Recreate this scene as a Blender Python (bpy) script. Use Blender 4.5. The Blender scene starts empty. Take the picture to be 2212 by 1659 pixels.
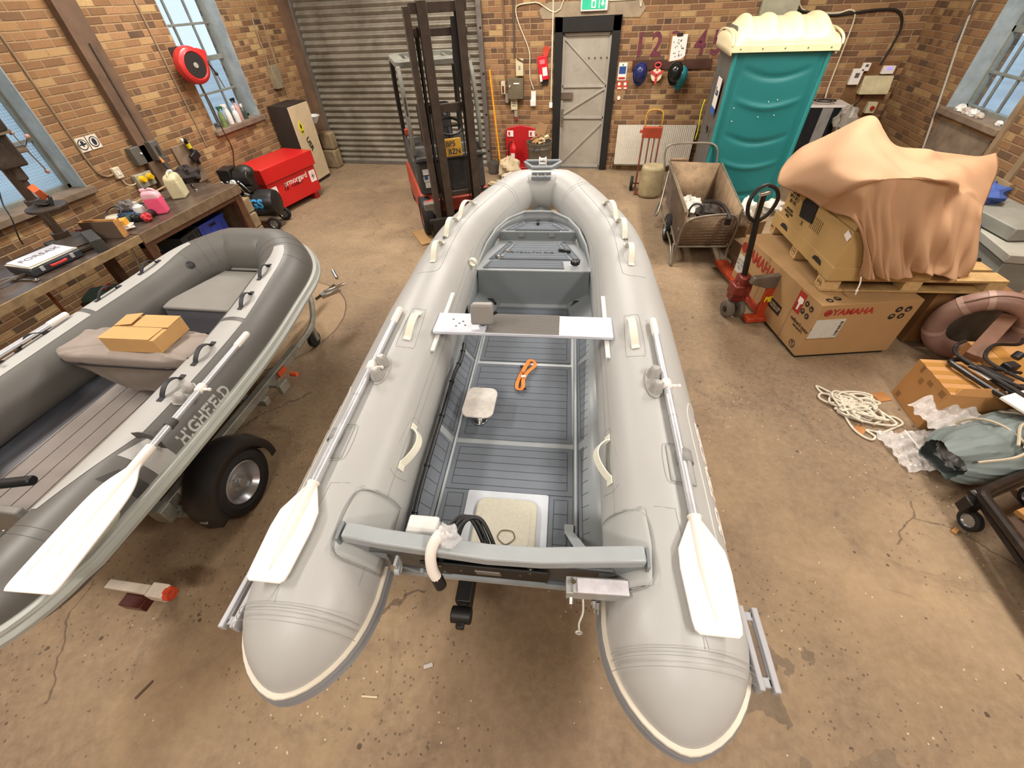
import bpy, math, random
import numpy as np
from mathutils import Vector, Matrix, Euler
random.seed(7)
PI=math.pi
C=bpy.context.scene.collection
R=math.radians
V3=lambda p:Vector((float(p[0]),float(p[1]),float(p[2])))
# ---------------------------------------------------------------- colour + materials
def lin(h):
    if isinstance(h,str):
        h=h.lstrip('#'); c=[int(h[i:i+2],16)/255 for i in (0,2,4)]
    else: c=[x/255 for x in h]
    return tuple([(x/12.92 if x<=.04045 else ((x+.055)/1.055)**2.4) for x in c]+[1.0])
MATS={}
class NT:
    def __init__(s,name):
        s.m=bpy.data.materials.new(name); s.m.use_nodes=True; s.t=s.m.node_tree; s.n=s.t.nodes; s.b=s.n['Principled BSDF']; s.out=s.n['Material Output']
    def new(s,ty,**k):
        n=s.n.new(ty)
        for a,v in k.items(): setattr(n,a,v)
        return n
    def link(s,a,b): s.t.links.new(a,b)
    def put(s,sock,v):
        if hasattr(v,'links') or hasattr(v,'is_output'): s.link(v,sock)
        else: sock.default_value=v
    def math(s,op,a,b=None,c=None,clamp=False):
        n=s.new('ShaderNodeMath',operation=op); n.use_clamp=clamp
        s.put(n.inputs[0],a)
        if b is not None: s.put(n.inputs[1],b)
        if c is not None: s.put(n.inputs[2],c)
        return n.outputs[0]
    def mix(s,f,a,b,ty='MIX'):
        n=s.new('ShaderNodeMix',data_type='RGBA',blend_type=ty)
        s.put(n.inputs[0],f); s.put(n.inputs[6],a); s.put(n.inputs[7],b)
        return n.outputs[2]
    def noise(s,scale,detail=3,rough=.55,vec=None,dist=0):
        n=s.new('ShaderNodeTexNoise'); n.inputs['Scale'].default_value=scale; n.inputs['Detail'].default_value=detail
        n.inputs['Roughness'].default_value=rough; n.inputs['Distortion'].default_value=dist
        if vec is not None: s.link(vec,n.inputs['Vector'])
        return n.outputs['Fac']
    def ramp(s,f,stops,interp='LINEAR'):
        n=s.new('ShaderNodeValToRGB'); cr=n.color_ramp; cr.interpolation=interp
        while len(cr.elements)<len(stops): cr.elements.new(.5)
        for e,(p,c) in zip(cr.elements,stops): e.position=p; e.color=c if len(c)==4 else tuple(c)+(1,)
        s.link(f,n.inputs[0]); return n.outputs[0]
    def pos(s,obj=False):
        if obj: return s.new('ShaderNodeTexCoord').outputs['Object']
        return s.new('ShaderNodeNewGeometry').outputs['Position']
    def bump(s,h,strength=.3,dist=.01):
        n=s.new('ShaderNodeBump'); n.inputs['Strength'].default_value=strength; n.inputs['Distance'].default_value=dist
        s.link(h,n.inputs['Height']); s.link(n.outputs[0],s.b.inputs['Normal'])
def mat(name,col,rough=.5,metal=0.,var=.12,scale=6,bump=0,bscale=60,dirt=None,dirt_amt=.4,coat=0,spec=.5,wear=None,emit=None):
    """Procedural paint / plastic / metal: base colour broken up by noise, optional grime and fine bump."""
    if name in MATS: return MATS[name]
    t=NT(name); base=lin(col); vec=t.pos(True)
    n1=t.noise(scale,4,.6,vec)
    dk=tuple(max(0,x*(1-var*1.6)) for x in base[:3])+(1,); lt=tuple(min(1,x*(1+var)) for x in base[:3])+(1,)
    colr=t.ramp(n1,[(.3,dk),(.7,lt)])
    if dirt:
        f=t.ramp(t.noise(scale*1.7,6,.7,vec,.4),[(.52,(0,0,0,1)),(.72,(1,1,1,1))])
        f2=t.math('MULTIPLY',f,dirt_amt)
        colr=t.mix(f2,colr,lin(dirt))
    t.link(colr,t.b.inputs['Base Color'])
    t.b.inputs['Metallic'].default_value=metal
    rr=t.math('MULTIPLY_ADD',n1,.2,rough-.1,clamp=True); t.link(rr,t.b.inputs['Roughness'])
    t.b.inputs['Coat Weight'].default_value=coat
    t.b.inputs['Specular IOR Level'].default_value=spec
    if emit: t.b.inputs['Emission Color'].default_value=lin(col); t.b.inputs['Emission Strength'].default_value=emit
    if bump: t.bump(t.noise(bscale,3,.6,vec),bump,.004)
    MATS[name]=t.m; return t.m
# ---------------------------------------------------------------- mesh builder
def frame(d,up=(0,0,1)):
    d=V3(d).normalized(); up=V3(up)
    if abs(d.dot(up))>.99: up=Vector((1,0,0))
    x=up.cross(d).normalized(); return x,d.cross(x).normalized(),d
def smoothpts(P,n=6,closed=False):
    P=[V3(p) for p in P]
    if len(P)<3: return P
    Q=[P[-1]]+P+[P[0],P[1]] if closed else [2*P[0]-P[1]]+P+[2*P[-1]-P[-2]]
    out=[]
    for i in range(1,len(Q)-2):
        p0,p1,p2,p3=Q[i-1:i+3]
        for k in range(n):
            t=k/n; out.append(.5*((2*p1)+(-p0+p2)*t+(2*p0-5*p1+4*p2-p3)*t*t+(-p0+3*p1-3*p2+p3)*t**3))
    if not closed: out.append(P[-1])
    return out
class MB:
    def __init__(s): s.v=[]; s.f=[]; s.mi=[]; s.M=Matrix.Identity(4); s.cur=0
    def at(s,loc=(0,0,0),rot=(0,0,0),sc=1): s.M=Matrix.LocRotScale(V3(loc),Euler([R(a) for a in rot]),Vector((sc,sc,sc))) ; return s
    def add(s,vs,fs):
        b=len(s.v); s.v+=[s.M@V3(p) for p in vs]; s.f+=[[b+i for i in f] for f in fs]; s.mi+=[s.cur]*len(fs); return s
    def m(s,i): s.cur=i; return s
    def box(s,c,d,rot=(0,0,0),taper=None):
        E=Euler([R(a) for a in rot]).to_matrix(); hx,hy,hz=d[0]/2,d[1]/2,d[2]/2; tx,ty=taper or (1,1)
        vs=[]
        for z in (-1,1):
            kx,ky=(tx,ty) if z>0 else (1,1)
            for x,y in ((-1,-1),(1,-1),(1,1),(-1,1)): vs.append(V3(c)+E@Vector((x*hx*kx,y*hy*ky,z*hz)))
        return s.add(vs,[[0,3,2,1],[4,5,6,7],[0,1,5,4],[1,2,6,5],[2,3,7,6],[3,0,4,7]])
    def bb(s,x0,x1,y0,y1,z0,z1): return s.box(((x0+x1)/2,(y0+y1)/2,(z0+z1)/2),(abs(x1-x0),abs(y1-y0),abs(z1-z0)))
    def cyl(s,a,b,r,r1=None,n=16,cap=True):
        a=V3(a);b=V3(b);r1=r if r1 is None else r1; x,y,d=frame(b-a); vs=[]
        for p,q in ((a,r),(b,r1)):
            for i in range(n):
                t=2*PI*i/n; vs.append(p+x*(q*math.cos(t))+y*(q*math.sin(t)))
        fs=[[i,(i+1)%n,n+(i+1)%n,n+i] for i in range(n)]
        if cap: fs+=[list(range(n))[::-1],list(range(n,2*n))]
        return s.add(vs,fs)
    def sweep(s,P,prof,closed=False,up=(0,0,1),cap=True,fixed=False,scale=None):
        """sweep a 2-D profile (list of (a,b)) along P."""
        P=[V3(p) for p in P]; n=len(P); k=len(prof); vs=[]; x=None
        for i in range(n):
            if closed: d=P[(i+1)%n]-P[i-1]
            else: d=P[min(i+1,n-1)]-P[max(i-1,0)]
            d.normalize()
            if x is None or fixed: x,y,_=frame(d,up)
            else:
                x=(x-d*x.dot(d)).normalized(); y=d.cross(x).normalized()
            q=scale[i] if scale else 1
            for a,b in prof: vs.append(P[i]+x*(a*q)+y*(b*q))
        fs=[]
        for i in range(n if closed else n-1):
            j=(i+1)%n
            for c in range(k):
                e=(c+1)%k; fs.append([i*k+c,i*k+e,j*k+e,j*k+c])
        if cap and not closed: fs+=[list(range(k))[::-1],[(n-1)*k+c for c in range(k)]]
        return s.add(vs,fs)
    def tube(s,P,r,n=8,closed=False,scale=None,cap=True):
        return s.sweep(P,[(r*math.cos(2*PI*i/n),r*math.sin(2*PI*i/n)) for i in range(n)],closed,scale=scale,cap=cap)
    def band(s,P,w,t,up=(0,0,1),closed=False):
        return s.sweep(P,[(-w/2,-t/2),(w/2,-t/2),(w/2,t/2),(-w/2,t/2)],closed,up,fixed=True)
    def prism(s,poly,o,ax,ay,h):
        """polygon in the plane (ax, ay) at o, extruded by vector h"""
        o=V3(o);ax=V3(ax);ay=V3(ay);h=V3(h);n=len(poly)
        a=[o+ax*p[0]+ay*p[1] for p in poly]; 
        return s.add(a+[p+h for p in a],[list(range(n))[::-1],list(range(n,2*n))]+[[i,(i+1)%n,n+(i+1)%n,n+i] for i in range(n)])
    def grid(s,fn,nu,nv,cu=False,cv=False):
        vs=[fn(i/(nu if cu else nu-1),j/(nv if cv else nv-1)) for i in range(nu) for j in range(nv)]
        fs=[]
        for i in range(nu if cu else nu-1):
            for j in range(nv if cv else nv-1):
                a=(i%nu)*nv+j; b=((i+1)%nu)*nv+j; c=((i+1)%nu)*nv+(j+1)%nv; d=(i%nu)*nv+(j+1)%nv
                fs.append([a,b,c,d])
        return s.add(vs,fs)
    def lathe(s,prof,o=(0,0,0),ax=(0,0,1),n=24,arc=1.0):
        o=V3(o); x,y,d=frame(ax,(0,1,0) if abs(V3(ax).normalized().y)<.9 else (0,0,1)); k=len(prof)
        full=arc>=.999; m=n if full else n+1
        vs=[]
        for i in range(m):
            t=2*PI*arc*i/n
            for r,z in prof: vs.append(o+x*(r*math.cos(t))+y*(r*math.sin(t))+d*z)
        fs=[]
        for i in range(n):
            j=(i+1)%m
            for c in range(k-1): fs.append([i*k+c,j*k+c,j*k+c+1,i*k+c+1])
        return s.add(vs,fs)
    def ball(s,c,r,n=12,sc=(1,1,1)):
        def fn(u,v):
            a=2*PI*u;b=-PI/2+PI*v
            return (c[0]+r*sc[0]*math.cos(a)*math.cos(b),c[1]+r*sc[1]*math.sin(a)*math.cos(b),c[2]+r*sc[2]*math.sin(b))
        return s.grid(fn,n,n//2+2,cu=True)
    def build(s,name,m,parent=None,bevel=0,seg=2,solid=0,sub=0,ang=35,smooth=True,offset=-1):
        me=bpy.data.meshes.new(name); me.from_pydata([tuple(p) for p in s.v],[],s.f)
        me.validate(); 
        for mm in (m if isinstance(m,(list,tuple)) else [m]): me.materials.append(mm)
        if isinstance(m,(list,tuple)) and len(me.polygons)==len(s.mi): me.polygons.foreach_set('material_index',s.mi)
        import bmesh
        b=bmesh.new(); b.from_mesh(me); bmesh.ops.remove_doubles(b,verts=b.verts,dist=1e-5)
        if not solid: bmesh.ops.recalc_face_normals(b,faces=b.faces)
        b.to_mesh(me); b.free()
        if smooth:
            me.polygons.foreach_set('use_smooth',[True]*len(me.polygons)); me.set_sharp_from_angle(angle=R(ang))
        o=bpy.data.objects.new(name,me); C.objects.link(o)
        if parent is not None: o.parent=parent
        if solid:
            q=o.modifiers.new('solid','SOLIDIFY'); q.thickness=solid; q.offset=offset
        if bevel:
            q=o.modifiers.new('bevel','BEVEL'); q.width=bevel; q.segments=seg; q.limit_method='ANGLE'; q.angle_limit=R(40); q.harden_normals=False
        if sub:
            q=o.modifiers.new('sub','SUBSURF'); q.levels=sub; q.render_levels=sub
        return o
def tag(o,label,cat,group=None,kind=None):
    if label: o['label']=label
    if cat: o['category']=cat
    if group: o['group']=group
    if kind: o['kind']=kind
    return o
def thing(name,label,cat,loc=(0,0,0),rz=0,group=None,rot=None):
    o=bpy.data.objects.new(name,None); C.objects.link(o); o.empty_display_size=.1
    o.location=loc; o.rotation_euler=(0,0,R(rz)) if rot is None else [R(a) for a in rot]
    return tag(o,label,cat,group)
def struct(o): o['kind']='structure'; return o
def copy_tree(o,parent=None):
    c=o.copy(); C.objects.link(c); c.parent=parent
    for ch in [x for x in bpy.data.objects if x.parent==o]: copy_tree(ch,c)
    return c
def text_mb(s,size,extrude=.001,sx=1.0,shear=0,bold=0.0,align='CENTER',space=1.0):
    """vertices + faces of a line of lettering in the XY plane"""
    cu=bpy.data.curves.new('lettering','FONT'); cu.body=s; cu.size=size; cu.extrude=extrude; cu.align_x=align; cu.align_y='CENTER'
    cu.offset=bold; cu.shear=shear; cu.resolution_u=3; cu.space_character=space; cu.space_line=.9
    o=bpy.data.objects.new('lettering',cu); C.objects.link(o)
    dg=bpy.context.evaluated_depsgraph_get(); dg.update()
    me=bpy.data.meshes.new_from_object(o.evaluated_get(dg))
    vs=[Vector((v.co.x*sx,v.co.y,v.co.z)) for v in me.vertices]; fs=[list(p.vertices) for p in me.polygons]
    bpy.data.objects.remove(o); bpy.data.curves.remove(cu); bpy.data.meshes.remove(me)
    return vs,fs
def lettering(s,size,o,ax,ay,m,parent,name='lettering',**k):
    """flat raised lettering at o, running along ax, its tops towards ay"""
    vs,fs=text_mb(s,size,**k); o=V3(o);ax=V3(ax).normalized();ay=V3(ay).normalized();n=ax.cross(ay)
    b=MB(); b.add([o+ax*v.x+ay*v.y+n*(v.z+.0012) for v in vs],fs)
    return b.build(name,m,parent,smooth=False)
def rrect(w,h,r,n=5,cx=0,cy=0):
    P=[]
    for (x,y,a) in ((w/2-r,h/2-r,0),(-w/2+r,h/2-r,90),(-w/2+r,-h/2+r,180),(w/2-r,-h/2+r,270)):
        for i in range(n+1):
            t=R(a+90*i/n); P.append((cx+x+r*math.cos(t),cy+y+r*math.sin(t)))
    return P
def circ(r,n=20,cx=0,cy=0): return [(cx+r*math.cos(2*PI*i/n),cy+r*math.sin(2*PI*i/n)) for i in range(n)]
# ---------------------------------------------------------------- camera (fitted to the photograph)
FPX=884.0; CAMZ=2.6
_p,_r,_y=R(43.90),R(-3.08),R(-13.87)
_F=Vector((math.sin(_y),math.cos(_y),0)); _Rt=Vector((math.cos(_y),-math.sin(_y),0)); _U=Vector((0,0,1))
_F2=_F*math.cos(_p)-_U*math.sin(_p); _U2=_U*math.cos(_p)+_F*math.sin(_p)
CR=_Rt*math.cos(_r)+_U2*math.sin(_r); CU=_U2*math.cos(_r)-_Rt*math.sin(_r)
def G(px,py,z=0.):
    """point on the horizontal plane z seen at photo pixel (px, py): used to lay things out on floor, bench and box tops"""
    d=_F2*FPX+CR*(px-1106)-CU*(py-829.5); t=(z-CAMZ)/d.z
    return Vector((0,0,CAMZ))+d*t
cam=bpy.data.cameras.new('camera'); co=bpy.data.objects.new('camera',cam); C.objects.link(co)
Mc=Matrix.Identity(3); Mc.col[0]=CR; Mc.col[1]=CU; Mc.col[2]=-_F2
co.matrix_world=Matrix.Translation((0,0,CAMZ))@Mc.to_4x4()
cam.sensor_fit='HORIZONTAL'; cam.sensor_width=36; cam.lens=36*FPX/2212; cam.clip_start=.05; cam.clip_end=200
bpy.context.scene.camera=co
# ================================================================ room
XL,XR,YB,YF,ZC=-6.0,4.2,8.85,-4.0,4.6
def brick_mat(name,axis,stops,mortar,h=.0755,w=.235,offu=0):
    t=NT(name); p=t.pos(); sp=t.new('ShaderNodeSeparateXYZ'); t.link(p,sp.inputs[0])
    U=sp.outputs[axis]; Vz=sp.outputs[2]
    wob=t.noise(1.3,2,.5,p); Vw=t.math('ADD',Vz,t.math('MULTIPLY',t.math('SUBTRACT',wob,.5),.016))
    rowf=t.math('DIVIDE',Vw,h); row=t.math('FLOOR',rowf); fv=t.math('FRACT',rowf)
    hdr=t.math('LESS_THAN',t.math('MODULO',t.math('ADD',row,600.),4.),.5)
    sc=t.math('DIVIDE',t.math('ADD',hdr,1.),w)
    uf=t.math('ADD',t.math('MULTIPLY',U,sc),t.math('MULTIPLY',t.math('MODULO',t.math('ADD',row,600.),2.),.5))
    uf=t.math('ADD',uf,t.math('MULTIPLY',t.math('SUBTRACT',t.noise(6,1,.5,p),.5),.1))
    uf=t.math('ADD',uf,100.+offu)
    col=t.math('FLOOR',uf); fu=t.math('FRACT',uf)
    cv=t.new('ShaderNodeCombineXYZ'); t.link(col,cv.inputs[0]); t.link(row,cv.inputs[1])
    wn=t.new('ShaderNodeTexWhiteNoise',noise_dimensions='2D'); t.link(cv.outputs[0],wn.inputs['Vector'])
    base=t.ramp(wn.outputs['Value'],stops,'CONSTANT')
    # joint mask
    du=t.math('DIVIDE',t.math('MINIMUM',fu,t.math('SUBTRACT',1.,fu)),sc); dv=t.math('MULTIPLY',t.math('MINIMUM',fv,t.math('SUBTRACT',1.,fv)),h)
    edge=t.math('MINIMUM',du,dv); edge=t.math('ADD',edge,t.math('MULTIPLY',t.math('SUBTRACT',t.noise(35,3,.6,p),.5),.009))
    jm=t.new('ShaderNodeMapRange'); jm.inputs[1].default_value=.0045; jm.inputs[2].default_value=.0085; t.link(edge,jm.inputs[0]); jm=jm.outputs[0]
    big=t.noise(.8,4,.6,p); fine=t.noise(45,4,.65,p)
    c=t.mix(t.math('MULTIPLY',t.ramp(fine,[(.35,(0,0,0,1)),(.75,(1,1,1,1))]),.35),base,lin('#4b3524'))
    c=t.mix(t.math('MULTIPLY',t.ramp(big,[(.35,(0,0,0,1)),(.65,(1,1,1,1))]),.45),c,stops[2][1] if len(stops)>2 else base)
    c=t.mix(jm,lin(mortar),c)
    smear=t.ramp(t.noise(2.6,5,.7,p),[(.55,(0,0,0,1)),(.7,(1,1,1,1))])
    c=t.mix(t.math('MULTIPLY',smear,.35),c,lin(mortar))
    t.link(c,t.b.inputs['Base Color']); t.b.inputs['Roughness'].default_value=.9; t.b.inputs['Specular IOR Level'].default_value=.2
    hh=t.math('ADD',t.math('MULTIPLY',jm,.7),t.math('MULTIPLY',fine,.35)); t.bump(hh,.75,.012)
    MATS[name]=t.m; return t.m
S=lambda *a:[(i/len(a),lin(c)) for i,c in enumerate(a)]
brL=brick_mat('brick left wall',1,S('#93704f','#7a5c42','#9b7550','#634c3b','#a6825a','#7c5f48','#b8966a','#6c523e','#957152','#54443a','#a57e5b','#866447','#bd9f70','#74573f'),'#9f8463')
brR=brick_mat('brick right wall',1,S('#8a6646','#7c5b42','#96724e','#634a3a','#a38459','#73553f','#866244','#a98a60','#58463a','#8d694a'),'#927658',offu=.3)
brB=brick_mat('brick back wall',0,S('#8b694d','#76573f','#946f50','#624a3a','#a37f5a','#7d5e46','#9b774f','#59463a','#bb9c6b','#86634a','#6f523d','#b08a60'),'#a38867',offu=.1)
# concrete floor
t=NT('concrete floor'); p=t.pos(); n1=t.noise(.55,5,.6,p,.3); n2=t.noise(3.2,6,.7,p,.6); n3=t.noise(22,5,.7,p)
c=t.ramp(n1,[(.3,lin('#76634f')),(.5,lin('#8e785e')),(.72,lin('#a88f6e'))])
c=t.mix(t.math('MULTIPLY',t.ramp(n2,[(.45,(0,0,0,1)),(.68,(1,1,1,1))]),.5),c,lin('#6f5c4b'))
c=t.mix(t.math('MULTIPLY',t.ramp(t.noise(1.1,6,.75,p,1.2),[(.56,(0,0,0,1)),(.63,(1,1,1,1))]),.35),c,lin('#5b4d42'))
c=t.mix(t.math('MULTIPLY',t.ramp(n3,[(.4,(0,0,0,1)),(.75,(1,1,1,1))]),.35),c,lin('#b39c7e'))
vo=t.new('ShaderNodeTexVoronoi',feature='F1'); vo.inputs['Scale'].default_value=7; vo.inputs['Randomness'].default_value=1; t.link(p,vo.inputs['Vector'])
spk=t.math('MULTIPLY',t.math('LESS_THAN',t.math('ADD',vo.outputs['Distance'],t.math('MULTIPLY',n3,.1)),.13),t.math('GREATER_THAN',n2,.5))
c=t.mix(t.math('MULTIPLY',spk,.75),c,lin('#3c3129'))
vo2=t.new('ShaderNodeTexVoronoi',feature='F1'); vo2.inputs['Scale'].default_value=19; t.link(p,vo2.inputs['Vector'])
spk2=t.math('MULTIPLY',t.math('LESS_THAN',vo2.outputs['Distance'],.09),t.math('GREATER_THAN',t.noise(1.9,3,.6,p),.52))
c=t.mix(t.math('MULTIPLY',spk2,.7),c,lin('#d8c6a8'))
vo3=t.new('ShaderNodeTexVoronoi',feature='F1'); vo3.inputs['Scale'].default_value=27; t.link(p,vo3.inputs['Vector'])
spk3=t.math('MULTIPLY',t.math('LESS_THAN',vo3.outputs['Distance'],.17),t.math('GREATER_THAN',t.noise(.8,4,.7,p),.5))
c=t.mix(t.math('MULTIPLY',spk3,.55),c,lin('#3d322a'))
ck=t.new('ShaderNodeTexVoronoi',feature='DISTANCE_TO_EDGE'); ck.inputs['Scale'].default_value=.42
dv=t.new('ShaderNodeVectorMath',operation='ADD'); nz=t.new('ShaderNodeTexNoise'); nz.inputs['Scale'].default_value=2.2; nz.inputs['Detail'].default_value=6; t.link(p,nz.inputs['Vector'])
sc_=t.new('ShaderNodeVectorMath',operation='SCALE'); sc_.inputs['Scale'].default_value=.35; t.link(nz.outputs['Color'],sc_.inputs[0]); t.link(p,dv.inputs[0]); t.link(sc_.outputs[0],dv.inputs[1]); t.link(dv.outputs[0],ck.inputs['Vector'])
crk=t.math('MULTIPLY',t.math('LESS_THAN',ck.outputs['Distance'],.0022),t.math('GREATER_THAN',t.noise(.9,3,.6,p),.56))
c=t.mix(t.math('MULTIPLY',crk,.6),c,lin('#4c3e33'))
# round recessed patch beside the small boat's trailer, and an oil stained strip
sp=t.new('ShaderNodeSeparateXYZ'); t.link(p,sp.inputs[0])
def dist2(cx,cy,wob):
    a=t.math('POWER',t.math('SUBTRACT',sp.outputs[0],cx),2.); b=t.math('POWER',t.math('SUBTRACT',sp.outputs[1],cy),2.)
    return t.math('ADD',t.math('SQRT',t.math('ADD',a,b)),t.math('MULTIPLY',t.math('SUBTRACT',t.noise(4,3,.6,p),.5),wob))
dd=dist2(-3.65,3.15,.03); ins=t.math('LESS_THAN',dd,.92)
c=t.mix(t.math('MULTIPLY',ins,.28),c,lin('#c2a27c'))
ring=t.math('LESS_THAN',t.math('ABSOLUTE',t.math('SUBTRACT',dd,.92)),.007); c=t.mix(t.math('MULTIPLY',ring,.75),c,lin('#4a3b2f'))
oil=t.math('LESS_THAN',dist2(1.05,.75,.9),.16); c=t.mix(t.math('MULTIPLY',oil,.45),c,lin('#44403a'))
oil=t.math('LESS_THAN',dist2(1.45,.3,.8),.2); c=t.mix(t.math('MULTIPLY',oil,.3),c,lin('#44403a'))
t.link(c,t.b.inputs['Base Color']); t.link(t.math('MULTIPLY_ADD',n2,.25,.6),t.b.inputs['Roughness']); t.b.inputs['Specular IOR Level'].default_value=.3
t.bump(t.math('ADD',n3,t.math('MULTIPLY',n2,.6)),.35,.01); MATS['floor']=t.m
FL=t.m
plaster=mat('ceiling paint','#c8c1b4',.8,var=.08)
struct(MB().bb(XL-.35,XR+.35,YF-.35,YB+.35,-.2,0).build('floor',FL,smooth=False))
struct(MB().bb(XL-.35,XR+.35,YF-.35,YB+.35,ZC,ZC+.2).build('ceiling',plaster,smooth=False))
def wall(name,axis,c0,c1,a0,a1,z1,holes,m,extra=None):
    """wall slab between c0..c1 across, a0..a1 along, holes = (a,b,z0,z1)"""
    b=MB(); xs=sorted({a0,a1,*[h[0] for h in holes],*[h[1] for h in holes]}); zs=sorted({0,z1,*[h[2] for h in holes],*[h[3] for h in holes]})
    for i in range(len(xs)-1):
        for j in range(len(zs)-1):
            mx,mz=(xs[i]+xs[i+1])/2,(zs[j]+zs[j+1])/2
            if any(h[0]<mx<h[1] and h[2]<mz<h[3] for h in holes): continue
            if axis=='x': b.bb(xs[i],xs[i+1],c0,c1,zs[j],zs[j+1])
            else: b.bb(c0,c1,xs[i],xs[i+1],zs[j],zs[j+1])
    if extra: extra(b)
    return struct(b.build(name,m,smooth=False))
W2=(6.16,7.24,1.2,3.7); W1=(2.55,3.95,1.11,3.6); W3=(6.22,7.36,1.27,3.4)
dark=mat('sooty brick pilaster','#6b5340',.9,var=.2,scale=4,bump=.5,bscale=30,dirt='#4a3b30')
wall('wall_left','y',XL-.35,XL,YF,YB,ZC,[W1,W2],brL)
struct(MB().bb(XL,XL+.09,4.76,5.03,0,ZC).build('trim_1',dark,smooth=False))
wall('wall_right','y',XR,XR+.35,YF,YB,ZC,[W3],brR)
DX0,DX1,DZ=-1.03,-.17,2.08       # personnel door opening
RX0,RX1,RZ=-5.86,-2.42,4.0       # roller door opening
wall('wall_back','x',YB,YB+.35,XL-.35,XR+.35,ZC,[(DX0,DX1,0,DZ),(RX0,RX1,0,RZ)],brB)
wall('wall_rear','x',YF-.35,YF,XL-.35,XR+.35,ZC,[],brB)
struct(MB().bb(XL+.0,RX0+.03,YB-.16,YB,0,ZC).build('trim_2',dark,smooth=False))
lintel=mat('concrete render','#9a8a72',.9,var=.15,bump=.4,bscale=30)
struct(MB().prism([(-1.35,0),(-1.4,.11),(-1.25,.2),(.2,.19),(.27,.08),(.2,-.02)],(0,YB,2.235),(1,0,0),(0,0,1),(0,-.012,0)).build('trim_3',lintel,smooth=False))
struct(MB().box((-6.0+.012,5.42,.95),(.024,.34,.5)).build('trim_4',mat('grey cement patch','#85705a',.9,var=.15,bump=.4,bscale=25),smooth=False))
MATL=mat('old stone block','#8f7c5d',.9,var=.2,bump=.5,bscale=25)
struct(MB().box((-5.78,YB-.24,.17),(.3,.24,.34)).box((-5.77,YB-.22,.5),(.27,.2,.31)).build('trim_5',MATL,bevel=.03))
# ---- windows
glass=NT('window glass'); tr=glass.new('ShaderNodeBsdfTransparent'); gl=glass.new('ShaderNodeBsdfGlossy'); gl.inputs['Roughness'].default_value=.08
mx=glass.new('ShaderNodeMixShader'); mx.inputs[0].default_value=.07; tr.inputs['Color'].default_value=(.93,.97,1,1)
glass.link(tr.outputs[0],mx.inputs[1]); glass.link(gl.outputs[0],mx.inputs[2]); glass.link(mx.outputs[0],glass.out.inputs['Surface']); GLS=glass.m
wg=NT('wired window glass'); p=wg.pos(); sp=wg.new('ShaderNodeSeparateXYZ'); wg.link(p,sp.inputs[0])
gy=wg.math('LESS_THAN',wg.math('FRACT',wg.math('DIVIDE',sp.outputs[1],.028)),.14); gz=wg.math('LESS_THAN',wg.math('FRACT',wg.math('DIVIDE',sp.outputs[2],.028)),.14)
gm=wg.math('MAXIMUM',gy,gz); tr=wg.new('ShaderNodeBsdfTransparent'); tr.inputs['Color'].default_value=(.9,.96,1,1); df=wg.new('ShaderNodeBsdfDiffuse'); df.inputs['Color'].default_value=lin('#9aa8ae')
mx=wg.new('ShaderNodeMixShader'); wg.link(wg.math('MULTIPLY_ADD',gm,.45,.05),mx.inputs[0]); wg.link(tr.outputs[0],mx.inputs[1]); wg.link(df.outputs[0],mx.inputs[2]); wg.link(mx.outputs[0],wg.out.inputs['Surface']); WGL=wg.m
frm=mat('grey window steel','#7d8078',.6,var=.15,dirt='#5b4c3c'); jamb=mat('painted window reveal','#9aa3a4',.8,var=.15,dirt='#7d7a70'); sillm=mat('dusty sill','#7c6a58',.9,var=.2,bump=.3)
def window(n,wallx,inx,W,cols,zs,gm):
    a0,a1,z0,z1=W; s=1 if inx>0 else -1     # inx: direction into the room
    xf=wallx-s*.24
    b=MB(); b.bb(xf-.03,xf+.03,a0,a0+.05,z0,z1).bb(xf-.03,xf+.03,a1-.05,a1,z0,z1).bb(xf-.03,xf+.03,a0,a1,z0,z0+.05).bb(xf-.03,xf+.03,a0,a1,z1-.05,z1)
    for k in range(1,cols): y=a0+(a1-a0)*k/cols; b.bb(xf-.015,xf+.015,y-.014,y+.014,z0,z1)
    for k,z in enumerate(zs): h=.03 if k%2 else .014; b.bb(xf-.02-(.01 if k%2 else 0),xf+.02,a0,a1,z-h,z+h)
    o=struct(b.build('window_%d'%n,frm,bevel=.004))
    for i in range(cols):
        zz=[z0]+zs+[z1]
        for j in range(len(zz)-1):
            MB().bb(xf-.003,xf+.003,a0+(a1-a0)*i/cols+.014,a0+(a1-a0)*(i+1)/cols-.014,zz[j]+.014,zz[j+1]-.014).build('pane',gm,o,smooth=False)
    q=MB().bb(wallx-s*.21,wallx,a1-.012,a1,z0,z1).bb(wallx-s*.21,wallx,a0,a0+.012,z0,z1).bb(wallx-s*.21,wallx,a0,a1,z1-.012,z1).build('reveal',jamb,o,smooth=False)
    MB().bb(wallx-s*.21,wallx+s*.06,a0-.05,a1+.05,z0-.06,z0+.012).build('sill',sillm,o,bevel=.01)
    return o
window(1,XL,1,W1,3,[1.62,2.1,2.6,3.1],WGL)
window(2,XL,1,W2,3,[1.62,2.02,2.42,2.85,3.3],GLS)
window(3,XR,-1,W3,4,[1.65,2.05,2.5,2.95],GLS)
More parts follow.
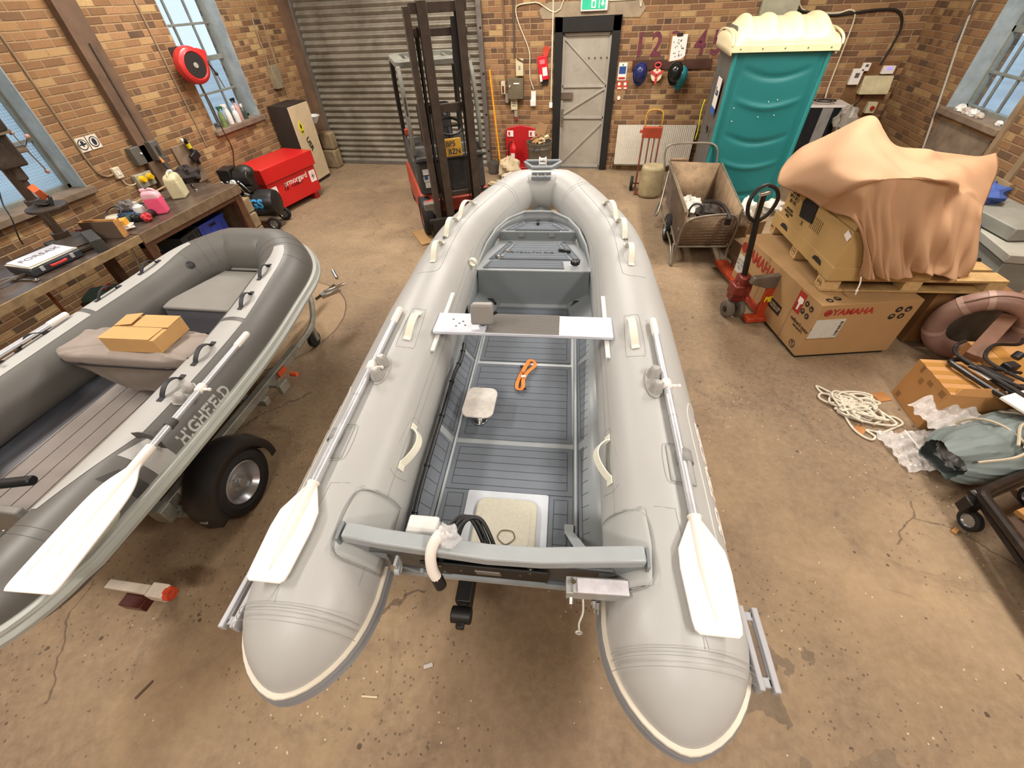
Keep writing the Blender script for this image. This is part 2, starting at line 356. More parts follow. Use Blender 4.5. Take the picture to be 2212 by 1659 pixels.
# ---- roller door
rol=NT('galvanised shutter'); p=rol.pos(); sp=rol.new('ShaderNodeSeparateXYZ'); rol.link(p,sp.inputs[0]); 
n=rol.noise(2.2,5,.65,p,.5); c=rol.ramp(n,[(.3,lin('#6b6355')),(.55,lin('#8b8475')),(.75,lin('#a39b8b'))]); rol.link(c,rol.b.inputs['Base Color']); rol.b.inputs['Metallic'].default_value=.35; rol.b.inputs['Roughness'].default_value=.5
b=MB(); P=[]; pitch=.103; z=.03
while z<RZ:
    for k in range(8):
        a=k/8; P.append((z+a*pitch, .022*math.sin(a*2*PI)+(.012 if a>.85 else 0)))
    z+=pitch
vs=[];fs=[]
for i,(z,d) in enumerate(P): vs+=[(RX0-.02,YB+.05-d,z),(RX1+.02,YB+.05-d,z)]
fs=[[2*i,2*i+1,2*i+3,2*i+2] for i in range(len(P)-1)]
b.add(vs,fs); o=struct(b.build('door_1',rol.m,ang=60))
gal=mat('galvanised guide','#77716a',.5,.4,var=.15,dirt='#5a4a3c')
g=MB()
for x in (RX0-.02,RX1+.0): g.bb(x-.03,x+.06,YB-.05,YB+.06,0,ZC-.1)
g.build('guide_rail',gal,o,bevel=.006)
g=MB()
for x in (RX0+.01,RX1+.03):
    for k in range(6): g.cyl((x,YB-.055,.3+k*.62),(x,YB-.045,.3+k*.62),.018,n=10)
g.build('bolt',mat('dark bolt','#2b2826',.5,.5),o)
MB().bb(RX0,RX1,YB,YB+.06,0,.06).build('bottom_rail',gal,o,bevel=.005)
# ---- personnel door
dframe=mat('black door frame','#15130f',.6,var=.2); dgrey=mat('grey painted steel door','#a39b8d',.55,var=.06,scale=3,dirt='#7d6f5e',dirt_amt=.35)
b=MB(); b.bb(DX0-.1,DX0+.03,YB-.05,YB+.2,0,DZ+.17).bb(DX1-.03,DX1+.1,YB-.05,YB+.2,0,DZ+.17).bb(DX0-.1,DX1+.1,YB-.05,YB+.2,DZ-.02,DZ+.17)
d=struct(b.build('door_2',dframe,bevel=.006))
leaf=MB().bb(DX0+.03,DX1-.03,YB+.04,YB+.08,.03,DZ-.02).build('leaf',dgrey,d,bevel=.004)
b=MB(); x0,x1=DX0+.05,DX1-.05
for z in (.05,.86,1.33,2.03): b.bb(x0,x1,YB+.015,YB+.045,z-.018,z+.018)
for x in (x0,x1): b.bb(x-.018,x+.018,YB+.015,YB+.045,.05,2.03)
def bar(p,q): b.band([(p[0],YB+.03,p[1]),(q[0],YB+.03,q[1])],.03,.028,up=(0,1,0))
bar((x0,2.0),(x1,1.36)); bar((x0,.9),(x1,1.31)); bar((x0,.08),(x1,.8))
b.build('door_brace',mat('grey door steel angle','#aaa396',.5,var=.08),d)
MB().bb(DX0+.02,DX0+.24,YB-.0,YB+.03,1.14,1.24).build('lock_plate',mat('worn wood plate','#6a594a',.8,var=.2),d,bevel=.004)
b=MB(); b.bb(DX0+.05,DX0+.085,YB+.0,YB+.03,.72,.99); b.tube([(DX0+.07,YB+.01,.9),(DX0+.07,YB-.05,.9),(DX0+.1,YB-.055,.88),(DX0+.09,YB-.05,.78)],.008); b.build('door_handle',mat('chrome','#b8b6b2',.25,.9),d)
b=MB()
for k in range(4): b.cyl((-.55+k*.1,YB+.02,1.72),(-.55+k*.1,YB+.042,1.72),.01,n=8)
b.build('bolt',MATS['dark bolt'],d)
# ---- outside: yard and sky seen through the windows
struct(MB().bb(-30,30,-20,34,-.5,-.25).build('ground',mat('wet yard','#a9b4b8',.5,var=.15,scale=.6),smooth=False))
w=bpy.data.worlds.new('sky'); bpy.context.scene.world=w; w.use_nodes=True
nt=w.node_tree; bg=nt.nodes['Background']; tc=nt.nodes.new('ShaderNodeTexCoord'); sx=nt.nodes.new('ShaderNodeSeparateXYZ'); cr=nt.nodes.new('ShaderNodeValToRGB')
nt.links.new(tc.outputs['Generated'],sx.inputs[0]); nt.links.new(sx.outputs[2],cr.inputs[0]); nt.links.new(cr.outputs[0],bg.inputs[0])
cr.color_ramp.elements[0].color=(.80,.90,1,1); cr.color_ramp.elements[1].color=(.72,.85,1,1); bg.inputs[1].default_value=1.5
# ---- lamps: long battens under the ceiling
lampm=mat('lamp diffuser','#fff4e0',.5,var=0,emit=6.0); lampb=mat('lamp body','#d8d8d4',.5)
def batten(x,y,ln,label,P,rz=0):
    t=thing('ceiling_light',label,'ceiling light',(x,y,ZC-.02),rz,'batten lights under the ceiling')
    MB().bb(-ln/2,ln/2,-.09,.09,-.07,0).build('lamp_housing',lampb,t,bevel=.01)
    MB().bb(-ln/2+.03,ln/2-.03,-.07,.07,-.1,-.07).build('diffuser',lampm,t,bevel=.01)
    l=bpy.data.lights.new('lamp','AREA'); l.shape='RECTANGLE'; l.size=ln; l.size_y=.5; l.energy=P; l.color=(1,.94,.87)
    o=bpy.data.objects.new('lamp',l); C.objects.link(o); o.location=(x,y,ZC-.16); o.rotation_euler=(0,0,R(rz))
batten(-4.2,5.6,2.2,'batten light above the workbench end and shutter','' or 230,90)
batten(-4.2,.6,2.2,'batten light above the small dark dinghy',200,90)
batten(2.6,4.6,2.2,'batten light above the draped boxes and trolley',260,90)
batten(2.6,-.4,2.2,'batten light above the empty floor on the right',200,90)
batten(-.9,6.4,2.2,'batten light between forklift and door',230,0)
batten(-.8,-2.4,2.2,'batten light behind the viewpoint',160,0)
sc=bpy.context.scene; sc.view_settings.view_transform='Standard'; sc.view_settings.look='None'; sc.view_settings.gamma=1; sc.view_settings.use_curve_mapping=False; sc.view_settings.exposure=-.22
sc.cycles.max_bounces=6; sc.cycles.diffuse_bounces=3; sc.cycles.glossy_bounces=3; sc.cycles.transparent_max_bounces=12; sc.cycles.use_denoising=True; sc.cycles.sample_clamp_indirect=4
# ================================================================ inflatable boats
def crs(P,n=10):
    P=np.array(P,float);out=[];Q=np.vstack([2*P[0]-P[1],P,2*P[-1]-P[-2]])
    for i in range(1,len(Q)-2):
        p0,p1,p2,p3=Q[i-1:i+3]
        for k in range(n):
            t=k/n; out.append(.5*((2*p1)+(-p0+p2)*t+(2*p0-5*p1+4*p2-p3)*t*t+(-p0+3*p1-3*p2+p3)*t**3))
    out.append(P[-1]); return np.array(out)
class Tube:
    """inflated collar in the boat's own frame: x across, y forward, z up; t runs along the tube from its stern end"""
    def __init__(s,us,vs,L,vb,zf,rf):
        K=[c for c in crs([(u,v) for u,v in zip(us,vs)]+[(L,vb),(L,-vb)]) if c[1]>=0]; K.append(np.array((K[-1][0],0.)))
        K=np.array(K); d=np.concatenate([[0],np.cumsum(np.linalg.norm(np.diff(K,axis=0),axis=1))]); k=np.concatenate([[True],np.diff(d)>1e-6])
        s.C=K[k]; s.d=d[k]; s.S=s.d[-1]; s.zf=zf; s.rf=rf
    def ctr(s,t):
        q=max(0,min(s.S,t)); return float(np.interp(q,s.d,s.C[:,0]))+(t if t<0 else 0),float(np.interp(q,s.d,s.C[:,1]))
    def fr(s,t,side):
        e=.03
        if t+e>s.S: a=s.ctr(s.S-e); b=(a[0],-a[1])
        else: a=s.ctr(t-e); b=s.ctr(t+e)
        T=Vector((b[0]-a[0],b[1]-a[1])).normalized(); u,v=s.ctr(t)
        return Vector((v*side,u,s.zf(u))),Vector((T.x*side,-T.y,0)),Vector((T.y*side,T.x,0))
    def pt(s,t,th,side=1,dr=0.,k=1.):
        c,n,T=s.fr(t,side); r=(s.rf(s.ctr(t)[0])+dr)*k; a=R(th)
        return c+n*(r*math.cos(a))+Vector((0,0,r*math.sin(a)))
    def nrm(s,t,th,side): c,n,T=s.fr(t,side); a=R(th); return (n*math.cos(a)+Vector((0,0,math.sin(a)))).normalized()
    def skin(s,mb,cone=.295,tip=-.035,n=40,k0=.02):
        ts=[]
        N=14
        for i in range(N): q=i/N; ts.append((tip+(cone-tip)*(1-math.cos(q*PI/2)),None))
        M=60; ts+=[(cone+(s.S-cone)*i/M,1) for i in range(M+1)]
        ring=[]
        for side in (-1,1):
            rr=[]
            for t,q in ts:
                k=1. if q else max(k0,(1-(1-(t-tip)/(cone-tip))**2)**.6)
                rr.append([s.pt(t,360*j/n,side,0,k) if side>0 else s.pt(t,360*j/n,side,0,k) for j in range(n)])
            ring.append(rr)
        rings=ring[0]+[ [r[j] for j in range(n)] for r in ring[1][::-1][1:]]
        vs=[p for r in rings for p in r]; fs=[]
        for i in range(len(rings)-1):
            for j in range(n): fs.append([i*n+j,i*n+(j+1)%n,(i+1)*n+(j+1)%n,(i+1)*n+j])
        fs+=[list(range(n)),[(len(rings)-1)*n+j for j in range(n)]]
        mb.add(vs,fs); return mb
    def patch(s,mb,t0,t1,h0,h1,side,dr=.0015,nt=20,nh=8,fh=None):
        """panel lying on the tube; h0, h1 may be functions of 0..1"""
        f=lambda h,q:h(q) if callable(h) else h
        mb.grid(lambda a,b:s.pt(t0+(t1-t0)*a,f(h0,a)+(f(h1,a)-f(h0,a))*b,side,dr),nt,nh); return mb
    def line(s,mb,pts,side,r=.0016,dr=.0,closed=False,sm=4):
        P=smoothpts([(a,b,0) for a,b in pts],sm,closed) if sm>1 else [Vector((a,b,0)) for a,b in pts]
        mb.tube([s.pt(p.x,p.y,side,dr) for p in P],r,6,closed); return mb
    def write(s,txt,size,t0,th0,side,m,parent,ahead=1,name='lettering',sx=1.,flip=1,**k):
        """lettering wrapped on the tube: reads along t (ahead=+1 towards the bow), tops towards smaller angle if flip>0"""
        vs,fs=text_mb(txt,size,sx=sx,**k); r=s.rf(s.ctr(t0)[0]); b=MB()
        b.add([s.pt(t0+ahead*v.x,th0+flip*math.degrees(v.y/r),side,.0015+v.z) for v in vs],fs); return b.build(name,m,parent,smooth=False)
    def handle(s,t0,t1,th,side,h,w,m,parent,name='grab_handle',thick=.006,skew=0):
        N=14;vs=[];mb=MB();P=[];
        base=s.nrm((t0+t1)/2,th,side); c,n,T=s.fr((t0+t1)/2,side); W=T.cross(base).normalized()
        for i in range(N+1):
            a=i/N; hh=h*math.sin(PI*a)**.8; P.append(s.pt(t0+(t1-t0)*a,th+skew*(a-.5),side,.004)+base*hh)
        for i,p in enumerate(P):
            d=(P[min(i+1,N)]-P[max(i-1,0)]).normalized(); nn=W.cross(d).normalized()
            vs+=[p-W*w/2-nn*thick/2,p+W*w/2-nn*thick/2,p+W*w/2+nn*thick/2,p-W*w/2+nn*thick/2]
        fs=[[i*4+j,i*4+(j+1)%4,i*4+4+(j+1)%4,i*4+4+j] for i in range(N) for j in range(4)]+[[0,1,2,3],[N*4+3,N*4+2,N*4+1,N*4]]
        mb.add(vs,fs)
        # stitched feet
        for q,dq in ((t0,.03 if t0>t1 else -.03),(t1,-.03 if t0>t1 else .03)):
            mb.add([s.pt(q+dq*a,th,side,.003)+W*(w/2*b_) for a,b_ in ((-.3,-1),(1,-1),(1,1),(-.3,1))]+[s.pt(q+dq*a,th,side,.007)+W*(w/2*b_) for a,b_ in ((-.3,-1),(1,-1),(1,1),(-.3,1))],[[0,1,2,3],[4,5,6,7],[0,1,5,4],[1,2,6,5],[2,3,7,6],[3,0,4,7]])
        return mb.build(name,m,parent,ang=50)
T1=Tube([0,1.2,2.3,3.1,3.7,4.15],[.69,.708,.698,.656,.467,.245],4.215,.12,lambda u:.849+.149*u/4+.085*max(0,u/4)**3,lambda u:.246-.062*max(0,(u-2)/2.4))
T2=Tube([0,.9,1.7,2.3,2.75,3.03],[.665,.66,.622,.55,.475,.252],3.06,.12,lambda u:.793-.051*u/4+.324*max(0,u/4)**3,lambda u:.195+.025*max(0,(u-1.)/2.))
m_tube=mat('light grey tube fabric','#b0b0ad',.42,var=.025,scale=2,spec=.45,bump=.05,bscale=300)
m_seam=mat('darker seam grey','#929390',.6,var=.02)  # seam and patch outlines, slightly darker grey than the tube
m_patch=mat('light grey glued patch','#a9aaa7',.5,var=.02)
m_strk=mat('mid grey rubbing strake','#7f8082',.5,var=.05)
m_pipe=mat('cream piping','#d9cfbd',.5,var=.03)
m_web=mat('cream webbing','#e6e4d2',.7,var=.04,bump=.15,bscale=400)
m_hull=mat('grey painted aluminium','#7c8285',.38,var=.04,scale=3,spec=.5)
m_hulll=mat('pale grey painted aluminium','#a0a6a8',.35,var=.04)
m_mat=mat('slate foam deck','#697078',.75,var=.06,scale=5,bump=.15,bscale=200)
m_grv=mat('dark groove','#3f454b',.8,var=.02)
m_alu=mat('brushed aluminium','#d8dbe0',.32,.55,var=.05,scale=12)
m_ss=mat('polished steel','#c9c9c6',.18,1.,var=.03)
m_blk=mat('black plastic','#1a1a1b',.45,var=.1)
m_wht=mat('white plastic','#efe7de',.5,var=.03,spec=.3)
m_whg=mat('off white plastic','#d9d9d4',.45,var=.03)
m_clr=mat('smoky clear plastic','#a8a6a2',.3,var=.05)
def quad_mat(mb,A,B,Cc,D,nl,z_up=.008,inset=.03,lw=.004,border=True,ends=(.06,.94)):
    """foam panel with corners A(aft in) B(aft out) C(fwd out) D(fwd in), cross grooves between the long edges A-D and B-C"""
    A,B,Cc,D=[V3(p) for p in (A,B,Cc,D)]; n=((B-A).cross(D-A)).normalized(); n=n if n.z>0 else -n; up=n*z_up
    L=lambda s,t:(A*(1-s)+B*s)*(1-t)+(D*(1-s)+Cc*s)*t
    a=[L(0,0),L(1,0),L(1,1),L(0,1)]
    mb.m(0).add([p for p in a]+[p+up for p in a],[[4,5,6,7],[0,1,5,4],[1,2,6,5],[2,3,7,6],[3,0,4,7]])
    w=(B-A).length; h=(D-A).length; iw=inset/w; ih=inset/h; e=n*.0006
    def ln(p,q,wd=lw):
        d=(q-p).normalized(); s=n.cross(d)*(wd/2); mb.m(1).add([p-s+up+e,q-s+up+e,q+s+up+e,p+s+up+e],[[0,1,2,3]])
    if border:
        c=[L(iw,ih),L(1-iw,ih),L(1-iw,1-ih),L(iw,1-ih)]
        for i in range(4): ln(c[i],c[(i+1)%4])
    for k in range(nl):
        t=ih+(1-2*ih)*(k+1)/(nl+1); ln(L(iw,t),L(1-iw,t))
    return mb
# ---------------------------------------------------------------- the big grey boat
bt=thing('inflatable_boat','large pale grey inflatable boat with open slate deck filling the middle of the workshop','boat',(-.239,.189,0),math.degrees(.097))
T1.skin(MB()).build('tube',m_tube,bt,ang=60)
s=MB()
for sd in (-1,1):
    for t in (.135,.165,.185): T1.line(s,[(t+.0*math.sin(a*.1),h) for a,h in enumerate(range(20,166,6))],sd,.0011,0)
    for t0,t1,a,b in ((3.95,2.33,104,64),):
        T1.line(s,[(t0+.1,78),(t0,101),(3.5,105),(3.1,105),(2.75,105),(2.42,104),(2.35,98),(2.33,84),(2.34,66)],sd,.0014)
    T1.line(s,[(1.9,96),(1.9,108),(1.88,112),(1.58,116),(1.55,112),(1.54,98),(1.57,92),(1.86,92)],sd,.0012,0,True)
    T1.line(s,[(.97,66),(.97,86),(.94,92),(.8,92),(.77,86),(.77,66)],sd,.0014)
    T1.line(s,[(.95,140),(1.12,147),(1.12,165)],sd,.001); T1.line(s,[(.8,140),(.78,150),(.8,168)],sd,.0012)
    T1.line(s,[(.19,80),(.3,84),(.62,88),(.66,95),(.68,150)],sd,.0011); T1.line(s,[(.3,84),(.29,160)],sd,.0013)
    T1.line(s,[(q/10,148) for q in range(3,30,2)],sd,.0011); T1.line(s,[(q/10,157) for q in range(11,40,2)],sd,.0014)
    for t in (3.92,3.96): T1.line(s,[(t,h) for h in range(40,176,8)],sd,.0013)
s.build('seam',m_seam,bt)
# rubbing strake round tube, cone and inner side
def strake(T,mb,prof,h_out=-2,h_in=182,tin=.42,cone=.295,tip=-.035,tmax=None,off=0):
    tmax=tmax or T.S
    P=[]
    path=[]
    for sd in (-1,1):
        seq=[]
        ts=np.linspace(tmax,cone,46)
        for t in ts: seq.append((T.pt(t,h_out,sd,off),T.fr(t,sd)[1]))
        N=20; c0=T.fr(cone,sd)
        for i in range(1,N):
            a=i/N*PI; 
            # round the cone in plan
            t=tip+(cone-tip)*(1-math.sin(a)); k=max(0.,1-(1-(t-tip)/(cone-tip))**2)**.6
            c,n,Tn=T.fr(t,sd); r=(T.rf(T.ctr(t)[0]))*k+off
            sg=1 if a<PI/2 else -1
            dirn=(n*math.cos(a)-Tn*math.sin(a)*1.0).normalized()
            seq.append((c+n*(sg*r)-Tn*(off*(1 if k<.3 else 0))+Vector((0,0,0)),dirn))
        for t in np.linspace(cone,tin,10): seq.append((T.pt(t,h_in,sd,off),-T.fr(t,sd)[1]))
        path.append(seq)
    full=path[0][::-1]+path[1][1:]
    vs=[];k=len(prof)
    for p,n in full:
        n=Vector((n.x,n.y,0)).normalized()
        for a,b in prof: vs.append(p+n*a+Vector((0,0,b)))
    fs=[[i*k+c,i*k+(c+1)%k,(i+1)*k+(c+1)%k,(i+1)*k+c] for i in range(len(full)-1) for c in range(k)]
    fs+=[list(range(k)),[(len(full)-1)*k+c for c in range(k)]]
    return mb.add(vs,fs)
strake(T1,MB(),[(-.01,-.055),(.014,-.05),(.026,-.035),(.016,-.02),(.012,-.008),(.022,.004),(.014,.016),(-.01,.018)]).build('rubbing_strake',m_strk,bt,ang=50)
strake(T1,MB(),[(-.012,.016),(.012,.017),(.015,.022),(.012,.028),(-.012,.028)]).build('piping',m_pipe,bt)
# welded shoes where the transom sits on the tubes
for sd in (-1,1):
    q=T1.patch(MB(),.37,.66,lambda q:112+6*abs(q-.5),lambda q:172,sd,.004,14,14).build('transom_patch',m_patch,bt,solid=.004,offset=1)
    T1.line(MB(),[(.37,172),(.36,150),(.36,125),(.39,114),(.45,111),(.58,112),(.65,120),(.67,150),(.67,172)],sd,.0025,.006).build('patch_edge',m_seam,q)
for sd in (-1,1):
    for a,c in ((3.46,3.2),(3.13,2.87),(2.73,2.49)): T1.handle(a,c,87,sd,.075,.038,m_web,bt)
    T1.handle(1.84,1.63,103,sd,.05,.042,m_web,bt); T1.handle(1.06,.85,152,sd,.07,.036,m_web,bt)
    b=MB(); q=2.84; c=T1.pt(q,86,sd,.006); b.tube([T1.pt(q-.02,83,sd,.006),T1.pt(q-.03,86,sd,.006),T1.pt(q-.02,89,sd,.006),T1.pt(q+.02,88,sd,.006),T1.pt(q+.02,84,sd,.006)],.0035,6,True); b.box(c,(.03,.012,.006)); b.build('d_ring',m_ss,bt)
    # oarlock pad
    b=MB(); T1.patch(b,1.23,1.44,lambda q:90-9*math.sin(PI*min(1,max(0,q)))**.4,lambda q:90+9*math.sin(PI*min(1,max(0,q)))**.4,sd,.004,16,8); b.build('oarlock_pad',m_clr,bt,solid=.004,offset=1)
    for q in (1.385,1.285):
        p=T1.pt(q,88,sd,.006); n=T1.nrm(q,88,sd); b=MB(); b.lathe([(.0,.06),(.016,.058),(.026,.046),(.03,.02),(.036,.0)],p,n,16)
        for k in range(8):
            a=2*PI*k/8; x,y,_=frame(n); b.cyl(p+(x*math.cos(a)+y*math.sin(a))*.03,p+(x*math.cos(a)+y*math.sin(a))*.022+n*.05,.007,.004,6)
        b.build('oarlock_knob',m_clr,bt)
    b=MB(); b.band([T1.pt(.9,h,sd,.006+.045*max(0,1-abs(h-73)/9)**.5) for h in np.linspace(60,86,13)],.055,.005,up=T1.fr(.9,sd)[2].cross(Vector((0,0,1)))); 
    # thwart track on each tube shoulder
    b2=MB(); c0,c1=T1.pt(1.6,140,sd,.01),T1.pt(2.2,140,sd,.01); b2.band([c0,(c0+c1)/2+Vector((0,0,.002)),c1],.028,.016); b2.build('seat_track',m_whg,bt,bevel=.004)
T1.patch(MB(),.78,.96,62,88,-1,.003,6,10).build('oar_strap_pad',m_patch,bt,solid=.002,offset=1)
T1.patch(MB(),.78,.96,62,88,1,.003,6,10).build('oar_strap_pad',m_patch,bt,solid=.002,offset=1)
# lettering box on the starboard (and port) outer side
for sd,ah in ((1,1),(-1,-1)):
    b=MB(); T1.line(b,[(.5,10),(.51,40),(.56,49),(.8,50),(1.15,51),(1.24,47),(1.3,36),(1.25,8),(.9,7),(.6,7)],sd,.0022,0,True,3); b.build('lettering_outline',m_wht,bt)
    T1.write('3D TENDER',.105,.89,30,sd,m_wht,bt,ahead=ah,sx=1.05,flip=1 if False else (1 if True else -1),bold=.0015,shear=.2,extrude=.0008)
# stern line eyes (grab bars) on the outer side of each cone
for sd in (-1,1):
    b=MB(); c=T1.pt(.27,8,sd,.0); n=T1.nrm(.27,5,sd); f=Vector((0,1,0))
    P=[c-f*.1,c-f*.1+n*.045,c-f*.08+n*.055,c+f*.08+n*.055,c+f*.1+n*.045,c+f*.1]
    b.band(smoothpts(P,4),.03,.016,up=(0,0,1)); b.box(c+n*.004,(.02,.26,.06)); b.box(c+n*.055,(.022,.26,.035)); b.build('stern_grab_bar',mat('pale grey moulded plastic','#a7a7aa',.4,var=.03),bt,bevel=.006)
# small lanyard loop on the port tube
b=MB(); p=T1.pt(2.69,155,-1,.0); n=T1.nrm(2.69,150,-1); b.lathe([(.032,-.014),(.036,-.008),(.036,.008),(.032,.014),(.026,.014),(.026,-.014),(.032,-.014)],p+n*.03,(.4,.9,.1),18); b.build('rope_guide',m_web,bt)
# ---- aluminium hull
b=MB(); st=[(.64,.50,.44),(1.2,.52,.38),(2.2,.51,.40),(3.0,.47,.48),(3.5,.36,.62),(3.85,.16,.86),(3.98,.03,1.0)]
b.grid(lambda a,c:(lambda S:(S[1]*(2*c-1),S[0],S[2]+(max(.6,T1.zf(S[0])-.2)-S[2])*abs(2*c-1)**.9))([np.interp(a*6,range(7),[q[i] for q in st]) for i in range(3)]),25,17)
b.build('hull',m_hull,bt,ang=25)
z0=.655
b=MB(); b.prism([(-.49,.49),(.49,.49),(.49,2.8),(-.49,2.8)],(0,0,z0-.03),(1,0,0),(0,1,0),(0,0,.03)); b.build('deck',m_hulll,bt)
for sd in (-1,1):
    b=MB(); b.add([(sd*.345,.49,z0),(sd*.35,2.8,z0),(sd*.36,2.8,z0+.022),(sd*.375,2.8,z0),(sd*.37,.49,z0),(sd*.358,.49,z0+.022)],[[0,1,2,5],[5,2,3,4]])
    b.add([(sd*.365,.49,z0+.004),(sd*.37,2.8,z0+.004),(sd*.53,2.8,z0+.11),(sd*.53,.49,z0+.11)],[[0,1,2,3]]); b.build('deck_stringer',m_hulll,bt,solid=.004)
M2=[m_mat,m_grv]
def fm(A,B,Cc,D,nl,nm='deck_mat',**k): return quad_mat(MB(),A,B,Cc,D,nl,**k).build(nm,M2,bt,smooth=False)
fm((-.335,2.02,z0),(.325,2.02,z0),(.325,2.72,z0),(-.335,2.72,z0),9)
fm((-.345,1.30,z0),(.335,1.30,z0),(.33,1.98,z0),(-.34,1.98,z0),9)
b=MB(); quad_mat(b,(-.35,.95,z0),(.34,.95,z0),(.34,1.26,z0),(-.35,1.26,z0),4)
quad_mat(b,(-.34,.5,z0),(-.215,.5,z0),(-.215,.945,z0),(-.35,.945,z0),4,inset=.022); quad_mat(b,(.22,.5,z0),(.33,.5,z0),(.34,.945,z0),(.22,.945,z0),4,inset=.022); b.build('deck_mat',M2,bt,smooth=False)
for sd in (-1,1):
    z1,z2=z0+.006,z0+.07
    for ua,ub,ua2,ub2,n in ((2.03,2.66,2.1,2.7,7),(1.30,1.99,1.36,2.05,9),(.5,1.25,.5,1.31,9)):
        fm((sd*.375,ua,z1),(sd*.478,ua2,z2),(sd*.478,ub2,z2),(sd*.375,ub,z1),n,nm='side_mat',inset=.02)
# hatch in the deck
hp=MB().prism(rrect(.43,.43,.01,2),(0,.73,z0),(1,0,0),(0,1,0),(0,0,.012)).build('hatch_frame',mat('pale painted plate','#c3c8cf',.35,var=.04),bt)
lid=MB().prism(rrect(.315,.30,.05),(.005,.745,z0+.012),(1,0,0),(0,1,0),(0,0,.028)).build('hatch_lid',mat('speckled beige plastic','#b9b5a4',.5,var=.05,scale=60,bump=.1),bt,bevel=.012,seg=3)
MB().prism(rrect(.25,.22,.035),(.005,.745,z0+.04),(1,0,0),(0,1,0),(0,0,.002)).build('lid_panel',MATS['speckled beige plastic'],lid)
b=MB(); P=[(-.04,.0),(-.036,.025),(-.02,.04),(.02,.04),(.036,.025),(.04,.0),(.0,-.03)]; P=[(p.x,p.y) for p in smoothpts([(a,c,0) for a,c in P],4,True)]
b.tube([(.02+x,.675+y,z0+.043) for x,y in P],.004,6,True); b.build('lid_latch',m_ss,lid)
# ---- bow lockers
zt=.97
b=MB(); b.prism([(-.468,2.78),(.468,2.78),(.452,2.92),(.42,3.12),(.36,3.33),(-.36,3.33),(-.42,3.12),(-.452,2.92)],(0,0,zt-.012),(1,0,0),(0,1,0),(0,0,.012)); b.build('locker_top',m_hulll,bt,bevel=.003)
b=MB(); b.add([(-.45,2.785,zt-.01),(.45,2.785,zt-.01),(.46,2.785,.76),(.33,2.79,.63),(-.27,2.79,.63),(-.46,2.785,.76)],[[0,1,2,3,4,5]]); b.build('locker_front',m_hull,bt,solid=.006,smooth=False)
fm((-.41,2.81,zt),(.25,2.81,zt),(.24,2.93,zt),(-.36,2.93,zt),2,nm='locker_mat',inset=.015)
q=MB(); quad_mat(q,(-.29,2.955,zt),(.30,2.955,zt),(.19,3.26,zt),(-.185,3.26,zt),5,inset=.02,z_up=.014); q.build('locker_lid',M2,bt,smooth=False)
for sd in (-1,1): fm((sd*.32,2.96,zt),(sd*.38,2.96,zt),(sd*.245,3.3,zt),(sd*.21,3.26,zt),4,nm='locker_mat',inset=.012)
lettering('STEALTH RIB',.042,(-.02,3.06,zt+.016),(1,0,0),(0,1,0),m_grv,bt,sx=1.5,extrude=.0003)
b=MB(); b.box((.25,3.088,zt+.02),(.1,.022,.022),rot=(0,0,-8)).box((.22,3.09,zt+.03),(.05,.016,.014),rot=(0,0,-8)); b.build('rubber_latch',m_blk,bt,bevel=.005)
for x,y,r in ((-.235,3.08,-30),(-.30,2.98,-30)):
    b=MB(); b.box((x,y,zt+.018),(.07,.03,.006),rot=(0,0,r)).cyl((x-.008,y+.014,zt+.022),(x+.008,y-.014,zt+.022),.006,n=8); b.build('hinge',m_ss,bt)
b=MB(); b.lathe([(.036,0),(.036,.03),(.03,.034)],(.335,2.84,zt),(0,0,1),20); b.build('filler_neck',m_alu,bt)
b=MB(); b.lathe([(.0,.028),(.03,.026),(.034,.02),(.036,.0)],(.335,2.84,zt+.034),(0,0,1),20)
for k in range(6): a=2*PI*k/6; b.box((.335+.03*math.cos(a),2.84+.03*math.sin(a),zt+.05),(.014,.014,.028),rot=(0,0,math.degrees(a)))
b.build('filler_cap',m_blk,bt,bevel=.002)
z3=1.055
b=MB(); b.add([(-.345,3.325,z3),(.345,3.325,z3),(.345,3.33,zt-.01),(-.345,3.33,zt-.01)],[[0,1,2,3]]); b.build('step_front',m_hull,bt,solid=.004,smooth=False)
b=MB(); b.prism([(-.35,3.32),(.35,3.32),(.27,3.45),(.13,3.57),(-.13,3.57),(-.27,3.45)],(0,0,z3-.012),(1,0,0),(0,1,0),(0,0,.012)); b.build('bow_step',m_hulll,bt,bevel=.003)
q=MB(); quad_mat(q,(-.2,3.335,z3),(.2,3.335,z3),(.1,3.46,z3),(-.1,3.46,z3),2,inset=.015,z_up=.012)
for sd in (-1,1): quad_mat(q,(sd*.215,3.34,z3),(sd*.28,3.34,z3),(sd*.15,3.52,z3),(sd*.12,3.46,z3),2,inset=.01)
quad_mat(q,(-.11,3.475,z3),(.11,3.475,z3),(.13,3.545,z3),(-.13,3.545,z3),1,inset=.012); q.build('step_mat',M2,bt,smooth=False)
b=MB(); b.box((.0,3.45,z3+.02),(.022,.05,.03)).box((0,3.475,z3+.036),(.045,.012,.008)); b.build('cleat',m_blk,bt,bevel=.004)
for x in (-.14,.13):
    b=MB(); b.box((x,3.322,z3-.018),(.05,.01,.02)).box((x,3.318,z3-.045),(.045,.012,.02)).cyl((x-.025,3.316,z3-.03),(x+.025,3.316,z3-.03),.005,n=8); b.build('hinge',m_ss,bt)
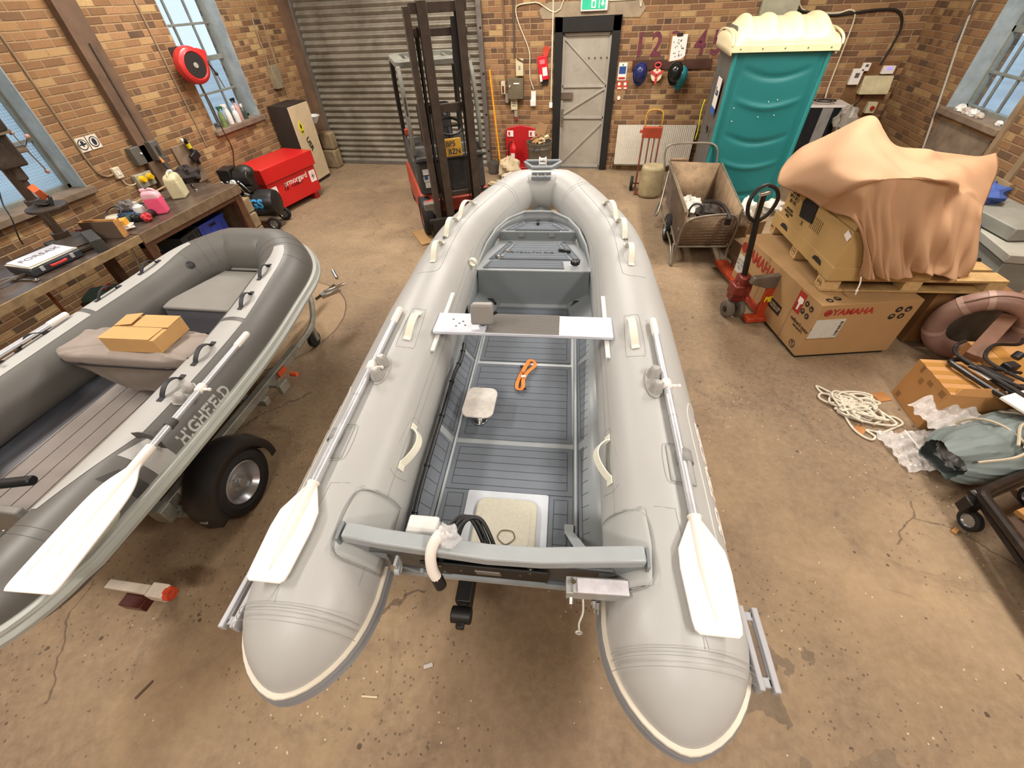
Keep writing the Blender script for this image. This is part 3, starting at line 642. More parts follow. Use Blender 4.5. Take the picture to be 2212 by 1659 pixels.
# gunwale flange and inner shell round the bow
FLg=[(.49,2.45,.84),(.475,2.70,.93),(.455,2.9,.99),(.42,3.1,1.045),(.36,3.3,1.085),(.27,3.45,1.115),(.13,3.57,1.13),(0,3.575,1.131)]
full=[(-x,y,z) for x,y,z in FLg]+[p for p in FLg[::-1][1:]]
low=[(x*.985,y-.02 if abs(x)<.4 else y,(.66 if y<2.78 else zt if y<3.3 else z3)-.05) for x,y,z in full]
dens=lambda Q:[V3(Q[i])*(1-k/3)+V3(Q[i+1])*(k/3) for i in range(len(Q)-1) for k in range(3)]+[V3(Q[-1])]
F_,Lw=dens(full),dens(low)
b=MB(); b.add(F_+Lw,[[i,i+1,len(F_)+i+1,len(F_)+i] for i in range(len(F_)-1)]); b.build('inner_shell',m_hull,bt,solid=.004,ang=30)
b=MB(); b.tube(F_,.011,8); b.build('gunwale',m_hulll,bt)
b=MB(); b.add([(0,3.56,1.06),(.27,3.42,1.04),(.40,3.6,.95),(.0,4.12,1.0),(-.40,3.6,.95),(-.27,3.42,1.04)],[[0,1,2,3],[0,3,4,5]]); b.build('fore_panel',m_hull,bt,smooth=False)
# floor drains / tie-down eyes at the locker corners
for x in (-.36,.37):
    b=MB(); b.tube([(x-.04,2.74,z0+.03),(x-.02,2.75,z0+.055),(x+.02,2.75,z0+.055),(x+.04,2.74,z0+.03)],.01,8); b.box((x,2.74,z0+.02),(.1,.03,.012)); b.build('tie_down_eye',m_blk,bt)
# ---- transom
zc=1.075
b=MB(); b.prism([(-.5,-.38),(-.3,-.46),(.3,-.46),(.5,-.38),(.5,-.1),(.46,0),(-.46,0),(-.5,-.1)],(0,.41,zc),(1,0,0),(0,-.24,.97),(0,.04,0)); b.build('transom',mat('dark grey transom','#4c4e50',.5,var=.08),bt,bevel=.004)
b=MB(); CP=[(-.56,.452,1.118),(-.42,.445,1.10),(0,.43,zc+.006),(.2,.435,zc+.006),(.42,.45,1.10),(.57,.458,1.118)]
b.band([V3(p) for p in CP],.062,.055); b.build('transom_cap',m_hulll,bt,bevel=.008)
for sd in (-1,1):
    b=MB(); b.prism([(0,0),(.16,0),(.16,-.16)],(sd*.575,.425,1.1),(-sd,0,0),(0,0,1),(0,.008,0)); b.prism([(0,0),(.16,0),(.16,-.14)],(sd*.575,.475,1.1),(-sd,0,0),(0,0,1),(0,.008,0)); b.box((sd*.578,.452,1.10),(.012,.075,.06)); b.build('transom_knee',m_hull,bt,bevel=.003)
b=MB(); b.prism([(-.02,0),(.02,0),(.02,-.07),(0,-.09),(-.02,-.07)],(-.355,.385,1.06),(0,1,0),(0,0,1),(.012,0,0)); b.lathe([(.012,-.01),(.022,-.01),(.022,.01),(.012,.01),(.012,-.01)],(-.35,.375,1.0),(1,0,0),14); b.build('towing_eye',m_hulll,bt,bevel=.003)
b=MB(); b.box((-.02,.435,.90),(.5,.012,.26),rot=(14,0,0)); b.build('transom_plate',mat('black rubber sheet','#1d1b19',.6,var=.1),bt,bevel=.01)
MB().box((-.01,.422,.92),(.1,.004,.08),rot=(14,0,0)).build('builder_plate',mat('dull grey plate','#8d8b86',.5,.3),bt)
for x,z in ((-.19,1.0),(-.12,.93),(.16,1.02),(.12,.95),(-.2,.86)):
    b=MB(); yy=.43+(zc-z)*.24-.025; b.cyl((x,yy+.01,z),(x,yy-.008,z),.012,n=6).cyl((x,yy-.008,z),(x,yy-.022,z),.005,n=8); b.build('bolt',m_ss,bt)
# engine bracket block on the starboard side
b=MB(); b.box((.44,.375,1.0),(.29,.06,.055),rot=(0,0,2)); b.box((.415,.37,1.035),(.19,.055,.016),rot=(0,0,2)); b.build('bracket_block',mat('raw aluminium','#b9bab8',.4,.4,var=.08,scale=20),bt,bevel=.002)
MB().box((.425,.365,1.047),(.18,.05,.008),rot=(0,0,2)).build('pad_plate',mat('scuffed white plate','#cfcbd0',.5,var=.12,scale=25),bt)
for x,z in ((.315,.98),(.4,.965),(.415,.95),(.5,.96)):
    b=MB(); b.cyl((x,.345,z),(x,.325,z-.012),.010,n=6).cyl((x,.34,z),(x,.31,z-.02),.0045,n=8); b.build('bolt',m_ss,bt)
for x,y in ((.32,.375),(.555,.385)):
    b=MB(); b.cyl((x,y,1.028),(x,y,1.045),.010,n=6); b.build('bolt',m_ss,bt)
b=MB(); b.tube(smoothpts([(.36,.345,.97),(.365,.32,.9),(.355,.3,.84),(.36,.29,.78)],5),.004,6); b.tube([(.36+.012*math.cos(a),.29,.76+.018*math.sin(a)) for a in np.linspace(0,2*PI,12)[:-1]],.004,6,True); b.build('hanging_wire',m_whg,bt)
b=MB(); b.band([(.325,.74,.68),(.35,.5,1.04)],.05,.006,up=(0,1,.3)); b.band([(.30,.76,.67),(.345,.76,.67)],.05,.02); b.build('transom_brace',m_hulll,bt,bevel=.004)
b=MB(); b.band([(-.33,.74,.68),(-.33,.5,1.0)],.05,.006,up=(0,1,.3)); b.build('transom_brace',m_hulll,bt,bevel=.004)
# fuel filter box, bagged breather and hoses
b=MB(); b.box((-.285,.535,1.0),(.12,.075,.10)); b.box((-.285,.535,1.055),(.126,.08,.02)); b.build('switch_box',m_whg,bt,bevel=.01)
b=MB(); b.tube([(-.285+.02*math.cos(a),.496,1.0+.02*math.sin(a)) for a in np.linspace(0,2*PI,18)[:-1]],.0012,5,True); b.tube([(-.35,.493,.97),(-.22,.493,.965),(-.17,.46,.97)],.0035,6); b.build('cable_tie',m_blk,bt)
b=MB(); b.tube(smoothpts([(-.155,.47,1.16),(-.185,.44,1.16),(-.205,.40,1.12),(-.205,.37,1.05),(-.19,.355,.99)],6),.021,12); b.build('breather_pipe',m_wht,bt)
b=MB(); b.tube([(-.195,.36,1.005),(-.18,.345,.955)],.023,12); b.build('black_coupling',m_blk,bt)
def crumple(mb,c,r,seed,sc=(1,1,1),n=16):
    rnd=random.Random(seed); ph=[rnd.uniform(0,6.28) for _ in range(8)]
    def fn(u,v):
        a=2*PI*u;b_=-PI/2+PI*v; k=1+.12*math.sin(5*a+ph[0]+3*b_)+.1*math.sin(7*b_+ph[1]+2*a)+.07*math.sin(11*a-5*b_+ph[2])
        return (c[0]+r*k*sc[0]*math.cos(a)*math.cos(b_),c[1]+r*k*sc[1]*math.sin(a)*math.cos(b_),c[2]+r*k*sc[2]*math.sin(b_))
    return mb.grid(fn,n,n//2+3,cu=True)
film=NT('clear film'); film.b.inputs['Base Color'].default_value=(.93,.93,.95,1); film.b.inputs['Roughness'].default_value=.12; film.b.inputs['Alpha'].default_value=.5; MATS['film']=film.m
crumple(MB(),(-.155,.46,1.13),.052,3,(.9,.8,1.15),22).build('wrapping',film.m,bt,ang=20)
b=MB()
for k,dx in enumerate((0,.022,-.02)): b.tube(smoothpts([(-.17+dx,.475,1.0),(-.14+dx,.56,1.06),(-.08+dx,.58,1.06),(-.03+dx,.53,1.0),(.0+dx,.47,.95)],6),.009,8)
b.build('fuel_hose',m_blk,bt)
b=MB(); P=smoothpts([(-.395,.53,.76),(-.43,.7,.775),(-.44,1.0,.785),(-.44,1.4,.79),(-.44,1.7,.80),(-.42,1.85,.81),(-.42,1.98,.84)],8); b.tube(P,.013,10)
for k in range(2,len(P)-2,7): b.tube([P[k]-(P[k+1]-P[k])*.15,P[k]+(P[k+1]-P[k])*.15],.017,10)
b.build('cable_conduit',m_blk,bt)
# bow chock with white roller
b=MB(); tray=[(-.185,4.44),(.165,4.44),(.175,4.40),(.08,4.22),(-.10,4.22),(-.195,4.40)]
b.tube([(x,y,1.315) for x,y in tray],.013,6,True); b.build('bow_tray_rim',m_hulll,bt,bevel=.002)
b=MB(); b.prism(tray,(0,0,1.27),(1,0,0),(0,1,0),(0,0,.01)); 
for i in range(6):
    p,q=tray[i],tray[(i+1)%6]; b.add([(p[0],p[1],1.27),(q[0],q[1],1.27),(q[0],q[1],1.315),(p[0],p[1],1.315)],[[0,1,2,3]])
b.box((-.01,4.14,1.285),(.19,.022,.02)).box((-.045,4.17,1.28),(.02,.1,.016)).box((.03,4.17,1.28),(.02,.1,.016)).box((-.01,4.07,1.262),(.19,.03,.03)).box((-.045,4.1,1.27),(.02,.08,.02)).box((.03,4.1,1.27),(.02,.08,.02)); b.build('bow_tray',m_hull,bt,bevel=.002)
b=MB(); b.lathe([(.0,-.035),(.03,-.035),(.016,-.02),(.013,0),(.016,.02),(.03,.035),(0,.035)],(-.01,4.37,1.345),(1,0,0),16); b.box((-.045,4.37,1.32),(.008,.05,.07)).box((.025,4.37,1.32),(.008,.05,.07)).box((-.01,4.33,1.32),(.06,.02,.014)); b.build('anchor_roller',m_wht,bt,bevel=.002)
# ---- thwart, display and loose items in the boat
tw=thing('thwart_seat','white plank seat with grey ribbed middle laid across the large pale grey boat','boat seat',(-.239,.189,0),math.degrees(.097))
MB().prism([(-.535,1.73),(.545,1.73),(.545,1.93),(-.535,1.93)],(0,0,1.105),(1,0,0),(0,1,0),(0,0,.022)).build('plank',mat('brushed white alloy','#d9dce6',.35,.1,var=.04,scale=10),tw,bevel=.004)
b=MB(); quad_mat(b,(-.21,1.735,1.127),(.23,1.735,1.127),(.23,1.926,1.127),(-.205,1.926,1.127),16,z_up=.004,inset=.002,lw=.003,border=False); b.build('ribbed_pad',[mat('taupe ribbed rubber','#77736d',.7,var=.05),mat('taupe rubber groove','#5d5a55',.8)],tw,smooth=False)
b=MB()
for x,y in ((-.43,1.86),(-.40,1.79),(-.365,1.84),(-.345,1.80),(-.385,1.82)): MB().cyl((x,y,1.126),(x,y,1.129),.006,n=10).build('screw_hole',mat('hole dark','#5a5a60',.6),tw)
b=MB()
for sd in (-1,1): b.box((sd*.53,1.83,1.098),(.04,.12,.022))
b.build('seat_clamp',m_whg,tw,bevel=.004)
wp=lambda v,u,z:(-.239+v*math.cos(.097)-u*math.sin(.097),.189+v*math.sin(.097)+u*math.cos(.097),z)
gp=thing('display_unit','small grey display under a moulded cover standing on the left of the plank seat','display',wp(-.232,1.80,1.128),math.degrees(.097)+2)
MB().box((0,.0,.085),(.135,.045,.125),rot=(-20,0,0)).build('cover',mat('warm grey plastic','#8f8b86',.4,var=.04),gp,bevel=.014,seg=3)
MB().box((0,.035,.13),(.12,.05,.02),rot=(-20,0,0)).build('cover_top',mat('light grey plastic','#b5b2ad',.4),gp,bevel=.008)
b=MB(); b.cyl((0,.03,0),(0,.03,.02),.03,n=14).box((0,.04,.04),(.05,.03,.06)); b.tube([(.05,.07,.04),(.08,.08,.05)],.012,8); b.build('mount',m_blk,gp,bevel=.003)
a=R(20); lettering('GARMIN',.019,(0,-.0225*math.cos(a)-.0005,.085-.0225*math.sin(a)+.004),(1,0,0),(0,math.sin(a),math.cos(a)),mat('dark print','#3c3a38',.6),gp,extrude=.0003,bold=.0004,sx=1.2)
ps=thing('swivel_seat_plate','small rounded white plate on a low steel swivel standing on the left of the deck','swivel plate',wp(-.235,1.49,.663),math.degrees(.097)-2)
MB().prism(rrect(.195,.25,.05),(0,0,.105),(1,0,0),(0,1,0),(0,0,.014)).build('top_plate',mat('scratched white plate','#d5d0c8',.4,var=.08,scale=40),ps,bevel=.004)
b=MB(); b.cyl((0,-.05,.0),(0,-.05,.02),.05,n=20).cyl((0,-.05,.02),(0,-.05,.1),.022,n=16).box((0,-.05,.095),(.1,.1,.012)); b.build('swivel',m_ss,ps,bevel=.002)
sp=thing('ratchet_strap','bright orange webbing strap folded on the boat deck','strap',wp(.01,1.85,.667),math.degrees(.097))
om=mat('orange webbing','#f08434',.75,var=.05,bump=.15,bscale=300)
b=MB()
b.band(smoothpts([(.03,.13,.01),(.0,.11,.012),(-.02,.05,.01),(-.035,-.02,.01),(-.045,-.08,.008),(-.04,-.12,.006),(-.015,-.14,.02),(.0,-.12,.03),(-.005,-.05,.026),(.015,.02,.024),(.05,.08,.02),(.065,.12,.012),(.05,.15,.02),(.02,.14,.03),(.0,.08,.028),(-.015,.02,.03)],5),.024,.003,up=(.2,.1,1))
b.build('webbing',om,sp,ang=60); MB().box((-.005,-.03,.036),(.03,.018,.006),rot=(0,0,10)).build('label_tab',m_wht,sp); MB().box((.008,-.12,.012),(.025,.015,.012)).box((-.03,.1,.012),(.02,.015,.012)).build('buckle',m_blk,sp)
# ---- oars
def oar(label,p0,p1,blade_w,blade_l,style,twist=0,grp=None,flip=1):
    """p0 grip end, p1 blade tip in world space, lying on the tube"""
    p0=V3(p0);p1=V3(p1);d=(p1-p0);Ln=d.length; t=thing('oar',label,'oar',p0,0,grp)
    x,y,z=d.normalized().cross(Vector((0,0,1))).normalized(),None,d.normalized(); up=x.cross(z).normalized()
    if up.z<0: up=-up
    t.rotation_mode='QUATERNION'; Mx=Matrix((z,x,up)).transposed(); t.rotation_quaternion=Mx.to_quaternion()
    if Mx.determinant()<0: Mx=Matrix((z,-x,up)).transposed(); t.rotation_quaternion=Mx.to_quaternion()
    r=.0175; a=Ln-blade_l
    MB().cyl((.1,0,0),(a+.03,0,0),r,n=20).build('shaft',m_alu,t)
    MB().lathe([(0,0),(.017,.002),(.021,.012),(.021,.13),(.0195,.14),(0,.14)],(0,0,0),(1,0,0),18).build('grip',m_wht,t)
    b=MB().lathe([(.0,0),(.024,0),(.026,.01),(.024,.05),(.018,.055)],(.50,0,0),(1,0,0),18); b.tube([(.53,.022,0),(.53,.05,.0)],.008,8); b.ball((.53,.06,0),.011,8); b.build('oar_collar',m_wht,t)
    b=MB().lathe([(.0,-.045),(.026,-.045),(.026,.0),(0,.0)],(a*.86,0,0),(1,0,0),18) if style else MB().lathe([(0,0),(.0195,0),(.0195,.002)],(a*.6,0,0),(1,0,0),18)
    b.build('shaft_sleeve',mat('dark grey rubber','#4a4846',.6) if style else m_alu,t)
    b=MB(); 
    if not style:
        out=[(a+.01,.018),(a+.03,.03),(a+.13,blade_w*.47),(a+.2,blade_w*.5),(Ln-.04,blade_w*.45),(Ln-.012,blade_w*.42),(Ln,blade_w*.34)]
        pl=out+[(q,-w) for q,w in out[::-1]]
        b.prism(pl,(0,0,-.005),(1,0,0),(0,1,0),(0,0,.01))
        b.lathe([(0,0),(.026,0),(.026,.008),(.022,.012),(.0225,.14),(.022,.2),(.013,.3),(.0,.4)],(a,0,0),(1,0,0),18)
    else:
        out=[(a+.02,.02),(a+.12,.03),(a+.22,blade_w*.36),(a+.34,blade_w*.46),(Ln-.1,blade_w*.5),(Ln-.03,blade_w*.5),(Ln-.005,blade_w*.46)]
        out=[(p.x,p.y) for p in smoothpts([(q,w,0) for q,w in out],4)]
        pl=out+[(q,-w) for q,w in out[::-1]]
        b.prism(pl,(0,0,-.005),(1,0,0),(0,1,0),(0,0,.01))
        b.lathe([(0,0),(.025,0),(.025,.16),(.02,.26),(.012,.5),(.0,.62)],(a,0,0),(1,0,0),18)
        for w in (-.3,.3): b.tube([(a+.28,blade_w*w*.8,.004),(Ln-.06,blade_w*w,.004)],.006,8)
    b.build('blade',m_wht,t,bevel=.003,ang=50)
    return t
oar('white bladed oar with aluminium shaft lying on the left tube of the pale grey boat',wp(-.765,1.87,1.19),wp(-.768,.24,1.128),.17,.40,0,grp='oars of the pale grey boat')
oar('white bladed oar with aluminium shaft lying on the right tube of the pale grey boat',wp(.765,1.83,1.19),wp(.765,.22,1.128),.17,.40,0,grp='oars of the pale grey boat')
# clamps holding the oars
for sd in (-1,1):
    b=MB(); c=T1.pt(.88,74,sd,0.02); x0=c.x
    P=[Vector((c.x+.03*math.cos(a)*sd,0,c.z+.004+.028*math.sin(a))) for a in np.linspace(-.2,PI+.2,12)]
    b.add([(p.x,.855,p.z) for p in P]+[(p.x,.915,p.z) for p in P],[[i,i+1,len(P)+i+1,len(P)+i] for i in range(len(P)-1)]); b.build('oar_strap',mat('grey strap','#8d8c8a',.7,var=.05),bt,solid=.004)
# ================================================================ small dark dinghy on its trailer
T2ROOT=(-2.977,.018); T2PHI=.061
b2=thing('inflatable_dinghy','dark grey inflatable dinghy with light grey top panels standing on a trailer beside the workbench','dinghy',(*T2ROOT,0),math.degrees(T2PHI))
m_dk=mat('charcoal tube fabric','#5f5d59',.45,var=.03,scale=2,spec=.45); m_lp=mat('light grey top panel','#a9a8a4',.5,var=.02); m_st=mat('pale grey thick strake','#a3a59d',.42,var=.03); m_bk2=mat('black webbing','#26262a',.6)
m_dkd=mat('dark grey hull paint','#55555a',.45,var=.05); m_gel=mat('mid grey locker moulding','#85827c',.45,var=.03); m_fl=mat('taupe deck foam','#857c76',.75,var=.05,scale=5); m_flg=mat('near black groove','#1f1c1b',.8)
T2.skin(MB(),cone=.30,tip=-.10).build('tube',m_dk,b2,ang=60)
strake(T2,MB(),[(-.01,-.045),(.02,-.045),(.045,-.03),(.048,-.008),(.03,.002),(.024,.01),(.034,.02),(.026,.034),(-.01,.038)],h_out=-4,h_in=184,tin=.30,cone=.30,tip=-.10).build('rubbing_strake',m_st,b2,ang=45)
def ell(q,c,w,e0=.0,e1=1.): # half width closing at both ends
    return c
for sd in (-1,1):
    # long aft panel, curved fore edge; fore panel near the bow
    T2.patch(MB(),.42,1.86,lambda q:66+36*(1-min(1,q/.32))**1.0,lambda q:118-6*q,sd,.0016,34,12).build('top_panel',m_lp,b2)
    T2.patch(MB(),1.9,2.86,lambda q:66+12*q,lambda q:112-14*max(0,(q-.55)/.45)**1.5,sd,.0016,26,12).build('top_panel',m_lp,b2)
    T2.patch(MB(),.74,.87,lambda q:-2,lambda q:62-14*(q-.5),sd,.0016,6,16).build('side_stripe',m_lp,b2)
    T2.patch(MB(),.60,.68,lambda q:-2,lambda q:60-14*(q-.5),sd,.0016,6,16).build('side_stripe',mat('near black panel','#3a3836',.5),b2)
    T2.write('HIGHFIELD',.10,1.15,15,sd,mat('silver lettering','#b9b8b4',.5),b2,ahead=1 if sd>0 else -1,bold=.003,sx=.88,extrude=.0006,name='lettering')
    b=MB()
    for t in (.3,.34,2.72,2.9,3.0): T2.line(b,[(t,h) for h in range(24,170,8)],sd,.001)
    b.build('seam',mat('dark seam','#494744',.6),b2)
    for a,c,h in ((1.13,1.29,84),(1.43,1.6,84),(2.01,2.17,87),(2.38,2.54,92)): T2.handle(a,c,h,sd,.05,.028,m_bk2,b2)
    b=MB(); T2.patch(b,1.1,1.28,lambda q:60-13*math.sin(PI*min(1,max(0,q)))**.4,lambda q:60+13*math.sin(PI*min(1,max(0,q)))**.4,sd,.004,14,8); b.build('oarlock_pad',m_clr,b2,solid=.004,offset=1)
    for q in (1.225,1.145):
        p=T2.pt(q,60,sd,.006); n=T2.nrm(q,60,sd); MB().lathe([(.0,.055),(.018,.052),(.027,.04),(.03,.02),(.034,.0)],p,n,16).build('oarlock_knob',m_clr,b2)
T2.patch(MB(),.18,.52,lambda q:17-15*math.sin(PI*min(1,max(0,q)))**.5,lambda q:17+15*math.sin(PI*min(1,max(0,q)))**.5,1,.003,18,8).build('grab_pad',mat('pale green grey rubber','#a6a89a',.5),b2,solid=.003,offset=1)
b=MB(); b.tube([T2.pt(q,17,1,.03+.012*math.sin(PI*(q-.2)/.3)) for q in np.linspace(.2,.5,9)],.022,10,scale=[.3,.6,.85,1,1,1,.85,.6,.3]); b.build('grab_handle',MATS['pale green grey rubber'],b2)
p=T2.pt(2.69,143,-1,.002); n=T2.nrm(2.69,143,-1); b=MB(); b.lathe([(0,.006),(.018,.006),(.022,.002),(.03,.004),(.034,0)],p,n,20); b.build('air_valve',m_blk,b2)
p=T2.pt(.52,125,1,.004); 
b=MB(); b.tube([T2.pt(.3+.025*math.cos(a),128+7*math.sin(a),1,.01) for a in np.linspace(0,2*PI,14)[:-1]],.004,6,True); b.build('d_ring',m_ss,b2)
b=MB(); b.lathe([(0,.05),(.03,.05),(.045,.03),(.05,0)],T2.pt(.62,150,-1,0),T2.nrm(.62,150,-1),18); b.build('oarlock_knob',m_whg,b2)
MB().box(T2.pt(.78,160,-1,.02),(.05,.06,.04)).build('strap_bracket',mat('grey bracket','#8d8b87',.5),b2,bevel=.006)
b=MB(); b.grid(lambda a,c:(lambda S:(S[1]*(2*c-1),S[0],S[2]+(.62-S[2])*abs(2*c-1)**.9))([np.interp(a*4,range(5),[q[i] for q in [(.35,.50,.38),(1.2,.50,.36),(2.2,.45,.42),(2.75,.25,.62),(2.95,.03,.8)]]) for i in range(3)]),19,13); b.build('hull',m_dkd,b2,ang=25)
zf=.565
MB().prism([(-.48,.38),(.48,.38),(.48,2.25),(-.48,2.25)],(0,0,zf-.03),(1,0,0),(0,1,0),(0,0,.03)).build('deck',m_dkd,b2)
b=MB()
edges=[-.43,-.385,-.26,-.135,-.01,.115,.24,.365,.42]
for i in range(len(edges)-1):
    x0,x1=edges[i]+.004,edges[i+1]-.004; b.bb(x0,x1,.42,2.1,zf,zf+.01)
b.build('deck_foam',m_fl,b2)
b=MB()
for sd in (-1,1): b.add([(sd*.43,.4,zf+.002),(sd*.43,2.1,zf+.002),(sd*.50,2.1,zf+.09),(sd*.50,.4,zf+.09)],[[0,1,2,3]])
b.build('deck_side',mat('dark blue grey side','#3d4048',.6),b2,solid=.004)
b=MB(); P=smoothpts([(.40,.7,zf+.05),(.41,.85,zf+.06),(.385,.95,zf+.06),(.41,1.05,zf+.06),(.42,1.3,zf+.06)],6); b.tube(P,.007,8); b.build('fuel_line',mat('grey hose','#a09a95',.5),b2)
# transom with outboard tiller stub
b=MB(); b.prism([(-.47,.5),(.47,.5),(.47,.93),(-.47,.93)],(0,.40,0),(1,0,0),(0,0,1),(0,.04,0)); b.build('transom',mat('grey transom board','#77756f',.5),b2,bevel=.01)
b=MB(); b.prism([(.1,0),(.28,0),(.28,.26)],(.46,.44,.6),(0,1,0),(0,0,1),(-.012,0,0)); b.prism([(.1,0),(.28,0),(.28,.26)],(-.46,.44,.6),(0,1,0),(0,0,1),(.012,0,0)); b.build('transom_brace',m_dkd,b2,bevel=.003)
b=MB(); b.cyl((-.16,.52,.84),(.25,.6,.86),.022,n=14).cyl((.1,.57,.853),(.27,.606,.862),.027,n=14); b.box((-.2,.45,.85),(.14,.12,.16)); b.build('outboard_tiller',m_blk,b2,bevel=.008)
# bow locker
b=MB(); b.add([(-.34,2.17,.62),(.34,2.17,.62),(.34,2.2,.82),(-.34,2.2,.82),(-.2,2.8,.62),(.2,2.8,.62),(.2,2.8,.82),(-.2,2.8,.82)],[[0,1,2,3],[4,7,6,5],[0,3,7,4],[1,5,6,2]]); b.build('locker_box',m_dkd,b2,bevel=.01)
MB().prism([(-.33,2.19),(.34,2.19),(.36,2.3),(.19,2.80),(-.19,2.80),(-.35,2.3)],(0,0,.822),(1,0,0),(0,1,0),(0,0,.03)).build('locker_lid',m_gel,b2,bevel=.012,seg=3)
MB().prism([(-.24,2.83),(.24,2.83),(.16,2.95),(-.16,2.95)],(0,0,.835),(1,0,0),(0,1,0),(0,0,.02)).build('bow_plate',m_gel,b2,bevel=.006)
MB().box((.02,2.86,.865),(.08,.02,.012)).build('latch',m_blk,b2,bevel=.004)
w2=lambda v,u,z:(T2ROOT[0]+v*math.cos(T2PHI)-u*math.sin(T2PHI),T2ROOT[1]+v*math.sin(T2PHI)+u*math.cos(T2PHI),z)
# seat with padded bag, and the box on it
sb=thing('seat_bag','crumpled taupe fabric bag seat with black piping laid across the dark dinghy','seat bag',w2(.08,1.57,.955),math.degrees(T2PHI)+1)
tp=mat('taupe bag fabric','#8f847b',.85,var=.06,scale=8,bump=.5,bscale=14)
rnd=random.Random(5)
def cush(u,v):
    a=2*PI*u; x=.50*math.copysign(abs(math.cos(a))**.35,math.cos(a)); y=.16*math.copysign(abs(math.sin(a))**.35,math.sin(a)); z=[-.035,-.02,.0,.03,.045,.05,.05][min(6,int(v*6.01))]; k=[.97,1,1,1,.96,.6,0][min(6,int(v*6.01))]
    return (x*k,y*k+.0,z+.008*math.sin(a*9+v*4)*k+.006*math.sin(x*19))
MB().grid(cush,72,7,cu=True).build('cushion',tp,sb,sub=1)
def bagf(u,v):
    a=2*PI*u; k=1-.42*v+.02*math.sin(a*7+v*5); x=.5*math.copysign(abs(math.cos(a))**.4,math.cos(a)); y=.15*math.copysign(abs(math.sin(a))**.4,math.sin(a))
    return (x*k+.05*v,y*(1-.1*v)*1.0+.02*v+.008*math.sin(a*11+v*7),-.035-.27*v)
MB().grid(bagf,72,9,cu=True).build('hanging_bag',tp,sb)
b=MB(); b.tube([(.505*math.copysign(abs(math.cos(a))**.35,math.cos(a)),.165*math.copysign(abs(math.sin(a))**.35,math.sin(a)),-.03) for a in np.linspace(0,2*PI,60)[:-1]],.006,6,True); b.build('piping',m_blk,sb)
b=MB(); b.band(smoothpts([(.48,-.1,.03),(.52,-.08,.0),(.53,.04,-.01),(.49,.12,.03)],5),.02,.006); b.build('carry_strap',m_blk,sb)
cb=thing('cardboard_box','opened flat cardboard box with torn flaps lying on the seat bag in the dinghy','cardboard box',w2(.205,1.60,1.007),math.degrees(T2PHI)+2)
kr=mat('kraft cardboard','#c49a62',.8,var=.05,scale=5,bump=.1,bscale=120); krd=mat('dark cardboard joint','#6b4f30',.9)  # plain kraft, and a darker brown for flap gaps and panel joints
MB().box((0,0,.05),(.38,.26,.10),rot=(0,0,0)).build('carton',kr,cb,bevel=.002)
b=MB(); b.box((-.02,-.065,.104),(.36,.13,.004),rot=(-1.5,0,0)).box((.06,.068,.105),(.26,.128,.004),rot=(1.5,0,0)).box((-.14,.07,.112),(.13,.12,.004),rot=(2,-6,3)); b.build('flap',kr,cb)
b=MB(); b.box((.02,.0,.103),(.34,.008,.002)).box((-.07,.07,.105),(.006,.12,.002)); b.build('flap_gap',krd,cb)
oar('white bladed oar with silver shaft clipped along the near tube of the dark dinghy',w2(.80,1.76,.985),w2(.905,.10,.94),.23,.72,1,grp=None)
oar('white bladed oar lying on the far tube of the dark dinghy, by the workbench',w2(-.65,1.80,1.03),w2(-.72,.14,1.02),.23,.72,1,grp=None)
b=MB(); c=T2.pt(.86,49,1,.05); b.band([T2.pt(.86,h,1,.01+.05*max(0,1-abs(h-50)/16)**.5) for h in range(30,72,5)],.045,.004,up=(0,1,0)); b.build('oar_strap',mat('charcoal strap','#4f4d4a',.7),b2)
# ---------------------------------------------------------------- trailers
gv=mat('galvanised trailer steel','#8f8c80',.45,.35,var=.15,scale=9,dirt='#6c6250'); tyre=mat('tyre rubber','#1d1c1b',.75,var=.15,bump=.2,bscale=80); rim=mat('silver wheel rim','#a9a9ab',.3,.7,var=.06)
def wheel(parent,c,ax,r=.245,w=.15,name='wheel'):
    c=V3(c); ax=V3(ax).normalized(); t=MB(); h=w/2
    t.lathe([(r*.6,-h*.75),(r*.72,-h),(r*.9,-h*.95),(r*.985,-h*.7),(r,-h*.35),(r,h*.35),(r*.985,h*.7),(r*.9,h*.95),(r*.72,h),(r*.6,h*.75),(r*.6,-h*.75)],c,ax,36); o=t.build(name,tyre,parent)
    b=MB(); b.lathe([(r*.61,h*.8),(r*.58,h*.86),(r*.56,h*.7),(r*.5,h*.45),(r*.46,.1*h),(r*.3,.25*h),(r*.26,.35*h),(0,.35*h)],c,ax,36); b.lathe([(r*.61,-h*.8),(r*.5,-h*.3),(0,-h*.3)],c,ax,36)
    x,y,d=frame(ax)
    for k in range(4): a=2*PI*k/4+.4; q=c+(x*math.cos(a)+y*math.sin(a))*r*.22; b.cyl(q+d*h*.3,q+d*h*.5,.012,n=6)
    b.cyl(c+d*h*.3,c+d*h*.75,r*.13,n=16); b.build('rim',rim,o)
    return o
tl=thing('boat_trailer','galvanised boat trailer with black mudguard and silver wheel under the dark dinghy','trailer',(*T2ROOT,0),math.degrees(T2PHI))
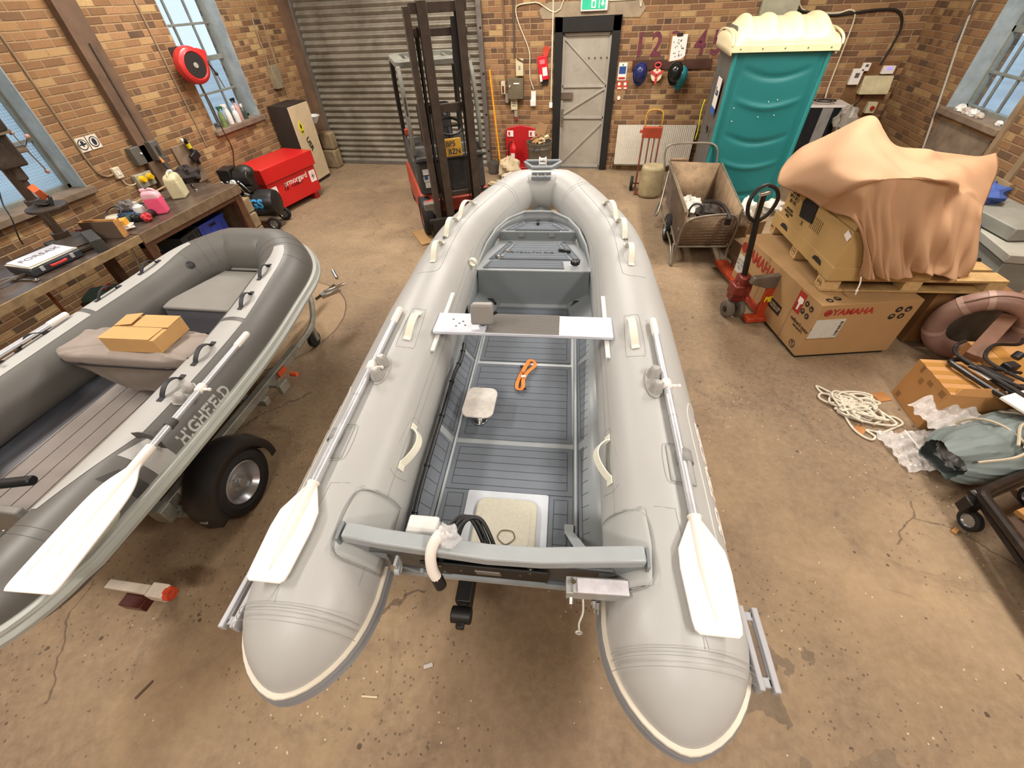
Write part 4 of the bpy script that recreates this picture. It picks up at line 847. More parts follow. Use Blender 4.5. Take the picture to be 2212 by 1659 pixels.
for sd in (-1,1):
    x=sd*.56
    MB().bb(x-.03,x+.03,.75,2.35,.33,.40).build('side_rail',gv,tl,bevel=.006)
    b=MB(); b.tube(smoothpts([(sd*.56,2.35,.36),(sd*.52,2.7,.36),(sd*.3,3.1,.36),(sd*.08,3.35,.36)],5),.028,8); b.build('drawbar_arm',gv,tl)
    wheel(tl,(sd*.78,1.06,.245),(sd,0,0))
    def mg(u,v,sd=sd):
        a=R(-8+196*u); rr=.30+.012*math.sin(v*PI); y=1.06+rr*math.cos(a); z=.245+rr*math.sin(a)*(1 if math.sin(a)>0 else 1); e=[(-.105,-.05),(-.10,0),(-.05,.008),(0,.016),(.05,.008),(.1,0),(.105,-.05)][min(6,int(v*6.01))]
        return (sd*.78+e[0],1.06+(rr+e[1])*math.cos(a),.245+(rr+e[1])*math.sin(a))
    MB().grid(mg,26,7).build('mudguard',mat('black mudguard','#211f1e',.4,var=.08),tl,solid=.004,ang=50)
    b=MB(); b.box((sd*.70,.78,.27),(.24,.03,.05)).box((sd*.70,1.36,.3),(.24,.03,.05)).box((sd*.80,.76,.28),(.05,.06,.012)); b.build('guard_bracket',gv,tl,bevel=.003)
b=MB()
for y in (.78,1.06,1.75): b.bb(-.62,.62,y-.03,y+.03,.27,.33)
b.build('axle_beam',gv,tl,bevel=.004)
for sd in (-1,1):
  b=MB(); b.bb(sd*.56-.05,sd*.56+.06,.70,.78,.30,.42).bb(sd*.3-.05,sd*.3+.3,.72,.76,.34,.38); b.build('end_clamp',gv,tl,bevel=.006)
MB().bb(.585,.592,.86,1.08,.335,.395).build('maker_sticker',mat('cream sticker','#cdb9a2',.6),tl)
lettering('MADE IN\nBRITAIN',.032,(.594,.98,.365),(0,1,0),(0,0,1),m_blk,tl)
b=MB(); b.cyl((.66,2.05,.33),(.72,2.05,.33),.02,n=10); b.box((.62,2.02,.38),(.012,.1,.05)); b.build('reflector',mat('orange reflector','#c4532c',.35),tl)
b=MB(); b.bb(.58,.70,1.86,1.9,.34,.37).bb(.68,.72,1.83,1.93,.31,.39); b.build('light_bracket',gv,tl,bevel=.003)
b=MB(); b.bb(-.03,.03,2.9,3.75,.33,.39); b.build('drawbar',gv,tl,bevel=.005)
b=MB(); b.bb(.0,.05,3.05,3.12,.33,.85).box((.03,3.1,.87),(.1,.16,.09)).cyl((-.05,3.1,.9),(.13,3.1,.9),.03,n=14); b.tube([(.12,3.1,.9),(.15,3.1,.9),(.16,3.2,.98),(.21,3.2,.98)],.009,8); b.build('winch_post',gv,tl,bevel=.004)
# coupling and jockey wheel seen past the bow
b=MB(); b.cyl((.36,3.1,.38),(.52,3.28,.46),.016,n=10).box((.50,3.18,.42),(.06,.2,.04),rot=(0,0,-40)).box((.55,3.20,.47),(.03,.22,.02),rot=(0,0,-40)).cyl((.53,3.33,.5),(.45,3.42,.54),.018,n=12); b.build('coupling',m_ss,tl,bevel=.004)
o=MB().lathe([(0,-.03),(.07,-.03),(.08,-.02),(.08,.02),(.07,.03),(0,.03)],(.36,2.83,.08),(1,0,0),20).build('jockey_wheel',tyre,tl); MB().box((.40,2.83,.15),(.03,.05,.16)).build('fork',gv,o,bevel=.004)
lb=thing('trailer_lamp','white plastic arm with round red lens sticking out behind the dinghy near the floor','trailer lamp',G(235,1262,.26),0)
a=Vector((0,0,0)); e=G(372,1283,.26)-G(235,1262,.26); d=e.normalized(); s_=d.cross(Vector((0,0,1))).normalized()
b=MB(); b.band([a,e*.42,e*.72],.05,.03); b.build('lamp_arm',mat('yellowed white plastic','#cdbfae',.5),lb,bevel=.004)
MB().box(e*.82,(.10,.075,.07),rot=(0,0,math.degrees(math.atan2(d.y,d.x)))).build('lamp_body',MATS['yellowed white plastic'],lb,bevel=.005)
b=MB(); b.lathe([(0,.012),(.034,.012),(.038,0),(.038,-.02)],e*.95+d*.01,d,20); b.build('red_lens',mat('red lens','#c4472c',.25,var=.25,scale=30),lb)
b=MB(); b.band([e*.05+Vector((0,0,-.03)),e*.4+Vector((0,0,-.06))-s_*0],.02,.02); b.box(e*.45+s_*.05+Vector((0,0,-.06)),(.14,.07,.06),rot=(0,0,math.degrees(math.atan2(d.y,d.x)))); b.build('dark_red_reflector',mat('dark red reflector','#4a1a12',.3),lb,bevel=.003)
# trailer below the big boat
t1=thing('boat_trailer','black boat trailer mostly hidden beneath the large pale grey boat','trailer',(-.239,.189,0),math.degrees(.097))
bkm=mat('black trailer steel','#191817',.5,var=.15)
b=MB()
for sd in (-1,1): b.bb(sd*.42-.03,sd*.42+.03,.75,3.6,.28,.35)
for y in (.8,1.6,2.5,3.3): b.bb(-.45,.45,y-.03,y+.03,.28,.34)
b.bb(-.03,.03,3.3,4.9,.28,.36); b.build('frame',bkm,t1,bevel=.004)
for sd in (-1,1): wheel(t1,(sd*.62,1.5,.245),(sd,0,0))
b=MB(); b.bb(-.23,-.15,.47,.75,.30,.40).bb(-.21,-.17,.36,.5,.33,.37); b.cyl((-.24,.42,.36),(-.14,.42,.36),.04,n=12); b.build('rear_roller_bracket',bkm,t1,bevel=.005)
b=MB()
for y in (.8,2.5):
    for sd in (-1,1): b.bb(sd*.3-.05,sd*.3+.05,y-.03,y+.03,.34,.5 if y<1 else .52)
b.build('bunk_post',bkm,t1)
# ================================================================ workbench and what stands on it
oak=mat('dark stained timber','#5a3a24',.6,var=.25,scale=8,bump=.3,bscale=30); wornt=mat('worn steel clad bench top','#5d4f45',.33,.25,var=.25,scale=5,dirt='#8a7d70',spec=.6); edge=mat('bench edge strip','#a08a68',.45,.3,var=.2,scale=12)
wb=thing('workbench','long dark timber workbench with steel clad top along the left brick wall','workbench',(-5.15,3.0,0))
MB().bb(-.44,.40,-2.1,.27,.85,.90).build('bench_top',wornt,wb,bevel=.004); MB().bb(-.44,.40,.275,1.82,.855,.905).build('bench_top',wornt,wb,bevel=.004)
b=MB(); b.bb(.40,.415,-2.1,.27,.83,.905); b.build('edge_strip',edge,wb,bevel=.002); MB().bb(.40,.412,.275,1.82,.80,.908).build('edge_strip',mat('grimy edge strip','#7d6a53',.5,.2,var=.2,scale=12),wb,bevel=.002)
b=MB(); b.bb(.30,.38,.28,1.8,.74,.85).bb(-.42,-.34,.28,1.8,.74,.85); b.build('bench_rail',oak,wb,bevel=.006)
for x in (.34,-.38):
    for y in (.33,1.74): MB().bb(x-.05,x+.05,y-.05,y+.05,0,.85).build('leg',oak,wb,bevel=.008)
MB().bb(.30,.38,-2.05,-1.97,0,.85).build('leg',oak,wb,bevel=.008)
MB().bb(-.4,.36,1.80,1.83,.0,.84).build('end_panel',mat('weathered timber end','#75604a',.7,var=.2,scale=9),wb)
for k,(dx,dy,dz,w_) in enumerate(((0,0,0,.26),(.01,-.01,.2,.25),(-.01,.01,.4,.24))):
    tag(MB().box((-5.15+dx,5.10+dy,.1+dz),(w_,.2,.19),rot=(0,0,2*k)).build('stone_block',MATL,bevel=.012),['lowest grey stone block stacked beside the bench end','middle grey stone block stacked beside the bench end','topmost grey stone block stacked beside the bench end'][k],'stone block','stone blocks beside the bench')
# drill press
cast=mat('grimy cast iron','#4a4037',.55,.3,var=.25,scale=10,dirt='#7a6a55'); dkc=mat('dark machine paint','#35302b',.5,var=.2)
dp=thing('drill_press','tall grimy pillar drill standing on the workbench in front of the window','drill press',(-5.30,3.0,.905),-18)
MB().box((.1,0,.02),(.55,.32,.04),rot=(0,0,0)).box((.15,0,.05),(.34,.24,.02)).build('base',cast,dp,bevel=.01)
MB().cyl((-.12,0,.03),(-.12,0,1.05),.04,n=20).cyl((-.12,0,.03),(-.12,0,.1),.07,n=20).build('pillar',mat('brown steel pillar','#5b4c3f',.4,.6,var=.15),dp)
b=MB(); b.cyl((-.12,0,.33),(-.12,0,.42),.065,n=18).box((-.0,0,.37),(.18,.08,.05)); b.lathe([(0,.0),(.15,.0),(.16,.012),(.16,.03),(0,.035)],(.15,0,.37),(0,0,1),24); b.build('work_table',cast,dp,bevel=.004)
crumple(MB(),(.12,.0,.425),.06,9,(1.4,1,.35),14).build('swarf',mat('dark swarf','#2f2a26',.7),dp)
b=MB(); b.box((.08,0,.86),(.22,.20,.26)).cyl((-.12,0,.75),(-.12,0,.95),.075,n=18).cyl((.12,0,.62),(.12,0,.80),.045,n=16).cyl((.12,0,.54),(.12,0,.63),.022,n=12); b.build('drill_head',cast,dp,bevel=.015)
b=MB(); b.prism(rrect(.62,.26,.12,6),(.02,0,1.0),(1,0,0),(0,1,0),(0,0,.11)); b.build('belt_cover',dkc,dp,bevel=.02)
b=MB(); b.prism(rrect(.64,.28,.13,6),(.02,0,.99),(1,0,0),(0,1,0),(0,0,.014)); b.build('cover_lip',mat('worn machine edge','#8a7862',.5,.3),dp)
b=MB(); b.cyl((.1,.1,.84),(.1,.18,.84),.03,n=14)
for a in (30,150,270): b.cyl((.1,.17,.84),(.1+.2*math.cos(R(a)),.2,.84+.2*math.sin(R(a))),.006,n=8)
b.build('feed_lever',m_ss,dp)
b=MB()
for a in (30,150,270): b.ball((.1+.2*math.cos(R(a)),.2,.84+.2*math.sin(R(a))),.019,10)
b.build('lever_knob',mat('pinkish knob','#b58d80',.5),dp)
b=MB(); b.box((.17,.02,.52),(.09,.06,.10),rot=(20,25,0)); b.build('orange_guard',mat('orange plastic','#d5673c',.5),dp,bevel=.006)
MB().prism(rrect(.04,.13,.018),(.22,.03,.43),(1,0,0),(0,.35,.9),(0,.02,-.01)).build('dark_handle',m_blk,dp,bevel=.006)
b=MB(); b.tube(smoothpts([(-.2,-.1,.62),(-.12,-.2,.45),(.02,-.25,.35),(.0,-.3,.2),(-.1,-.3,.1)],8),.006,6); b.build('power_cable',m_blk,dp)
def block(name,label,cat,c,d,m,rz=0,rx=0,bevel=.004,group=None):
    return tag(MB().box((0,0,0),d).build(name,m,bevel=bevel),label,cat,group)
def place(o,c,rz=0,rx=0,ry=0): o.location=c; o.rotation_euler=(R(rx),R(ry),R(rz)); return o
# case with papers
tc_=thing('tool_case','dark plastic tool case with red handle lying under papers on the workbench','tool case',(-5.07,2.59,.905),-6)
MB().box((0,0,.035),(.34,.44,.07)).build('case_body',mat('dark blue grey plastic','#2c3036',.45),tc_,bevel=.012)
b=MB(); b.band(smoothpts([(.17,-.06,.04),(.2,-.055,.045),(.205,.0,.045),(.2,.055,.045),(.17,.06,.04)],5),.018,.018); b.build('case_handle',mat('red plastic','#c43a34',.5),tc_,bevel=.003)
b=MB(); b.box((.172,-.13,.045),(.012,.03,.04)).box((.172,.13,.045),(.012,.03,.04)); b.build('catch',m_clr,tc_,bevel=.003)
pp=thing('number_plate','stack of white plates with faint black lettering on top of the dark tool case','plate',(-5.075,2.59,.978),-6)
MB().box((0,0,.004),(.33,.42,.006),rot=(0,0,3)).build('lower_plate',mat('cream board','#d8d2bd',.6),pp); MB().box((.0,.0,.014),(.30,.40,.006)).build('plate',mat('white board','#dcdbe2',.5,var=.04),pp)
lettering('FORSAX',.10,(-.02,.0,.018),(0,1,0),(-1,0,0),mat('faint grey print','#7f7f86',.6),pp,sx=.9)
place(tag(MB().box((0,0,0),(.10,.36,.14)).box((.0,0,.0),(.104,.02,.1)).build('battery_charger',mat('black grey plastic','#3b3936',.55,var=.15),bevel=.01),'black plastic press vice lying flat beside the drill base on the workbench','tool','bench clutter'),(-4.93,2.98,.955),62)
o=thing('wooden_box','open bare wood box standing on its side on the workbench','wooden box',(-5.03,3.22,.905),12)
MB().bb(-.19,.19,-.015,.0,0,.17).bb(-.19,.19,-.07,-.0,0,.012).bb(-.19,-.178,-.07,0,0,.17).bb(.178,.19,-.07,0,0,.17).build('box_panel',mat('pale wood','#c08c50',.7,var=.15,scale=12),o,bevel=.002)
MB().bb(-.18,.18,-.075,-.07,0,.17).build('dark_side',mat('dark cardboard side','#5b4a3c',.8),o)
place(tag(MB().box((0,0,0),(.30,.20,.05)).build('ring_binder',mat('maroon cover','#7c443b',.6,var=.1),bevel=.006),'flat maroon folder lying between the drill and the wooden box','folder'),(-5.33,3.33,.935),20)
place(tag(MB().box((0,0,0),(.26,.16,.04)).build('grey_pouch',mat('black fabric pouch','#2b2a33',.8),bevel=.015),'soft black pouch in front of the maroon folder on the bench','pouch'),(-5.18,3.20,.93),15)
o=thing('parts_box','small yellow orange box in a clear bag on the workbench','box',(-5.02,3.37,.905),25)
MB().box((0,0,.055),(.13,.09,.10),rot=(4,-6,0)).build('yellow_box',mat('amber card','#e2a33c',.5,var=.06),o,bevel=.004); crumple(MB(),(0,0,.03),.10,12,(1.1,.9,.3),18).build('clear_bag',film.m,o,ang=20)
place(tag(crumple(MB(),(0,0,0),.055,21,(1,.8,.8),16).build('red_tape_reel',mat('red knobbly plastic','#c9353a',.45)),'small red plastic cap near the bench edge, beside the pink can','cap'),(-4.93,3.60,.95),0)
place(tag(MB().lathe([(0,.06),(.07,.055),(.085,.03),(.085,0),(0,0)]).build('sander_pad',mat('off white disc','#ddd4c0',.5)),'round cream disc with a black cord looped over it on the bench','disc'),(-5.33,3.55,.91))
place(tag(MB().tube([(.1*math.cos(a),.075*math.sin(a),.06+.05*math.sin(a)) for a in np.linspace(0,2*PI,26)[:-1]],.006,6,True).build('cable_loop',m_blk),'black cable loop lying over the cream disc on the bench','cable'),(-5.30,3.55,.93))
def drill(label,loc,rz,c1):
    o=thing('power_drill',label,'power tool',loc,rz,'power tools on the bench'); MB().cyl((-.09,0,.04),(.07,0,.04),.036,n=16).cyl((.07,0,.04),(.12,0,.04),.02,.012,n=12).build('drill_body',c1,o,bevel=.004)
    MB().box((-.06,.07,.03),(.045,.13,.05),rot=(0,0,10)).box((-.06,.14,.035),(.08,.06,.065)).build('grip',m_blk,o,bevel=.01); return o
drill('navy blue power tool lying on its side among the bench clutter',(-5.2,3.62,.905),30,mat('navy plastic','#27405f',.45)); drill('green black power tool lying behind the yellow box',(-5.1,3.5,.905),-60,mat('deep green plastic','#24443c',.5))
drill('black power tool lying against the pink can',(-4.98,3.68,.905),110,m_blk)
place(tag(MB().lathe([(0,.15),(.02,.15),(.02,.125),(.05,.10),(.055,.08),(.055,0),(0,0)]).build('spray_can',m_whg),'short white topped bottle beside the pink can','bottle'),(-5.16,3.74,.905))
place(tag(crumple(MB(),(0,0,0),.13,33,(1,.8,.5),22).build('dust_mask',mat('grey cloth heap','#77706a',.8)),'dark grey rag heap at the back of the bench by the wall','rag'),(-5.45,3.85,.95))
def jerry(name,label,loc,rz,mb_,mt,w,d,h,fill):
    o=thing(name,label,'jerrycan',loc,rz); b=MB(); b.bb(-w/2,w/2,-d/2,d/2,0,h*.74)
    low=b.build('liquid' if fill else 'can_body',mb_,o,bevel=.02,seg=3)
    b=MB()
    n=8
    def top(u,v):
        k=[1,1,.93,.8,.55,.4,.38][min(6,int(v*6.01))]; z=[.70,.78,.86,.93,.97,.98,1.0][min(6,int(v*6.01))]*h; a=2*PI*u
        return (w/2*k*math.copysign(abs(math.cos(a))**.35,math.cos(a))-w*.18*(1-k),d/2*k*math.copysign(abs(math.sin(a))**.35,math.sin(a)),z)
    b.grid(top,32,7,cu=True); b.build('can_shoulder',mt,o); MB().cyl((-w*.3,0,h*.97),(-w*.3,0,h*1.07),.028,n=16).build('cap',mt if fill else m_whg,o,bevel=.003)
    b=MB(); b.tube(smoothpts([(-w*.1,0,h*.98),(w*.1,0,h*1.04),(w*.3,0,h*.98),(w*.38,0,h*.84)],5),.014,8); b.build('can_handle',mt,o); return o
jerry('pink_jerrycan','clear plastic can two thirds full of bright pink liquid on the bench',(-4.99,3.83,.905),28,mat('bright pink liquid','#ec5c80',.3,var=.03,emit=0),mat('milky pink plastic','#e6b4bc',.35),.17,.12,.25,True)
o=jerry('cream_jerrycan','cream plastic can with an orange hazard label at the far end of the bench',(-5.17,4.33,.905),-62,mat('cream plastic','#cfc8a0',.4),MATS['cream plastic'],.20,.15,.27,False)
MB().box((.0,-.078,.11),(.12,.004,.12)).build('label',m_wht,o); b=MB(); 
for k in range(3): b.box((-.035+.035*k,-.081,.075),(.026,.003,.03))
b.build('hazard_mark',mat('orange print','#d2552c',.5),o)
b=MB(); b.bb(-.0,.01,-.32,.3,0,.012); place(tag(b.build('measuring_stick',mat('pale stick','#d0b68a',.6)),'long thin pale stick leaning from pink can to cream can','stick'),(-5.28,4.05,1.02),-28,12)
def spanner(label,loc,rz,L,rx=0):
    b=MB(); b.box((0,0,.006),(L,.022,.010)); b.lathe([(.012,0),(.026,0),(.026,.012),(.012,.012),(.012,0)],(L/2,0,0),(0,0,1),14); b.box((-L/2-.01,.013,.006),(.04,.014,.01),rot=(0,0,20)).box((-L/2-.01,-.013,.006),(.04,.014,.01),rot=(0,0,-20)); return place(tag(b.build('spanner',m_ss,bevel=.002),label,'spanner','spanners on the bench'),loc,rz,rx)
spanner('steel spanner lying near the wall between the two cans',(-5.42,4.15,.907),40,.22); spanner('steel spanner lying right of the cream can',(-5.25,4.62,.907),-35,.26); spanner('steel spanner lying at the near end of the bench by the tool case',(-4.98,2.30,.907),8,.24)
place(tag(MB().band(smoothpts([(-.16,.02,.02),(-.05,.04,.03),(.06,.02,.02),(.16,.05,.015)],6),.022,.012).band(smoothpts([(-.14,-.04,.02),(-.03,-.02,.03),(.08,.02,.02)],6),.02,.012).build('pliers',mat('worn steel tool','#8d8072',.4,.6)),'worn steel pliers at the near end of the bench beside the plates','pliers'),(-5.05,2.27,.907),75)
o=thing('caulking_gun','black and silver glue gun standing against the wall at the bench end','glue gun',(-5.55,4.75,.905),0)
MB().cyl((0,0,.0),(-.1,.0,.26),.028,n=14).build('barrel',dkc,o); MB().cyl((-.1,0,.26),(-.12,0,.33),.018,.004,n=10).build('nozzle',mat('orange nozzle','#d88a3c',.5),o); MB().lathe([(.02,-.01),(.032,-.01),(.032,.01),(.02,.01),(.02,-.01)],(.0,-.03,.12),(0,1,0),16).build('clamp_ring',m_ss,o)
o=thing('torch_gun','upright black torch with yellow collar hanging on the brick wall above the bench end','torch',(-5.93,5.52,.92),0)
b=MB(); b.cyl((0,0,.0),(-.0,-.02,.22),.022,n=12).box((.02,-.03,.12),(.05,.16,.1),rot=(20,0,0)); b.build('torch_body',m_blk,o,bevel=.01); MB().cyl((0,-.02,.22),(0,-.03,.28),.03,n=14).build('yellow_collar',mat('yellow band','#e1cf2c',.5),o); b=MB(); b.cyl((0,-.03,.28),(0,-.05,.34),.026,n=12).box((.02,-.08,.33),(.05,.07,.03)); b.build('torch_head',m_blk,o,bevel=.006); MB().box((.03,-.11,.34),(.03,.03,.04)).build('white_knob',m_wht,o,bevel=.005)
# under the bench
def crate(name,label,loc,rz,w,d,h,m,group=None,tag_c=None):
    o=thing(name,label,'crate',loc,rz,group); b=MB(); t=.006
    b.bb(-w/2,w/2,-d/2,d/2,0,t).bb(-w/2,-w/2+t,-d/2,d/2,0,h).bb(w/2-t,w/2,-d/2,d/2,0,h).bb(-w/2,w/2,-d/2,-d/2+t,0,h).bb(-w/2,w/2,d/2-t,d/2,0,h)
    b.build('crate_shell',m,o,bevel=.002); b=MB(); e=.012
    b.bb(-w/2-e,w/2+e,-d/2-e,-d/2+t,h-.03,h).bb(-w/2-e,w/2+e,d/2-t,d/2+e,h-.03,h).bb(-w/2-e,-w/2+t,-d/2,d/2,h-.03,h).bb(w/2-t,w/2+e,-d/2,d/2,h-.03,h)
    for k in range(5): x=-w/2+w*(k+.5)/5; b.bb(x-.004,x+.004,-d/2-.006,-d/2,.01,h-.03); 
    for k in range(4): y=-d/2+d*(k+.5)/4; b.bb(w/2,w/2+.006,y-.004,y+.004,.01,h-.03)
    b.build('crate_rim',m,o,bevel=.003); b=MB(); b.box((w/2+.005,0,h-.06),(.004,.1,.03)); b.build('hand_hole',krd if False else m_blk,o)
    if tag_c: MB().box((w/2+.008,-d*.28,.05),(.004,.10,.05)).build('paper_label',tag_c,o)
    return o
crate('storage_crate','bright blue plastic crate with hand hole on top of a green one under the bench',(0,0,0),0,.40,.44,.26,mat('cobalt blue plastic','#3d4fb4',.45,var=.05),tag_c=mat('cream label','#d8c89a',.6)).location=(-5.28,4.45,.31)
crate('storage_crate','grey green plastic crate below the bright blue crate under the bench',(0,0,0),0,.42,.46,.28,mat('grey green plastic','#56705e',.5,var=.08)).location=(-5.28,4.45,.02)
o=crate('open_bin','dark open tray with wire rim under the bench, left of the blue crate',(0,0,0),10,.34,.34,.22,mat('dark slate plastic','#31383d',.5)); o.location=(-5.2,4.0,.36); o['category']='bin'
place(tag(MB().box((0,0,0),(.7,.6,.03)).build('bench_shelf',mat('dark shelf board','#2c221a',.8),bevel=.003),'dark shelf board under the far half of the workbench','shelf'),(-5.2,4.0,.33)) 
place(tag(MB().prism([(0,0),(.2,.02),(.24,.16),(.1,.2),(-.02,.1)],(0,0,0),(1,0,0),(0,1,0),(0,0,.06)).build('plywood_scrap',mat('ply scrap','#9d8355',.7),bevel=.004),'pale wood offcut with green strap under the bench','offcut'),(-5.1,3.65,.38),20)
place(tag(MB().band(smoothpts([(0,0,.0),(.05,.05,.04),(.12,.03,.02),(.14,.1,.03)],5),.03,.006).build('green_strap',mat('lime strap','#67b83c',.6)),'lime green strap on the pale offcut under the bench','strap'),(-5.08,3.6,.45))
for k,(lb,c,dm,rz) in enumerate((('flat green box lying on a dark carton under the bench','#4d6d62',(.34,.26,.05),30),('crumpled grey sheet heap on the floor below the bench','#5a4c3e',(.5,.35,.12),10),('long dark timber beam lying on the floor below the bench','#33261c',(.9,.14,.12),70),('pale plank leaning on the floor near the bench leg','#6d5b46',(.5,.1,.04),45))):
    nm=('flat_box','sheet_heap','timber_beam','plank')[k]; loc=((-5.32,2.95,.36),(-5.35,2.45,.2),(-5.2,3.0,.07),(-5.15,3.6,.1))[k]
    o=MB().box((0,0,0),dm).build(nm,mat(nm+' tone',c,.75,var=.2,scale=8),bevel=.01); place(tag(o,lb,nm.replace('_',' ')),loc,rz,0,0)
place(tag(MB().band([(0,0,0),(.0,.12,.01)],.03,.02).build('red_tool',MATS['red plastic'],bevel=.004),'small red handled tool on the flat green box below the bench','tool'),(-5.28,2.94,.40),20)
place(tag(MB().box((0,0,0),(.40,.30,.30)).build('floor_box',mat('dark carton','#4a3a2c',.8),bevel=.01),'dark carton on the floor holding up the green box below the bench','carton'),(-5.32,2.95,.17),15)
place(tag(MB().cyl((0,0,0),(.05,.0,.75),.016,n=10).build('broom_handle',mat('orange brown pole','#8b4b2e',.6)),'short orange brown pole leaning in the dark under the bench','pole'),(-5.55,2.62,.02),0)
place(tag(MB().cyl((0,0,0),(.0,.16,.78),.012,n=10).build('steel_bar',m_ss),'thin steel bar leaning by the middle bench leg','bar'),(-4.88,3.05,.0),0)
# ================================================================ on the left wall
b=MB(); 
def pipe(name,label,pts,r,m,clips=None,group=None):
    b=MB(); b.tube([V3(p) for p in pts],r,8); return tag(b.build(name,m),label,'pipe' if 'pipe' in name else 'cable',group)
pm=mat('old conduit','#9a8468',.6,.2,var=.15); bkc=mat('black cable','#1d1915',.6); crc=mat('cream cable','#d9cdb0',.5)
x=XL+.012
pipe('conduit_pipe','thin conduit running down the left wall to the switch by the window',[(x,4.13,4.5),(x,4.13,1.38)]+[tuple(p) for p in smoothpts([(x,4.13,1.38),(x,4.15,1.22),(x,4.22,1.15),(x,4.33,1.15)],5)][1:],.011,pm)
pipe('conduit_pipe','long straight conduit on the left wall between pilaster and shutter side window',[(x,5.85,4.5),(x,5.85,1.08)],.012,pm)
pipe('conduit_pipe','conduit beside the brick pilaster ending at the grey switch boxes',[(x+.09,4.90,2.35),(x+.09,4.90,1.35)],.014,mat('dark conduit','#5a4c40',.6))
pipe('conduit_pipe','left of two conduits above the wall switch near the shutter',[(x,7.9,4.5),(x,7.9,1.8)],.012,pm); pipe('conduit_pipe','right of two conduits near the shutter, reaching the tall cabinet',[(x,8.15,4.5),(x,8.12,1.2)],.012,pm)
def wallbox(name,label,y,z,w,h,d,m,cat='switch',x0=XL,s=1,group=None,face='x',extra=None):
    o=thing(name,label,cat,(x0,y,z) if face=='x' else (y,x0,z),0,group)
    if face=='x': MB().bb(0,s*d,-w/2,w/2,-h/2,h/2).build('housing',m,o,bevel=.006)
    else: MB().bb(-w/2,w/2,s*d,0,-h/2,h/2).build('housing',m,o,bevel=.006)
    return o
gy=mat('dull grey enclosure','#5e5a52',.5,var=.1); 
o=wallbox('switch_box','dark grey wedge shaped switch box on the left wall above the bench',4.74,1.25,.22,.2,.09,gy); MB().cyl((.09,0,.02),(.1,0,.02),.012,n=10).build('button',m_whg,o)
o=wallbox('isolator_box','tall dark grey isolator box on the pilaster above the bench',4.92,1.26,.12,.22,.08,gy,x0=XL+.09); MB().box((.085,0,.0),(.01,.03,.1)).build('lever',dkc,o)
o=wallbox('socket_box','small cream switch with a cord below it on the left wall',4.36,1.15,.09,.12,.045,crc); MB().box((.048,0,0),(.008,.03,.04)).build('rocker',m_wht,o)
b=MB(); b.tube(smoothpts([(.02,0,-.06),(.03,.02,-.14),(.03,.1,-.17),(.03,.17,-.15)],6),.006,6); b.build('flex',crc,o)
o=wallbox('twin_socket','box with two round yellow sockets low on the wall behind the bench',4.62,.99,.24,.16,.07,mat('clear grey box','#a09a88',.4),'socket')
for y in (-.05,.06): MB().lathe([(0,.05),(.03,.05),(.038,.03),(.045,.0)],(.07,y,.02),(1,0,0),20).build('yellow_socket',mat('socket yellow','#e6b91e',.4),o)
o=wallbox('junction_box','tan metal switchgear box on the wall near the shutter, beside the upper conduits',7.92,1.65,.2,.32,.1,mat('tan metal enclosure','#8a7d66',.5,var=.15,dirt='#6b5a42')); MB().box((.105,.05,-.1),(.01,.02,.04)).build('latch',m_ss,o)
# safety signs
for y,lb,kind in ((4.20,'left one of two round pictogram safety signs on the brick wall',0),(4.34,'right one of two round pictogram safety signs on the brick wall',1)):
    o=thing('safety_sign',lb,'sign',(XL+.004,y,1.50),0,'pictogram signs')
    MB().bb(0,.004,-.064,.064,-.07,.07).build('sign_plate',mat('cream sign','#e2d8c4',.5),o)
    MB().lathe([(.0,.0),(.054,.0),(.054,.003),(0,.003)],(.004,0,0),(1,0,0),28).build('ring',mat('sign navy','#262b3c',.5),o)
    MB().lathe([(.0,.0),(.045,.0),(.045,.001),(0,.001)],(.007,0,0),(1,0,0),28).build('disc',MATS['cream sign'],o)
    b=MB()
    if kind==0: b.prism([(-.04,.01),(.04,.01),(.04,-.005),(.012,-.005),(0,-.03),(-.012,-.005),(-.04,-.005)],(.008,0,0),(0,1,0),(0,0,1),(.001,0,0)).prism(circ(.018,12,0,.022),(.008,0,0),(0,1,0),(0,0,1),(.001,0,0))
    else: b.prism([(p[0]*.75,p[1]*1.05) for p in circ(.034,16)],(.008,0,0),(0,1,0),(0,0,1),(.001,0,0))
    b.build('pictogram',MATS['sign navy'],o)
# hose reel
hr=thing('hose_reel','red retractable hose reel with black disc mounted on the left wall','hose reel',(XL,6.10,2.02),-12)
rd=mat('glossy red plastic','#c4302e',.35,var=.05,coat=.2)
MB().bb(0,.12,-.03,.03,-.05,.12).bb(.0,.02,-.1,.1,-.12,.2).build('wall_bracket',mat('rusty dark bracket','#3a241c',.6),hr,bevel=.005)
b=MB(); pr=[(.0,-.08),(.17,-.08),(.205,-.06),(.215,-.02),(.215,.02),(.205,.06),(.17,.085),(.15,.09),(.15,.075),(0,.075)]; b.lathe(pr,(.22,0,0),(1,0,0),40); b.box((.22,.17,.1),(.13,.12,.12),rot=(-20,0,0)); b.build('reel_case',rd,hr,bevel=.012,seg=3)
MB().lathe([(0,.082),(.14,.082),(.145,.074),(0,.07)],(.22,0,0),(1,0,0),36).build('reel_disc',mat('ribbed black disc','#211a18',.7,var=.2,scale=30,bump=.5,bscale=120),hr); MB().lathe([(0,.092),(.03,.09),(.034,.08)],(.22,0,0),(1,0,0),20).build('hub',mat('grey hub cap','#9c968c',.5),hr)
b=MB(); b.tube(smoothpts([(.22,.2,.06),(.22,.27,-.05),(.22,.3,-.12)],6),.010,8).ball((.22,.305,-.13),.025,10); b.build('hose_end',bkc,hr); MB().tube([(.22,.31,-.15),(.22,.34,-.3)],.008,8).build('air_fitting',m_ss,hr)
